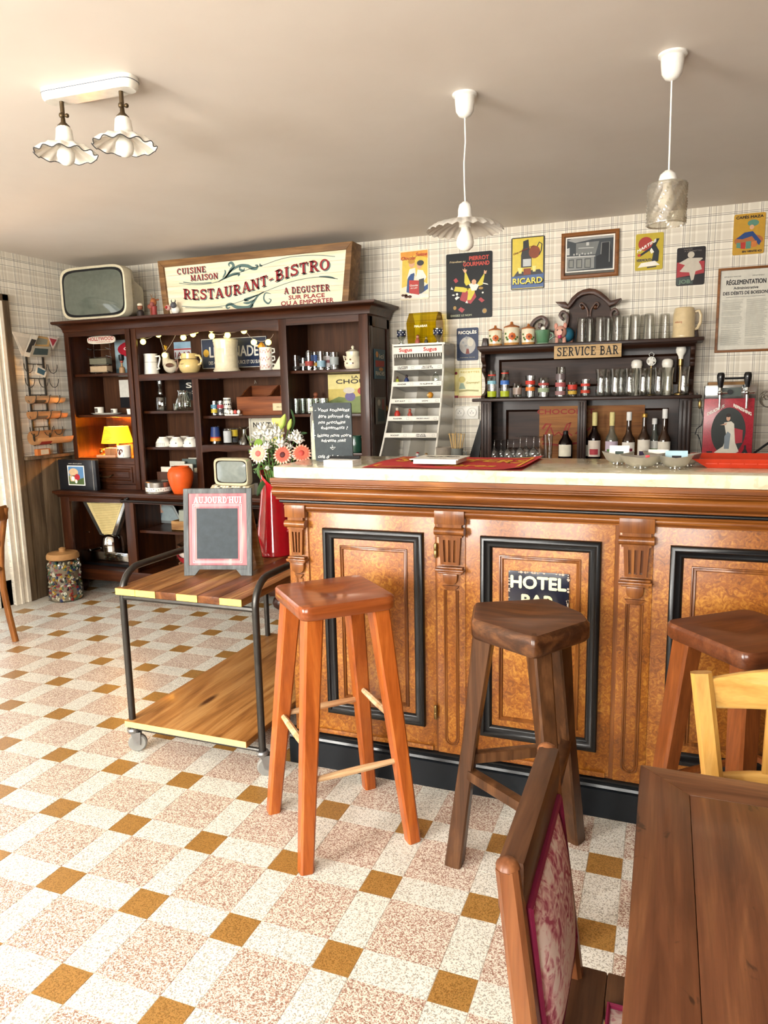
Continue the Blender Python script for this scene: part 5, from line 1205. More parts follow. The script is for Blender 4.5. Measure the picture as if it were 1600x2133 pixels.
p.shape('photo', g('3c4144'), [(0, 0), (1, 0), (1, 1), (0, 1)]); p.shape('photo', g('9b9b97'), [(.12, 1), (1, 1), (1, .93), (.55, .93), (.18, .86), (0, .95)]); p.shape('photo', g('777976'), [(.2, .5), (.62, .46), (.7, .86), (.2, .84)]); p.shape('photo', g('8b8c88'), [(0, .42), (.6, .4), (.6, .05), (0, .02)]); p.shape('photo', g('c6c6c0'), [(0, .46), (.62, .43), (.62, .4), (0, .42)], [(.0, .7), (.06, .72), (.06, .5), (0, .5)], [(.42, .75), (.48, .75), (.48, .85), (.42, .85)], [(.25, .68), (.58, .66), (.58, .68), (.25, .7)])
p.shape('photo', g('4b4e4e'), [(.04, .1), (.16, .09), (.16, .36), (.04, .36)], [(.21, .08), (.34, .07), (.34, .36), (.21, .36)], [(.39, .07), (.53, .06), (.53, .36), (.39, .36)]); p.shape('photo', g('85867f'), [(.06, .13), (.14, .12), (.14, .33), (.06, .33)], [(.23, .11), (.32, .1), (.32, .33), (.23, .33)], [(.41, .1), (.51, .09), (.51, .33), (.41, .33)])
p.shape('photo', g('16191c'), [(.64, .02), (.98, .04), (.98, .5), (.92, .8), (.76, .8), (.74, .45), (.64, .4)]); p.line('photo', g('8f908c'), .004, [(.74, .45), (.75, .8), (.92, .81), (.92, .2)]); p.shape('photo', g('b9b9b4'), *[E_(.018, .03, x_, .5 + .02 * math.sin(x_ * 40)) for x_ in (.16, .22, .28, .34, .4, .47, .53)])
p = Plate('martini_plate', 'small yellow tin plate reading MARTINI VERMOUTH with a black and white figure', 1.415, 1.566, 2.083, 2.287, C('bfa82a', .45))
p.shape('picture', C('a8352a', .4), E_(.26, .19, .36, .72)); p.shape('picture', C('1e2428', .4), [(.18, .38), (.5, .52), (.56, .46), (.66, .5), (.6, .22), (.84, .22), (.86, .5), (.74, .66), (.86, .84), (.72, .84), (.56, .62), (.16, .44)]); p.shape('picture', WH, [(.1, .08), (.9, .12), (.72, .24), (.22, .2)], [(.52, .52), (.58, .44), (.68, .48), (.58, .6)]); p.shape('picture', RE, E_(.06, .04, .14, .42)); p.shape('picture', BK, [(.44, .05), (.78, .07), (.78, .1), (.44, .09)])
p.text(WH, ('MARTINI', .4, .62, .085, .66, {'b': .001, 'warp': lambda X, Y: (X, Y + .55 * X)})); p.text(BK, ('VERMOUTH', .34, .24, .075, .58, {'b': .0008}))
p = Plate('red_black_plate', 'dark tin plate reading JOB with a white draped figure on red', 1.641, 1.791, 1.982, 2.191, C('1c1416', .4))
p.shape('picture', C('a83238', .4), [(.02, .22), (.98, .3), (.98, .62), (.02, .62)]); p.shape('picture', C('2c3a36', .3), [(.02, .03), (.6, .03), (.6, .22), (.02, .22)]); p.shape('picture', C('c9bfae', .45), E_(.12, .085, .5, .8), [(.08, .6), (.4, .72), (.88, .7), (.92, .68), (.78, .6), (.86, .5), (.9, .4), (.68, .36), (.62, .14), (.54, .12), (.46, .34), (.2, .36), (.12, .38), (.3, .54)])
p.text(C('6f8a72', .4), ('JOB', .3, .06, .1, .4)); p.text(C('8a8078', .5), ('PAPIER', .4, .93, .035, .3, {'b': 0}), ('A CIGARETTES', .56, .88, .035, .6, {'b': 0}))
p = Plate('coffee_plate', 'yellow tin plate reading CAFES MAZA in the upper right corner', 1.928, 2.085, 2.127, 2.343, C('c4962e', .45))
p.shape('picture', C('b06a3a', .5), E_(.46, .15, .5, .34)); p.shape('picture', C('27467e', .4), [(.1, .4), (.36, .54), (.62, .56), (.9, .3), (.84, .2), (.6, .44), (.3, .38)]); p.shape('picture', GRN, E_(.18, .08, .62, .76), [(.12, .18), (.26, .16), (.24, .3), (.12, .3)], [(.42, .14), (.58, .14), (.58, .32), (.42, .32)]); p.shape('picture', RE, [(.26, .15), (.4, .14), (.4, .3), (.26, .3)]); p.shape('picture', ORN, [(.6, .16), (.76, .18), (.76, .32), (.6, .3)]); p.shape('picture', FLE, E_(.07, .06, .58, .66)); p.text(BK, ('CAFÉS MAZA', .5, .88, .065, .86), ('EN VENTE ICI', .62, .05, .045, .6))
# framed licensing notice
rg = thing('framed_notice', 'tall framed printed notice REGLEMENTATION Administrative at the right edge', 'notice', (2.0, 3.18, 1.598)); rx0, rx1, rz0, rz1 = 1.862, 2.15, 1.598, 2.06
frame_ring(MB(), rx0, rx1, rz0, rz1, [(0, 3.188), (0, 3.17), (.003, 3.168), (.012, 3.168), (.014, 3.176)]).obj('frame', FRAMEOAK, rg, w=True); MB().box(rx0 + .012, rx1 - .012, 3.178, 3.187, rz0 + .012, rz1 - .012).obj('sheet', C('e4e0d2', .8), rg, w=True)
p = Pic(rg, rx0 + .02, rx1 - .02, rz0 + .02, rz1 - .02, 3.1776); p.text(BK, ('RÉGLEMENTATION', .5, .83, .06, .8, {'b': .0011}), ('Administrative', .5, .768, .034, .5, {'b': .0006}), ('DES DÉBITS DE BOISSONS', .51, .70, .042, .94, {'b': .0008})); p.text(C('3b3a38', .8), ('RÉPUBLIQUE FRANÇAISE', .22, .925, .016, .34, {'b': 0}), ('DÉPARTEMENT', .74, .925, .016, .24, {'b': 0}))
ls = []
for col in (.03, .53):
    z = .63; 
    while z > .04:
        ls.append([(col, z), (col + RND.uniform(.36, .44), z)]); z -= .0125 if RND.random() > .08 else .022
p.line('print', C('9b978b', .8), .0016, *ls); p.line('print', BK, .0016, [(.1, .67), (.9, .67)])
MB().box(rx0 + .012, rx1 - .012, 3.1705, 3.172, rz0 + .012, rz1 - .012).obj('glazing', PANE, rg, w=True)
# wall sockets
sk = thing('wall_socket', 'white double wall socket beside the back shelf', 'socket', (.4, 3.18, 1.232)); MB().box(.32, .486, 3.172, 3.19, 1.232, 1.318).obj('plate', PLAST, sk, w=True, bevel=.004)
for cx in (.362, .443):
    s_ = MB().lathe([(.031, 0), (.031, .006), (.028, .007), (.0265, .002), (0, .002)], n=24).xf(Matrix.Translation((cx, 3.172, 1.276)) @ Matrix.Rotation(PI / 2, 4, 'X')).obj('outlet', PLAST, sk, w=True)
    hl = MB()
    for dx, dz in ((-.009, -.004), (.009, -.004), (0, .008)): hl.lathe([(0, .0), (.0028, .0), (.0028, .001), (0, .001)], n=8).xf(Matrix.Translation((cx + dx, 3.1697, 1.276 + dz)) @ Matrix.Rotation(PI / 2, 4, 'X'), len(hl.v) - 32)
    o = hl.obj('pin_holes', DARK, s_); o.location = -sk.location
# plates on the side of the dresser
class Side(Plate):
    def __init__(s, name, label, y0, y1, z0, z1, base):
        x = -.0965; s.t = thing(name, label, 'sign', (x, (y0 + y1) / 2, z0)); MB().box(x - .003, x, y0, y1, z0, z1).obj('plate', base, s.t, w=True); s.ox, s.y0, s.z0, s.w, s.h, s.k = x, y0, z0, y1 - y0, z1 - z0, 0
    def put(s, nm, m, *polys):
        mb = MB(); s.k += 1
        for q in polys: poly(mb, s.p(q), (s.ox + .0003 * s.k, s.y0, s.z0), (0, 1, 0), V)
        mb.obj(nm, m, s.t, w=True, smooth=0, fix=False); return s
    def txt(s, m, *rows):
        mb = MB(); s.k += 1
        for t_, c_, z, h, w in rows: put_text(mb, t_, (s.ox + .0003 * s.k, s.y0 + c_ * s.w, s.z0 + z * s.h), (0, 1, 0), V, h * s.h, w * s.w, bold=.0006)
        mb.obj('lettering', m, s.t, w=True, smooth=0, fix=False); return s
s_ = Side('side_plate', 'blue tin plate with red lettering, upper one on the dresser side', 2.84, 3.03, 1.50, 1.685, C('33525e', .4)); s_.put('picture', C('9a3a30', .5), [(.1, .4), (.9, .42), (.92, .62), (.1, .62)]).put('picture', C('c0884a', .5), E_(.2, .06, .6, .33), E_(.12, .1, .25, .82)); s_.txt(C('d8cfb4', .5), ('ici', .65, .7, .16, .4), ('FRAICHES', .5, .12, .14, .8))
s_ = Side('side_plate', 'grey tin plate with a petrol pump, lower one on the dresser side', 2.85, 3.03, 1.215, 1.385, C('6d685f', .5)); s_.put('picture', C('8a4c42', .5), [(.6, .5), (.82, .5), (.82, .92), (.6, .92)]).put('picture', C('3c4a48', .5), [(.15, .1), (.85, .1), (.8, .5), (.2, .6)]).put('picture', C('b0a894', .5), E_(.14, .12, .3, .8))
# ---------------------------------------------------------------- wire postcard rack on the left wall
rk = thing('postcard_rack', 'dark wire postcard rack hanging on the plaid left wall', 'rack', (-2.55, 2.56, 1.03)); WIRE = C('4c4842', .4, .6)
def wl(px, py): return atx(px, py, -2.555)
ya, yb = 2.475, 2.62
for y in (ya, yb): MB().box(-2.566, -2.558, y - .006, y + .006, 1.09, 1.86).obj('upright', WIRE, rk, w=True)
levels = [1.60, 1.50, 1.385, 1.275, 1.16]
for z in levels:
    MB().box(-2.566, -2.56, ya, yb, z + .06, z + .066).obj('cross_bar', WIRE, rk, w=True)
    for y in (ya - .03, ya + .09, yb + .04):
        MB().tube([(-2.56, y, z + .065), (-2.555, y, z + .03), (-2.535, y, z + .004), (-2.51, y, z), (-2.488, y, z + .012), (-2.475, y, z + .04), (-2.474, y, z + .06)], .0028, 6).obj('hook', WIRE, rk, w=True)
TAN, PEACH = C('c9a177', .7), C('d49b66', .7)
def curled(z, m, m2, label, y0, y1, r=.036, k=1.3):
    t = thing('rolled_card', label, 'card', (-2.515, (y0 + y1) / 2, z), 0, 'cards in the wire rack')
    MB().grid(lambda u, v: (-2.517 + r * math.cos(-PI * (.05 + .9 * u) * k + .25), y0 + (y1 - y0) * v, z + r + .004 + r * math.sin(-PI * (.05 + .9 * u) * k + .25)), 12, 4).obj('card', m, t, w=True)
    MB().grid(lambda u, v: (-2.517 + (r + .0012) * math.cos(-PI * (.15 + .35 * u) * k + .25), y0 + (y1 - y0) * (.1 + .3 * v), z + r + .004 + (r + .0012) * math.sin(-PI * (.15 + .35 * u) * k + .25)), 8, 3).obj('print', m2, t, w=True)
curled(1.385, TAN, C('4a4a44', .7), 'tan rolled card with black print in the third rack tier', 2.42, 2.72); curled(1.275, PEACH, C('7a6a58', .7), 'peach rolled card in the fourth rack tier', 2.42, 2.73); curled(1.095, C('d9a874', .7), C('9c3328', .7), 'thick peach roll with red print at the bottom of the rack', 2.42, 2.75, .05, 1.7)
def cardflat(label, pts, m, m2, x=-2.50, txt=None):
    pts = [atx(px, py, x) for px, py in pts]; t = thing('postcard', label, 'card', (x, sum(p_[0] for p_ in pts) / len(pts), min(p_[1] for p_ in pts)), 0, 'cards in the wire rack')
    MB().prism(pts, x - .002, x, 'yz').obj('card', m, t, w=True)
    c_ = (sum(p_[0] for p_ in pts) / len(pts), sum(p_[1] for p_ in pts) / len(pts)); q = [(c_[0] + (a - c_[0]) * .72, c_[1] + (b - c_[1]) * .6) for a, b in pts]
    MB().prism(q, x, x + .0008, 'yz').obj('picture', m2, t, w=True)
cardflat('large white card leaning out of the top of the rack', [(25, 690), (66, 697), (62, 730), (46, 742)], C('d8cdbb', .7), C('cabfae', .7), -2.52)
cardflat('white card with black spots in the top of the rack', [(66, 696), (80, 700), (62, 744), (50, 742)], C('ddd5c4', .7), C('3a3530', .7), -2.495); cardflat('orange landscape card in the top of the rack', [(72, 698), (104, 704), (102, 722), (70, 722)], C('c8a066', .7), C('8a8a78', .7), -2.51); cardflat('grey horizontal card in the top of the rack', [(68, 720), (106, 723), (104, 744), (62, 743)], C('a8a08e', .7), C('44504e', .7), -2.488); cardflat('red and white pennant card at the right of the rack', [(100, 700), (121, 705), (110, 728)], C('d8c8bc', .7), C('a83a44', .7), -2.503)
cardflat('small tilted blue and white card in the second rack tier', [(76, 759), (98, 772), (94, 787), (74, 778)], C('e0dccf', .7), C('3f6478', .7), -2.49)
mt = thing('matchbox', 'small orange matchbox standing on the wooden ledge below the rack', 'box', (-2.535, 2.50, 1.022)); MB().box(-2.55, -2.52, 2.455, 2.565, 1.0225, 1.068).obj('box', C('c07038', .6), mt, w=True, bevel=.001); MB().box(-2.5205, -2.5192, 2.485, 2.555, 1.028, 1.063).obj('label', C('d8cbb0', .7), mt, w=True)
o = MB().box(-2.55, -2.528, 2.66, 2.70, 1.0225, 1.12).obj('dark_bottle_case', C('3a2419', .5), bevel=.006, loc=(-2.54, 2.68, 1.0225)); tag(o, 'narrow dark brown case standing on the wooden ledge', 'case')
# ---------------------------------------------------------------- ceiling lamps
def pendant(name, label, x, y, shade):
    t = thing(name, label, 'lamp', (x, y, HC))
    MB().lathe([(0, 0), (.042, 0), (.042, -.006), (.034, -.01), (.033, -.03), (.03, -.055), (.02, -.07), (.006, -.076), (0, -.076)], n=24).obj('ceiling_rose', WHITE, t)
    return t
t = pendant('pendant_lamp', 'white pendant lamp with flat fluted glass shade and bare bulb', .941, 1.115, 0)
MB().tube([(0, 0, -.07), (.002, 0, -.15), (-.003, 0, -.22), (-.002, 0, -.29), (.001, 0, -.35)], .0028, 6).obj('cord', WHITE, t)
MB().lathe([(0, -.344), (.008, -.346), (.02, -.356), (.024, -.372), (.024, -.392), (.026, -.393), (.026, -.399), (.022, -.402), (.021, -.43), (0, -.43)], n=20).obj('socket', WHITE, t)
sh = MB().lathe([(.023, -.402), (.05, -.406), (.08, -.413), (.11, -.424), (.128, -.436), (.132, -.442), (.128, -.439), (.108, -.428), (.078, -.417), (.05, -.41), (.023, -.406)], n=96, wob=lambda a, r, z: 1 + (.028 * math.cos(24 * a) if r > .04 else 0))
sh.v = [(x, y, z + (.0035 * math.sin(24 * math.atan2(y, x)) if math.hypot(x, y) > .1 else 0)) for x, y, z in sh.v]
sh.obj('shade', clear_glass('frosted_fluted_glass', 'eee9df', 1.5, .12, .25, .45), t, smooth=60)
MB().lathe([(.014, -.43), (.015, -.44), (.027, -.462), (.031, -.48), (.028, -.496), (.016, -.507), (0, -.51)], n=20).obj('bulb', BULB, t)
t = pendant('pendant_lamp', 'white pendant lamp with pebbled cylindrical glass shade on the right', 1.597, 1.08, 0)
MB().tube([(0, 0, -.07), (.001, 0, -.2), (.002, 0, -.335)], .0028, 6).obj('cord', WHITE, t)
MB().lathe([(0, -.33), (.01, -.333), (.024, -.345), (.028, -.362), (.028, -.372), (0, -.372)], n=20).obj('socket', WHITE, t)
def pebble(a, r, z): return 1 + .03 * math.sin(17 * a + 160 * z) * math.sin(290 * z + 5 * a) + .022 * math.sin(29 * a - 310 * z) if r > .05 else 1
prof = [(.02, -.37), (.05, -.37), (.056, -.372)] + [(.0585, -.375 - .118 * i / 40) for i in range(41)] + [(.056, -.495), (.054, -.49)]
MB().lathe(prof, n=64, wob=pebble).obj('shade', clear_glass('pebbled_glass', 'e2ddd0', 1.55, .22, .06, .10), t, smooth=70)
MB().lathe([(.013, -.37), (.015, -.39), (.026, -.415), (.026, -.435), (.014, -.45), (0, -.452)], n=16).obj('bulb', BULB, t)
# double ceiling spot
t = thing('ceiling_spot_lamp', 'white porcelain double ceiling lamp with scalloped shades on the left', 'lamp', (-.145, .545, HC), math.radians(3))
ol = rounded([(-.175, -.038), (.175, -.038), (.175, .038), (-.175, .038)], .036, 6)
loft(MB(), [[(x, y, 0) for x, y in ol], [(x, y, -.014) for x, y in ol], [(x * .985, y * .94, -.03) for x, y in ol], [(x * .95, y * .78, -.037) for x, y in ol]]).obj('base', PORC, t)
MB().tube([(x * 1.001, y * 1.004, -.0135) for x, y in ol + ol[:1]], .0012, 5).obj('blue_line', C('3b4250', .5), t)
for sx, tilt in ((-.112, .1), (.118, .08)):
    ar = MB().tube([(sx, 0, -.036), (sx, 0, -.075)], .007, 10).ball((sx, -.004, -.08), .0095).tube([(sx, 0, -.08), (sx + .018, -.004, -.083)], .004, 6).ball((sx + .02, -.004, -.083), .007).lathe([(.006, -.08), (.008, -.1), (.02, -.112), (.02, -.116), (0, -.116)], (sx, 0, 0), 12).obj('arm', BRONZE, t)
    sh = MB().lathe([(.019, -.114), (.025, -.122), (.028, -.15), (.031, -.163), (.05, -.17), (.075, -.18), (.094, -.196), (.097, -.2), (.093, -.196), (.07, -.183), (.03, -.168), (.027, -.15)], n=72, wob=lambda a, r, z: 1 + (.035 * math.cos(12 * a) if r > .045 else 0))
    sh.v = [(x + sx, y, z + (.004 * math.cos(12 * math.atan2(y, x)) if math.hypot(x, y) > .06 else 0)) for x, y, z in sh.v]
    so = sh.obj('shade', PORC, t, smooth=60)
    rim = []
    for i in range(97):
        a = 2 * PI * i / 96; r_ = .097 * (1 + .035 * math.cos(12 * a)); rim.append((sx + r_ * math.cos(a), r_ * math.sin(a), -.2 + .004 * math.cos(12 * a)))
    MB().tube(rim, .0016, 5, caps=False).obj('rim_line', C('3a3a3c', .5), so)
    MB().lathe([(.013, -.16), (.015, -.175), (.026, -.19), (.0285, -.205), (.024, -.222), (.012, -.231), (0, -.233)], (sx, 0, 0), 18).obj('bulb', BULB, t)
# ---------------------------------------------------------------- things standing in and on the dresser
def px2x(px, py, y): return at(px, py, y)[0]
def single(name, label, cat, mb, m, loc, group=None, **k):
    o = mb.obj(name, m, **k); o.location = loc; return tag(o, label, cat, group)
def flatsign(name, label, x0, x1, z0, z1, base, y=3.092, cat='sign'):
    q = Plate.__new__(Plate); q.x0, q.w, q.z0, q.h, q.y, q.k = x0, x1 - x0, z0, z1 - z0, y - .002, 0
    q.t = thing(name, label, cat, ((x0 + x1) / 2, y, z0)); MB().box(x0, x1, y - .002, y + .003, z0, z1).obj('plate', base, q.t, w=True); return q
S1, S2, S3, SC, DL = 1.5925, 1.2965, .9835, 1.5765, .7575
# --- left column
t = thing('gum_display', 'small HOLLYWOOD chewing gum display rack on the top left shelf', 'display rack', (px2x(210, 775, 2.9), 2.9, S1))
x0, z0 = at(183, 716, 2.88); x1, z1 = at(240, 700, 2.88); cx = t.location.x
ov = superell((x0 + x1) / 2, (z0 + z1) / 2, (x1 - x0) / 2, (z1 - z0) / 2 + .006, 3.5, 28); MB().prism(ov, 2.876, 2.884).obj('header', C('d9cfbd', .4), t, w=True)
mb = MB(); put_text(mb, 'HOLLYWOOD', ((x0 + x1) / 2, 2.8755, (z0 + z1) / 2 - .004), U, V, .026, (x1 - x0) * .9, bold=.001); put_text(mb, 'CHEWING GUM', ((x0 + x1) / 2 + .02, 2.8755, z0 + .002), U, V, .009, (x1 - x0) * .5); mb.obj('lettering', C('a8302c', .5), t, w=True, smooth=0, fix=False)
mb = MB()
for sx in (-.075, .075): mb.tube([(cx + sx, 2.93, S1 + .003), (cx + sx, 2.93, z1 - .01)], .003, 6)
for k in range(4): z = S1 + .012 + k * .055; mb.tube([(cx - .09, 2.88 + .008 * k, z), (cx + .085, 2.88 + .008 * k, z)], .003, 6).tube([(cx - .08, 2.93, z), (cx - .085, 2.87, z + .01)], .0025, 5).tube([(cx + .08, 2.93, z), (cx + .085, 2.87, z + .01)], .0025, 5)
mb.obj('wire_frame', CHROME, t, w=True)
for k, (m, l) in enumerate(((C('b8a080', .6), 'tan'), (C('6c6a58', .6), 'olive'))):
    o = MB().box(-.075, .08, -.03, .03, 0, .042).obj('gum_box', m, bevel=.002); o.location = (cx, 2.905, S1 + .016 + k * .056); tag(o, l + ' printed gum box in the display rack', 'box', 'gum boxes')
q = flatsign('cola_poster', 'pale blue plate with red Coca-Cola disc at the back of the top left shelf', px2x(240, 740, 3.09), -1.93, S1 + .002, 1.85, C('9fb6bd', .5)); q.shape('picture', C('b02030', .4), E_(.48, .26, .55, .72, 24)); q.text(WH, ('Coca-Cola', .58, .70, .09, .74, {'sh': .3, 'b': .0006})); q.shape('picture', C('6b8a94', .5), [(.0, 0), (1, 0), (1, .12), (0, .16)])
t = thing('soldier_figure', 'little wooden soldier figure with black hat on the top left shelf', 'figurine', (px2x(255, 775, 2.88), 2.88, S1)); MB().lathe([(0, 0), (.022, 0), (.02, .04), (.008, .05), (.006, .075), (0, .075)], n=12).obj('body', C('a5825c', .5), t); MB().ball((0, 0, .085), .013).obj('head', C('9c4a3c', .5), t); MB().lathe([(.013, .088), (.02, .1), (.019, .13), (0, .135)], n=12).obj('hat', DARK, t)
xx = px2x(222, 862, 2.88); single('serving_tray', 'long white porcelain tray holding two small cups', 'tray', loft(MB(), [[(a_ * .11, b_ * .045, 0) for a_, b_ in disc(1, 1, 0, 0, 28)], [(a_ * .14, b_ * .06, .012) for a_, b_ in disc(1, 1, 0, 0, 28)], [(a_ * .135, b_ * .055, .012) for a_, b_ in disc(1, 1, 0, 0, 28)], [(a_ * .1, b_ * .04, .004) for a_, b_ in disc(1, 1, 0, 0, 28)]]), PORC, (xx, 2.88, S2))
for px, s_, l in ((207, 1.0, 'larger white coffee cup with dark crest on the porcelain tray'), (238, .72, 'smaller white coffee cup with dark crest on the porcelain tray')):
    t = thing('coffee_cup', l, 'cup', (px2x(px, 855, 2.88), 2.88, S2 + .005)); MB().lathe([(0, 0), (.024, 0), (.031, .005), (.034, .05), (.031, .05), (.028, .008), (0, .006)], n=18).obj('body', PORC, t); MB().lathe([(.0335, .012), (.035, .042)], n=6, a0=-PI / 2 - .4, a1=-PI / 2 + .4).obj('crest', C('55504a', .5), t); t.scale = (s_,) * 3
q = flatsign('gothic_plate', 'black and white plate with a gothic letter at the back of the second left shelf', px2x(250, 825, 3.09), -1.925, S2 + .045, S2 + .255, C('d9d6cc', .5)); q.shape('picture', BK, [(0, 0), (1, 0), (1, .38), (0, .38)]); q.text(BK, ('C', .6, .5, .32, .5, {'b': .003})); q.text(C('b98a3c', .5), ('Corona', .62, .14, .1, .6, {'sh': .3}))
single('small_cup', 'tiny white cup half behind the stile on the second left shelf', 'cup', MB().lathe([(0, 0), (.018, 0), (.022, .04), (.02, .04), (.016, .004), (0, .004)], n=14), PORC, (px2x(270, 855, 2.86), 2.86, S2))
# lit table lamp
lx_ = px2x(241, 900, 2.93); t = thing('table_lamp', 'lit table lamp with yellow printed paper shade in the left alcove', 'lamp', (lx_, 2.94, S3))
MB().lathe([(0, .034), (.055, .034), (.06, .038), (.058, .044), (.02, .048), (.008, .055), (.007, .1), (0, .1)], n=20).lathe([(0, 0), (.06, 0), (.06, .034), (0, .034)], n=20).obj('base', C('d8b24a', .35), t)
MB().lathe([(.115, .1), (.085, .222)], n=32).obj('shade', lampshade('lit_paper_shade', 'f2b81e', 1.3), t)
mb = MB()
for k in range(9): mb.lathe([(.1135 - .0225 * k / 9, .108 + .011 * k), (.1131 - .0225 * k / 9, .1105 + .011 * k)], n=8, a0=-PI / 2 - .75 - .0 * k, a1=-PI / 2 + RND.uniform(.0, .35))
mb.obj('print', C('8a6a1c', .7), t)
MB().ball((0, 0, .118), .018).obj('bulb', lampshade('lit_bulb', 'ffe9b0', 12), t)
pl = bpy.data.lights.new('table_lamp_glow', 'POINT'); pl.energy = 42.0; pl.color = (1.0, .44, .07); pl.shadow_soft_size = .03
po = bpy.data.objects.new('table_lamp_glow', pl); COL.objects.link(po); po.parent = t; po.location = (0, 0, .15)
for k, (px0, px1, z0_, z1_, l) in enumerate(((207, 246, 0, .017, 'flat pale book lying under the little books in the lamp alcove'),)): single('book', l, 'book', MB().box(px2x(px0, 950, 2.85) , px2x(px1, 950, 2.85), 2.82, 2.9, S3 + z0_, S3 + z1_), C('c99a78', .6), (0, 0, 0), bevel=.001)
for px0, px1, l in ((222, 234, 'small brown standing book with face on cover in the lamp alcove'), (234.5, 246, 'second small brown standing book in the lamp alcove')): single('book', l, 'book', MB().box(px2x(px0, 940, 2.85), px2x(px1, 940, 2.85), 2.83, 2.88, S3 + .0175, S3 + .068), C('a5744e', .6), (0, 0, 0), 'small books in the lamp alcove', bevel=.002)
t = thing('brass_pot', 'tiny shiny copper pot beside the lamp', 'pot', (px2x(214, 945, 2.86), 2.86, S3 + .0175)); MB().lathe([(0, 0), (.015, 0), (.024, .018), (.02, .036), (.017, .042), (.015, .04), (0, .03)], n=16).obj('body', C('b87a3a', .2, .9), t); MB().tube([(.02, 0, .034), (.034, 0, .03), (.03, 0, .012), (.022, 0, .012)], .003, 6).obj('handle', C('b87a3a', .2, .9), t)
t = thing('heart_mug', 'white mug with dark heart playing card print in the lamp alcove', 'mug', (px2x(259, 945, 2.84), 2.84, S3)); MB().lathe([(0, 0), (.046, 0), (.05, .004), (.05, .088), (.046, .088), (.045, .008), (0, .008)], n=24).obj('body', PORC, t)
def wrapped(mb, r, da=0): mb.v = [((r) * math.sin(x_ / r + da), -(r) * math.cos(x_ / r + da), z) for x_, y_, z in mb.v]; return mb
hrt = [(.026 * math.sin(a_) ** 3 * 1.0, .0017 * (13 * math.cos(a_) - 5 * math.cos(2 * a_) - 2 * math.cos(3 * a_) - math.cos(4 * a_)) + .044) for a_ in [2 * PI * i / 28 for i in range(28)]]
wrapped(poly(MB(), hrt, (0, 0, 0), U, V), .0506).obj('heart', C('5a2a22', .5), t, fix=False)
mb = MB(); put_text(mb, 'V', (-.03, 0, .066), U, V, .014); put_text(mb, 'J', (.028, 0, .012), U, V, .014); wrapped(mb, .0506).obj('letters', BLACKP, t, fix=False)
# photo album on the worktop
t = thing('photo_album', 'black photo album with colour photo standing at the left end of the dresser', 'album', (-2.36, 2.66, DL)); ax0, ax1 = -2.535, -2.19
MB().box(ax0, ax1, 2.645, 2.68, DL, DL + .222).obj('cover', C('1b1c20', .35), t, w=True, bevel=.004); MB().box(ax1 - .03, ax1 - .026, 2.6442, 2.6455, DL + .004, DL + .218).obj('spine_line', C('b5b2aa', .3, .6), t, w=True)
q = Pic(t, ax0 + .085, ax1 - .105, DL + .035, DL + .18, 2.6445); q.shape('photo', PAPER, [(0, 0), (1, 0), (1, 1), (0, 1)]); q.shape('photo', C('5b86b0', .5), [(.05, .05), (.95, .05), (.95, .95), (.05, .95)]); q.shape('photo', C('4e6238', .5), [(.05, .05), (.95, .05), (.95, .4), (.6, .3), (.05, .5)]); q.shape('photo', C('d3b48c', .5), E_(.28, .2, .36, .66), [(.1, .5), (.6, .5), (.55, .2), (.15, .2)]); q.shape('photo', C('b5303a', .5), E_(.16, .16, .56, .42)); q.shape('photo', PAPER, E_(.09, .12, .3, .34), E_(.07, .1, .48, .2)); q.text(PAPER, ('notre album photo', .5, 1.08, .05, .8, {'b': 0}))
# --- centre, upper shelf
t = thing('milk_jug', 'straight white enamel pitcher, leftmost on the middle top shelf', 'pitcher', (px2x(316, 775, 2.9), 2.9, SC)); MB().lathe([(0, 0), (.052, 0), (.053, .004), (.044, .13), (.048, .145), (.045, .145), (.04, .13), (.045, .01), (0, .008)], n=24, wob=lambda a_, r, z: 1 + (.35 * max(0, math.cos(a_ - PI)) ** 12 if z > .12 else 0)).obj('body', WHITE, t)
MB().tube([(.04, 0, .125), (.078, 0, .128), (.08, 0, .11), (.062, 0, .055), (.07, 0, .04), (.05, 0, .035)], .006, 8).obj('handle', WHITE, t); MB().lathe([(.0478, .085), (.0475, .087)], n=24).obj('thin_line', DARK, t)
t = thing('rooster_jug', 'white and brown hen-shaped jug between the two pitchers', 'jug', (px2x(356, 775, 2.92), 2.92, SC)); MB().ball((0, 0, .055), .05, 16, 10, (1.1, .8, 1.0)).tube([(-.02, 0, .07), (-.035, 0, .11), (-.032, 0, .15)], [.04, .026, .02], 12).obj('body', C('d3c8b2', .3), t); MB().ball((.02, -.038, .06), .022, 10, 6, (1.6, .3, .7)).obj('wing', C('5b3c2c', .5), t); MB().tube([(-.03, 0, .17), (-.034, 0, .2), (-.02, 0, .19)], [.008, .012, .004], 6).obj('comb', C('c89a2c', .5), t); MB().tube([(.03, 0, .09), (.062, 0, .1), (.07, 0, .05), (.045, 0, .02)], .006, 6).obj('handle', C('8a6a5c', .4), t)
YJ = C('dcc284', .25, coat=.4); t = thing('yellow_jug', 'yellow round-bellied milk jug with dark lettering on the middle top shelf', 'jug', (px2x(396, 775, 2.9), 2.9, SC)); MB().lathe([(0, 0), (.05, 0), (.068, .02), (.076, .05), (.066, .082), (.052, .096), (.055, .135), (.052, .135), (.048, .098), (.06, .08), (.068, .05), (.045, .008), (0, .006)], n=28).obj('body', YJ, t); MB().lathe([(.0532, .094), (.0525, .099)], n=28).obj('dark_line', C('5a4a34', .5), t)
MB().tube([(.052, 0, .122), (.085, 0, .118), (.1, 0, .09), (.092, 0, .062), (.07, 0, .055)], .0075, 8).obj('handle', YJ, t); MB().tube([(-.05, 0, .125), (-.068, 0, .12), (-.07, 0, .105), (-.05, 0, .098)], .006, 8).obj('side_handle', YJ, t)
mb = MB()
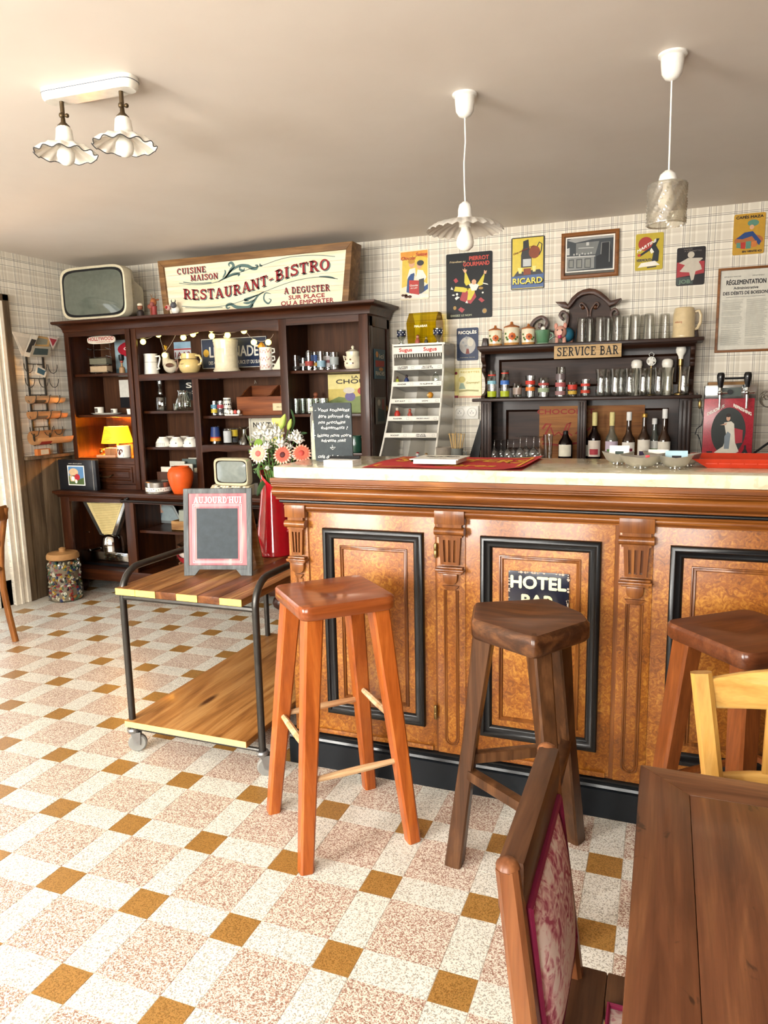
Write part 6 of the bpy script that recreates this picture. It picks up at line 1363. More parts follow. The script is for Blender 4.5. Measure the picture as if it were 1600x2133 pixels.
for s_, z, w in (('LAIT', .072, .03), ('BOUILLI TOUT', .058, .075), ('LES MATINS', .044, .07)): put_text(mb, s_, (-.035, 0, z), U, V, .008, w, 'L')
mb.v = [((.0705 + .0045 * math.sin(PI * min(1, max(0, (z - .02) / .07)))) * math.sin(x_ / .072 - .5), -(.0705 + .0045 * math.sin(PI * min(1, max(0, (z - .02) / .07)))) * math.cos(x_ / .072 - .5), z) for x_, y_, z in mb.v]; mb.obj('lettering', BLACKP, t, fix=False)
t = thing('cream_canister', 'tall cream ceramic canister with lid in front of the lemonade plate', 'canister', (px2x(473, 773, 2.9), 2.9, SC)); MB().lathe([(0, 0), (.09, 0), (.092, .012), (.084, .02), (.08, .03), (.078, .16), (.084, .19), (.084, .2), (0, .2)], n=32).obj('body', CREAMC, t); MB().lathe([(.086, .2), (.087, .212), (.08, .22), (.02, .224), (.01, .228), (.013, .24), (0, .246)], n=32).obj('lid', CREAMC, t); MB().lathe([(.0795, .06), (.0805, .065), (.0805, .15), (.0795, .155)], n=10, a0=-PI / 2 - .4, a1=-PI / 2 + .4).obj('relief', C('d8cdae', .35), t)
q = flatsign('lemonade_plate', 'dark blue enamel plate reading LEMONADE with a lemon behind the cream canister', px2x(419, 730, 3.09), px2x(556, 730, 3.09), SC + .035, SC + .245, C('1f2c48', .3), 3.094); q.line('border', WH, .004, [(.01, .015), (.99, .015), (.99, .985), (.01, .985), (.01, .015)]); q.shape('lemon', C('d6a83a', .4), E_(.045, .13, .075, .52)); q.text(WH, ('LEMONADE', .5, .38, .36, .74, {'b': .002}), ('DES CITRONS DE LA SOURCE ET DU SUCRE', .53, .13, .12, .84, {'b': .0004}))
q = flatsign('licence_card', 'pale blue and red car licence plate card at the back of the middle shelf', px2x(362, 725, 3.09), px2x(397, 725, 3.09), SC + .115, SC + .235, C('c9cbd0', .5), 3.094); q.shape('band', C('8fb0c8', .5), [(0, .62), (1, .62), (1, 1), (0, 1)]); q.shape('band', C('a83238', .5), [(0, .52), (1, .52), (1, .6), (0, .6)]); q.text(C('7a2c34', .5), ('1AA0', .5, .08, .34, .9, {'b': .001}))
MUGR = C('b8402f', .4)
for k in range(3):
    t = thing('patterned_mug', ('bottom', 'middle', 'top')[k] + ' mug of the red and white stack on the middle top shelf', 'mug', (px2x(556, 770, 2.88), 2.88, SC + .05 * k), 0, 'stacked red patterned mugs'); MB().lathe([(0, 0), (.044, 0), (.046, .003), (.046, .05), (.043, .05), (.042, .006), (0, .006)], n=22).obj('body', PORC, t); MB().tube([(.045, 0, .04), (.062, 0, .04), (.064, 0, .018), (.045, 0, .012)], .005, 6).obj('handle', PORC, t)
    pm_ = MB()
    for i in range(16):
        a_ = -PI / 2 - 1.2 + 2.4 * i / 15; z = .025 + .009 * math.sin(i * 2.4); da = .05
        pm_.add([(.0466 * math.cos(a_ + da * c_), .0466 * math.sin(a_ + da * c_), z + .007 * s_) for c_, s_ in ((-1, -.6), (.3, -1), (1, .5), (-.2, 1))], [(0, 1, 2, 3)])
    tag(pm_.obj('red_pattern', MUGR, t, fix=False), kind='stuff')
single('lemon_squeezer', 'little orange juicer cone on top of the mug stack', 'juicer', MB().lathe([(0, 0), (.028, 0), (.024, .012), (.012, .03), (0, .038)], n=14, wob=lambda a_, r, z: 1 + .08 * math.cos(8 * a_)), C('d89a3a', .4), (px2x(545, 722, 2.88), 2.88, SC + .1505))
t = thing('folded_card', 'folded patterned paper card at the right end of the middle top shelf', 'card', (px2x(577, 772, 2.86), 2.86, SC)); xx = t.location.x; MB().prism([(xx - .03, SC), (xx + .03, SC), (xx + .03, SC + .09)], 2.85, 2.853).obj('card', C('e4d8c0', .7), t, w=True)
# string lights along the valance
sl = thing('string_lights', 'string of round glowing yellow lights along the dresser valance', 'string lights', (-1.28, 2.82, 1.83)); GLOW = lampshade('glowing_ball', 'ffe97a', 2.6)
sp_ = [(298, 712), (330, 697), (343, 740), (372, 690), (382, 703), (402, 696), (409, 688), (440, 686), (441, 700), (474, 698), (508, 689), (529, 713), (559, 713)]
cord = [at(297, 698, 2.80)]
for px, py in sp_:
    x, z = at(px, py, 2.81); MB().ball((x, 2.81, z), .02, 12, 8).obj('light_ball', GLOW, sl, w=True); cord.append((x, z + .018)); 
cord.append(at(570, 690, 2.80))
pts = []
for (a_, b_), (c_, d_) in zip(cord, cord[1:]):
    for i in range(5): u = i / 5; pts.append((a_ + (c_ - a_) * u, 2.813, b_ + (d_ - b_) * u - .012 * math.sin(PI * u)))
MB().tube(pts, .0012, 5).obj('cord', C('b9a890', .4), sl, w=True)
# --- centre, lower left niches
DEC = clear_glass('crystal', 'eef2ee', 1.55, .12, .03)
Z1, Z2 = 1.3185, 1.0635
t = thing('decanter', 'clear glass decanter with tall stopper in the dark niche', 'decanter', (px2x(336, 855, 2.88), 2.88, Z1)); MB().lathe([(0, 0), (.036, 0), (.04, .01), (.04, .09), (.036, .1), (.016, .115), (.013, .15), (.018, .158), (.01, .16), (0, .16)], n=18).obj('body', DEC, t); MB().lathe([(.008, .158), (.013, .17), (.016, .19), (.015, .215), (0, .22)], n=12).obj('stopper', DEC, t)
t = thing('glass_pitcher', 'fluted clear glass pitcher beside the decanter', 'pitcher', (px2x(383, 856, 2.87), 2.87, Z1)); MB().lathe([(0, 0), (.034, 0), (.05, .03), (.05, .06), (.036, .1), (.03, .12), (.036, .14), (.034, .14), (.028, .12), (.034, .1), (.047, .06), (.047, .03), (0, .008)], n=40, wob=lambda a_, r, z: 1 + .04 * math.cos(20 * a_)).obj('body', DEC, t); MB().tube([(.034, 0, .13), (.062, 0, .125), (.064, 0, .08), (.046, 0, .06)], .005, 6).obj('handle', DEC, t)
single('shot_glass', 'small glass with red base in front of the pitcher', 'glass', MB().lathe(shell([(.014, 0), (.016, .003), (.018, .05)]), n=12), DEC, (px2x(366, 856, 2.83), 2.83, Z1))
q = flatsign('street_plate', 'black plate reading Sub Street behind the glass pitcher', px2x(374, 815, 3.09), -1.405, Z1 + .07, Z1 + .235, C('15171a', .35), 3.094); q.text(WH, ('Sub', .42, .55, .24, .5), ('Street', .56, .28, .16, .5), ('e 3', .72, .08, .12, .2)); q.line('line', WH, .003, [(.12, .92), (.95, .92)])
first = None
for k, (px, y) in enumerate(((341, 2.86), (369, 2.86), (398, 2.86), (356, 2.97), (386, 2.97))):
    l = ('upturned white bowl with grid pattern, leftmost in the niche', 'upturned white bowl with dots in the middle of the niche', 'upturned white bowl, right of the front row in the niche', 'upturned white bowl in the back row, left one', 'upturned white bowl in the back row, right one')[k]
    t = thing('breakfast_bowl', l, 'bowl', (px2x(px, 930, y), y, Z2), 0, 'upturned breakfast bowls'); MB().lathe([(.052, 0), (.055, .004), (.052, .03), (.038, .058), (.03, .062), (.03, .07), (0, .07), (0, .066), (.028, .06), (.035, .054), (.048, .03), (.05, 0)], n=26, wob=lambda a_, r, z: 1 + (.02 * math.cos(8 * a_) if z < .06 else 0)).obj('body', PORC, t)
    pm_ = MB()
    if k == 0:
        for i in range(7): a_ = -PI / 2 - .75 + .25 * i; pm_.tube([(.0555 * math.cos(a_), .0555 * math.sin(a_), .008), (.0535 * math.cos(a_), .0535 * math.sin(a_), .03)], .0007, 4)
        for z, r_ in ((.01, .0556), (.018, .055), (.026, .0543)): pm_.lathe([(r_, z), (r_ - .0001, z + .0012)], n=12, a0=-PI / 2 - .8, a1=-PI / 2 + .8)
    else:
        for a_ in (-PI / 2 - .6, -PI / 2 + .5): pm_.ball((.053 * math.cos(a_), .053 * math.sin(a_), .028), .0045, 6, 4)
    tag(pm_.obj('pattern', C('44423f', .5), t), kind='stuff')
t = thing('card_box', 'brown wooden box full of upright cards behind the orange vase', 'box', (px2x(372, 1010, 2.92), 2.92, DL)); x0, x1 = px2x(333, 1000, 2.86), -1.42; MB().prism([(x0, DL), (x1, DL), (x1, DL + .125), (x0 - .006, DL + .125)], 2.84, 2.85).prism([(x0, DL), (x1, DL), (x1, DL + .125), (x0 - .006, DL + .125)], 3.05, 3.06).box(x0, x0 + .01, 2.85, 3.05, DL, DL + .125).box(x1 - .01, x1, 2.85, 3.05, DL, DL + .125).box(x0, x1, 2.85, 3.05, DL, DL + .01).obj('box', C('4a2c1e', .5), t, w=True)
for k in range(9):
    a_ = x0 + .014 + .024 * (k % 5) * 1.6 + RND.uniform(0, .008); yy = 2.862 + .021 * k; hh = RND.uniform(.135, .2) if k < 5 else RND.uniform(.17, .215); w = RND.uniform(.11, .14); a_ = min(a_, x1 - w - .012)
    l = ['white card with dark edge at the very front of the card box', 'cream card second from the front in the card box', 'grey green card third from the front in the card box', 'white card fourth from the front in the card box', 'cream card in the middle of the card box', 'pale tall card sixth from the front of the card box', 'white tall card seventh from the front of the card box', 'cream tall card second from the back of the card box', 'white tall card at the very back of the card box'][k]
    single('index_card', l, 'card', MB().box(a_, a_ + w, yy, yy + .012, DL + .0105, DL + hh), C(('d9d4c4', 'cfc7b0', '5e6a66', 'd9d4c4', 'c8bda4')[k % 5], .7), (0, 0, 0), 'cards in the wooden box')
t = thing('biscuit_tin', 'round tin with silver lid and patterned band beside the orange vase', 'tin', (px2x(331, 1020, 2.66), 2.66, DL)); MB().lathe([(0, 0), (.088, 0), (.091, .004), (.091, .012), (.088, .014), (.088, .05), (0, .05)], n=32).obj('body', C('9c9890', .25, .8), t); MB().lathe([(.0888, .016), (.0888, .044)], n=32).obj('band', C('e2ded4', .5), t); MB().lathe([(.092, .05), (.092, .078), (.086, .083), (.05, .086), (0, .086)], n=32).obj('lid', C('a8a49c', .22, .9), t)
pm_ = MB()
for i in range(18): a_ = -PI + PI * i / 17; z = .03 + .006 * math.sin(i * 2.1); pm_.add([(.0893 * math.cos(a_ + .03 * c_), .0893 * math.sin(a_ + .03 * c_), z + .006 * s_) for c_, s_ in ((-1, -1), (1, -.3), (.4, 1), (-.6, .5))], [(0, 1, 2, 3)])
tag(pm_.obj('band_pattern', C('5c5a58', .5), t, fix=False), kind='stuff')
single('orange_vase', 'matt orange ceramic vase on the dresser worktop', 'vase', MB().lathe([(0, 0), (.05, 0), (.055, .006), (.075, .06), (.087, .11), (.087, .14), (.075, .168), (.058, .18), (.06, .186), (.056, .186), (.05, .178), (.07, .15), (.07, .11), (.05, .02), (0, .01)], n=32), C('d9571c', .5, coat=.1), (px2x(378, 1020, 2.67), 2.67, DL))
# --- centre, lower right niches
Z3, Z4 = 1.2805, 1.0845
for k, (px, m_, l) in enumerate(((447, C('5a8aa0', .4), 'slim glass with blue and yellow print in the upper niche'), (460, C('9a3a44', .4), 'slim glass with red print in the upper niche'))):
    glass_thing('print_glass', [(.019, 0), (.022, .003), (.023, .1)], l, None, (px2x(px, 860, 2.86), 2.86, Z3), band=[('print', .05, .075, m_), ('print', .02, .045, C('c9b23c', .4) if k == 0 else C('3a3a3c', .4))], n=14)
for k in range(4):
    t = thing('espresso_cup', ('lowest', 'second', 'third', 'topmost')[k] + ' cup of the black and white cow pattern stack', 'cup', (px2x(475, 860, 2.88), 2.88, Z3 + .03 * k), 0, 'stacked cow pattern cups'); MB().lathe([(0, 0), (.022, 0), (.026, .004), (.028, .03), (.025, .03), (.022, .005), (0, .005)], n=18).obj('body', PORC, t)
    pm_ = MB()
    for i in range(5): a_ = -PI / 2 - 1.1 + .5 * i + .2 * k; pm_.add([(.0283 * math.cos(a_ + .2 * c_), .0283 * math.sin(a_ + .2 * c_), .016 + .008 * s_ * (1 if i % 2 else .6)) for c_, s_ in ((-1, -.6), (.2, -1), (1, .2), (.1, 1), (-.7, .6))], [tuple(range(5))])
    tag(pm_.obj('spots', BLACKP, t, fix=False), kind='stuff')
t = thing('egg_tray', 'white egg tray with eggs in front of the cup stack', 'tray', (px2x(487, 866, 2.83), 2.83, Z3)); MB().box(-.055, .055, -.025, .025, 0, .01).obj('tray', PORC, t, bevel=.004)
for k, dx in enumerate((-.04, -.013, .014, .041)):
    o = MB().ball((0, 0, 0), .0125, 10, 7, (1, 1, 1.2)).obj('egg', C('eee8da', .4) if k != 2 else C('b8504a', .4)); o.location = (t.location.x + dx, 2.83, Z3 + .0245); tag(o, ('leftmost white egg in the tray', 'second white egg in the tray', 'red egg in the tray', 'rightmost white egg in the tray')[k], 'egg', 'eggs in the tray')
t = thing('letter_box', 'reddish wooden letter box with paper label in the upper niche', 'box', (px2x(545, 860, 2.92), 2.92, Z3)); x0, x1 = px2x(494, 840, 2.87), -.715
MB().box(x0, x1, 2.865, 2.88, Z3, Z3 + .125).box(x0, x1, 3.05, 3.065, Z3, Z3 + .2).box(x0, x1, 2.88, 3.05, Z3, Z3 + .01).obj('box', BOXWOOD, t, w=True, bevel=.002)
for xa in (x0, (x0 + x1) / 2 + .02, x1 - .012): MB().prism([(2.88, Z3), (3.05, Z3), (3.05, Z3 + .2), (2.97, Z3 + .165), (2.93, Z3 + .135), (2.88, Z3 + .125)], xa, xa + .012, 'yz').obj('partition', BOXWOOD, t, w=True)
MB().box(x1 - .13, x1 - .02, 2.8632, 2.8652, Z3 + .03, Z3 + .078).obj('paper_label', C('d3c49e', .7), t, w=True); mb = MB(); put_text(mb, 'BIBLIO-CAFE', (x1 - .065, 2.8628, Z3 + .048), U, V, .01, .07); mb.obj('lettering', C('6a5a3c', .7), t, w=True, smooth=0, fix=False)
MB().tube([(px2x(532, 806, 3.09) - .008, 3.098, Z3 + .215), (px2x(532, 806, 3.09), 3.092, Z3 + .24), (px2x(532, 806, 3.09) + .008, 3.098, Z3 + .215)], .003, 6).obj('hanger', CHROME, t, w=True)
deco2 = lambda px, prof, l, band, y=2.87: glass_thing('print_glass', prof, l, 'printed glasses in the lower niche', (px2x(px, 925, y), y, Z4), band=band, n=16)
deco2(450, [(.036, 0), (.04, .004), (.03, .1), (.027, .125)], 'blue and orange ice cream glass in the lower niche', [('print', .05, .118, C('2c3f74', .4)), ('print', .02, .042, C('d08a2c', .4)), ('print', .042, .05, C('b83a34', .4))])
deco2(475, [(.025, 0), (.028, .004), (.028, .105)], 'white and black print glass in the lower niche', [('print', .01, .09, C('b9bcbc', .5))]); deco2(488, [(.026, 0), (.03, .004), (.03, .105)], 'yellow print glass in the lower niche', [('print', .05, .095, C('cbb032', .4)), ('print', .01, .04, C('3a3c40', .4))], 2.93); deco2(498, [(.022, 0), (.025, .004), (.025, .1)], 'small brown print glass in the lower niche', [('print', .03, .09, C('5a3c28', .5))], 2.99)
single('sundae_glass', 'upturned clear stemmed glass in the lower niche', 'glass', MB().lathe([(.042, 0), (.04, .02), (.016, .055), (.012, .07), (.012, .1), (.034, .115), (.035, .118), (0, .118), (0, .11), (.01, .1), (.01, .07), (.014, .055), (.037, .02), (.04, 0)], n=20), DEC, (px2x(510, 925, 2.88), 2.88, Z4))
q = flatsign('notting_plate', 'white enamel street plate reading NOTTING HILL behind the flowers', px2x(518, 900, 3.02), px2x(596, 900, 3.02), Z4, Z4 + .185, C('dcd6c2', .4), 3.03); q.line('border', BK, .003, [(.05, .05), (.95, .05), (.95, .88), (.9, .93), (.1, .93), (.05, .88), (.05, .05)]); q.text(BK, ('NOTTING', .5, .58, .19, .76, {'b': .0015}), ('HILL', .5, .28, .19, .4, {'b': .0015})); q.shape('picture', C('d8cf6a', .5), [(.6, .05), (.95, .05), (.95, .93), (.68, .93)])
# little computer terminal
MT = thing('computer_terminal', 'small beige and brown computer terminal with keyboard on the dresser worktop', 'computer', (-1.06, 2.74, DL)); BEI = C('d6cbaa', .45); BRO = C('5c554c', .5); cx, cz = -1.062, .915
loft(MB(), [R3(superell(cx, cz, .118, .075, 7), 2.652), R3(superell(cx, cz, .128, .088, 7), 2.645), R3(superell(cx, cz, .132, .092, 7), 2.655), R3(superell(cx, cz, .132, .092, 7), 2.70)], False, False).obj('bezel', BEI, MT, w=True)
loft(MB(), [R3(superell(cx, cz - .01, .130, .09, 8), 2.70), R3(superell(cx + .01, cz - .03, .12, .08, 8), 2.80), R3(superell(cx + .02, cz - .06, .08, .05, 8), 2.9)], True).box(cx - .1, cx + .16, 2.72, 2.88, DL, .835).obj('case', BRO, MT, w=True)
a, b = .158, .117
MB().grid(lambda u, v: (cx + .112 * v * math.copysign(abs(math.cos(2 * PI * u)) ** .36, math.cos(2 * PI * u)), 2.656 - .014 * (1 - v * v), cz + .07 * v * math.copysign(abs(math.sin(2 * PI * u)) ** .36, math.sin(2 * PI * u))), 36, 6, True).obj('screen', C('8b948f', .15, coat=.5, name='terminal_screen'), MT, w=True, smooth=80)
kb = MB().prism([(2.60, DL), (2.72, DL), (2.72, .83), (2.66, .822), (2.60, .775)], cx - .16, cx + .132, 'yz').obj('keyboard', BEI, MT, w=True, bevel=.003)
for i in range(11):
    for j in range(4):
        y = 2.609 + .0125 * j; z = .775 + (y - 2.60) * .783; x = cx - .13 + .022 * i
        o = MB().add([(x, y, z + .003), (x + .015, y, z + .003), (x + .015, y + .008, z + .0095), (x, y + .008, z + .0095), (x, y, z), (x + .015, y, z), (x + .015, y + .008, z + .006), (x, y + .008, z + .006)], [(0, 1, 2, 3), (4, 5, 1, 0), (5, 6, 2, 1), (7, 4, 0, 3), (6, 7, 3, 2)]).obj('key', C('efe9d6', .5) if (i + j) % 4 else C('6a655c', .5), kb); o.location = -MT.location
# --- right column
R1, R2, R4 = 1.5655, 1.2855, 1.0355
gl = [(617, .10, 'short clear glass with dark base, leftmost on the top right shelf', [('print', .01, .03, C('3a3430', .4))]), (633, .085, 'small clear glass second on the top right shelf', [('print', .03, .05, C('8a8078', .5))]), (645, .125, 'tall clear glass with red label band on the top right shelf', [('print', .03, .06, C('9c4038', .5))]), (657, .12, 'tall glass with blue and yellow print on the top right shelf', [('print', .06, .1, C('33508a', .4)), ('print', .03, .05, C('c89a34', .4))]), (670, .12, 'tall glass with pale blue print on the top right shelf', [('print', .02, .06, C('8aa8b8', .5))]), (684, .115, 'glass with white and red bird print on the top right shelf', [('print', .02, .09, C('b8b0b0', .5)), ('print', .045, .065, C('b03038', .4))]), (697, .11, 'clear glass with silver print, rightmost glass on the top right shelf', [('print', .03, .08, C('9aa0a0', .4))])]
for k, (px, h, l, bd) in enumerate(gl): y = 2.88 + (.05 if k % 2 else 0); glass_thing('collector_glass', [(.024, 0), (.027, .003), (.03, h)], l, 'collector glasses on the top right shelf', (px2x(px, 768, y), y, R1), band=bd, n=16)
t = thing('sugar_pot', 'cream lidded sugar pot with small flowers on the top right shelf', 'pot', (px2x(736, 767, 2.88), 2.88, R1)); MB().lathe([(0, 0), (.045, 0), (.056, .02), (.058, .04), (.048, .07), (.042, .085), (.044, .1), (0, .1)], n=24).obj('body', CREAMC, t); MB().lathe([(.046, .1), (.046, .108), (.02, .122), (.006, .126), (.011, .137), (.006, .146), (0, .147)], n=24).obj('lid', CREAMC, t)
for s_ in (-1, 1): MB().tube([(s_ * .045, 0, .075), (s_ * .066, 0, .085), (s_ * .058, 0, .055)], .005, 6).obj('ear_handle', CREAMC, t)
pm_ = MB()
for a_, z in ((-2.2, .06), (-1.9, .035), (-1.5, .058), (-1.2, .035)): pm_.ball((.057 * math.cos(a_), .057 * math.sin(a_), z), .0055, 6, 4)
tag(pm_.obj('flowers', C('6a4038', .5), t), kind='stuff')
for k, (px, y) in enumerate(((618, 2.87), (632, 2.93), (646, 2.87), (660, 2.93), (674, 2.87))): glass_thing('glass_mug', [(.03, 0), (.033, .004), (.032, .1)], ('faceted glass beaker, leftmost on the lower right shelf', 'faceted glass beaker, second on the lower right shelf', 'faceted glass beaker, third on the lower right shelf', 'faceted glass beaker, fourth on the lower right shelf', 'faceted glass beaker beside the yellow gnome plate')[k], 'faceted beakers', (px2x(px, 862, y), y, R2), DEC, 10)
t = thing('wooden_figurine', 'small reddish wooden figure behind the faceted glasses', 'figurine', (px2x(659, 860, 3.0), 3.0, R2)); MB().tube([(0, 0, 0), (0, 0, .05), (0, 0, .09), (0, 0, .11)], [.025, .022, .03, .01], 12).obj('body', C('8a5038', .5), t); MB().ball((0, 0, .125), .016).obj('head', C('8a5038', .5), t)
q = flatsign('beer_plate', 'yellow landscape plate reading LA CHOUFFE on the lower right shelf', px2x(683, 820, 3.05), -.14, R2, R2 + .255, C('c9b45c', .4), 3.06); q.shape('picture', C('e2d38c', .5), [(0, .62), (1, .62), (1, 1), (0, 1)]); q.shape('picture', C('7c8a52', .5), [(0, .3), (.2, .42), (.4, .38), (.7, .46), (1, .4), (1, 0), (0, 0)]); q.shape('picture', C('a84440', .5), E_(.14, .12, .7, .56)); q.shape('picture', C('6c6490', .5), E_(.1, .12, .42, .42)); q.shape('picture', C('cfc6b4', .5), E_(.11, .08, .4, .58), E_(.12, .1, .78, .46)); q.shape('picture', C('ab7c3c', .5), E_(.16, .13, .02, .13), E_(.2, .18, .92, .1))
q.text(C('3a3028', .5), ('LA', .52, .89, .07, .12), ('CHOUFFE', .58, .76, .11, .84, {'b': .0014}))
t = thing('green_mug', 'dark green glazed mug on the lowest right shelf', 'mug', (px2x(742, 950, 2.86), 2.86, R4)); GM = C('25493a', .25, coat=.5); MB().lathe([(0, 0), (.038, 0), (.045, .02), (.046, .06), (.038, .1), (.04, .108), (.037, .108), (.034, .1), (.041, .06), (.04, .02), (0, .008)], n=22).obj('body', GM, t); MB().tube([(.038, 0, .098), (.06, 0, .095), (.062, 0, .04), (.045, 0, .03)], .006, 8).obj('handle', GM, t)
# --- on top of the dresser
def figurine(px, l, parts, y=2.745):
    t = thing('animal_figurine', l, 'figurine', (px2x(px, 640, y), y, DT), 0, 'figurines on the dresser')
    for nm, mb, m in parts: mb.obj(nm, m, t)
figurine(292, 'tiny baker figure with white cap beside the television', [('body', MB().lathe([(0, 0), (.025, 0), (.024, .03), (.012, .042), (0, .042)], n=12), C('2c2320', .5)), ('collar', MB().lathe([(0, .034), (.014, .034), (.01, .044), (0, .044)], n=10), PORC), ('head', MB().ball((0, 0, .058), .019), C('7a4a34', .5)), ('cap', MB().ball((0, 0, .076), .02, 12, 7, (1, 1, .6)), C('d8cdb4', .6))])
figurine(321, 'orange deer figure with thin antlers beside the baker', [('body', MB().tube([(0, 0, 0), (0, 0, .03), (0, 0, .06)], [.02, .017, .02], 10), C('8a3430', .5)), ('head', MB().ball((0, -.004, .085), .024, 12, 8, (.9, 1, 1.2)), C('9a5a34', .5)), ('muzzle', MB().ball((0, -.018, .072), .017), C('8a4a44', .5)), ('antlers', MB().tube([(-.01, 0, .108), (-.018, 0, .125), (-.025, 0, .14)], .002, 5).tube([(.008, 0, .108), (.018, 0, .125), (.02, 0, .142)], .002, 5).tube([(-.016, 0, .122), (-.005, 0, .14)], .0018, 5), C('7a5a3a', .6)), ('ear', MB().ball((.032, 0, .1), .011, 8, 5, (1.3, .5, .6)), C('7a4a2c', .5)), ('tail_bush', MB().ball((-.04, .01, .06), .022, 10, 6, (1, .6, .8)).tube([(-.035, .01, .0), (-.038, .01, .05)], .006, 6), C('8a4a38', .5))])
figurine(357, 'black and white cow figure with pink muzzle in front of the sign', [('body', MB().ball((.015, .02, .03), .026, 12, 8, (1.2, 1, 1.1)), PORC), ('head', MB().ball((.018, 0, .06), .021, 12, 8), C('55555a', .5)), ('muzzle', MB().ball((-.02, -.01, .045), .021, 12, 8, (1, .8, .9)), C('c99a90', .5)), ('nose', MB().ball((-.022, -.026, .046), .01, 8, 5), C('a8302c', .5)), ('horns', MB().tube([(.006, 0, .076), (.002, 0, .09), (.006, 0, .1)], [.004, .003, .001], 6).tube([(.03, 0, .076), (.036, 0, .09), (.033, 0, .1)], [.004, .003, .001], 6), C('2c2a28', .5))], 2.77)
# --- lower cabinet
sca = thing('shop_scale', 'chrome shop scale with fan-shaped dial inside the lower dresser', 'scale', (-2.2, 2.8, .178)); cx = -2.235
fan = [(cx - .215, .655), (cx + .2, .668), (cx + .075, .41), (cx - .075, .405)]
MB().prism([(a_ + (.0), b_) for a_, b_ in fan], 2.76, 2.81).obj('fan_case', C('b9b7b0', .15, .9), sca, w=True, bevel=.008)
MB().prism([(cx - .17, .648), (cx + .165, .655), (cx + .045, .42), (cx - .045, .418)], 2.757, 2.76).obj('dial', C('d9c58a', .5), sca, w=True)
ln = MB()
for k in range(18):
    z = .43 + .0125 * k; hw = .045 + (.165 - .045) * (z - .418) / .235; ln.box(cx - hw * .82, cx + hw * .9, 2.7562, 2.757, z, z + .0022)
tag(ln.obj('dial_marks', C('8a6f3a', .5), sca, w=True), kind='stuff')
MB().box(cx - .2, cx - .17, 2.754, 2.762, .42, .43).lathe([(0, .29), (.085, .29), (.086, .33), (.08, .39), (.05, .42), (0, .425)], (cx, 2.80, 0), 20).obj('neck', CHROME, sca, w=True)
MB().box(cx - .25, cx + .21, 2.72, 2.98, .2, .29).obj('base_box', CHROME, sca, w=True, bevel=.012); MB().box(cx - .24, cx + .2, 2.74, 2.97, .178, .2).obj('foot', DARK, sca, w=True)
MB().box(cx - .26, cx - .13, 2.71, 2.95, .292, .304).obj('pan', CHROME, sca, w=True, bevel=.004)
pt_ = thing('picture_tray', 'silver tray with a woman portrait leaning in the lower dresser', 'tray', (-1.66, 2.95, .483)); tx0, tz1 = at(294, 1048, 2.92); tx1, tz0 = at(360, 1108, 2.92)
MB().prism(rounded([(tx0 + .03, .484), (tx1 + .08, .484), (tx1, tz1), (tx0, tz1 - .01)], .03, 4), 2.94, 2.952).obj('tray', C('a9b0b0', .25, .6), pt_, w=True, bevel=.004); MB().prism(rounded([(tx0 + .045, .505), (tx1 + .055, .505), (tx1 - .015, tz1 - .018), (tx0 + .02, tz1 - .025)], .02, 4), 2.9385, 2.94).obj('picture', C('8d9a9c', .4), pt_, w=True)
q = Pic(pt_, tx0 + .07, tx0 + .2, .52, .68, 2.938); q.shape('portrait', C('54606c', .5), [(.1, 0), (.7, .02), (.8, .3), (.5, .5), (.2, .3)]); q.shape('portrait', C('b98f78', .5), E_(.17, .2, .6, .62), [(.4, .2), (.9, .3), (.7, .48), (.5, .45)]); q.shape('portrait', C('4a3630', .5), E_(.2, .12, .55, .84))
single('wooden_crate', 'shallow pale wooden crate on the lower dresser shelf', 'crate', MB().box(-1.60, -1.08, 2.69, 2.93, .4835, .495).box(-1.60, -1.08, 2.69, 2.70, .4835, .555).box(-1.60, -1.59, 2.70, 2.93, .4835, .555).box(-1.09, -1.08, 2.70, 2.93, .4835, .555).box(-1.60, -1.08, 2.92, 2.93, .4835, .555), CRATE, (0, 0, 0), bevel=.002)
single('grey_file_box', 'grey green flat box in the wooden crate', 'box', MB().box(-1.55, -1.12, 2.715, 2.91, .4955, .63), C('8f9284', .5), (0, 0, 0), bevel=.003)
for k, (z, r_, m_, l) in enumerate(((.178, .13, C('c8a878', .5), 'tan enamel basin at the bottom of the stack'), (.235, .14, C('b02c34', .4), 'red bowl in the stack of basins'), (.272, .14, PORC, 'white bowl on the red bowl'), (.315, .135, C('6a4a34', .6), 'brown wicker basket on top of the basins'))): single('basin' if k < 3 else 'wicker_basket', l, 'bowl' if k < 3 else 'basket', MB().lathe([(0, 0), (r_ * .7, 0), (r_ * .9, .025), (r_, .056), (r_ * 1.04, .06), (r_ * .97, .058), (r_ * .86, .028), (r_ * .66, .006), (0, .006)], n=28), m_, (-1.49, 2.82, z + .0005))
# ---------------------------------------------------------------- jar of beads on the floor
bj = thing('bead_jar', 'large glass jar of colourful beads with cork lid by the left wall', 'jar', (-2.352, 2.43, 0)); MB().lathe([(0, 0), (.108, 0), (.117, .008), (.118, .24), (.108, .285), (.1, .3), (.103, .31)], n=32).obj('glass', clear_glass('jar_glass', 'f2f5f0', 1.4, .0, .03), bj); MB().lathe([(0, .3), (.108, .3), (.11, .305), (.11, .325), (.1, .34), (.03, .345), (.022, .35), (.024, .37), (.01, .378), (0, .378)], n=28).obj('lid', C('a87c4c', .7), bj)
MB().lathe([(0, .006), (.1, .006), (.102, .26), (.0, .285)], n=20).obj('bead_core', C('8a7a68', .7), bj)
cols = ['d8cfbb', '9c2a2a', 'c9a12c', '2c5a4c', '2c3c70', 'b06a34', 'e4ddce', '6a3a2c', '4a7a5c', '20222a', 'c8bda6', '8c3040']
bms = [C(c_, .35) for c_ in cols]; bd = MB()
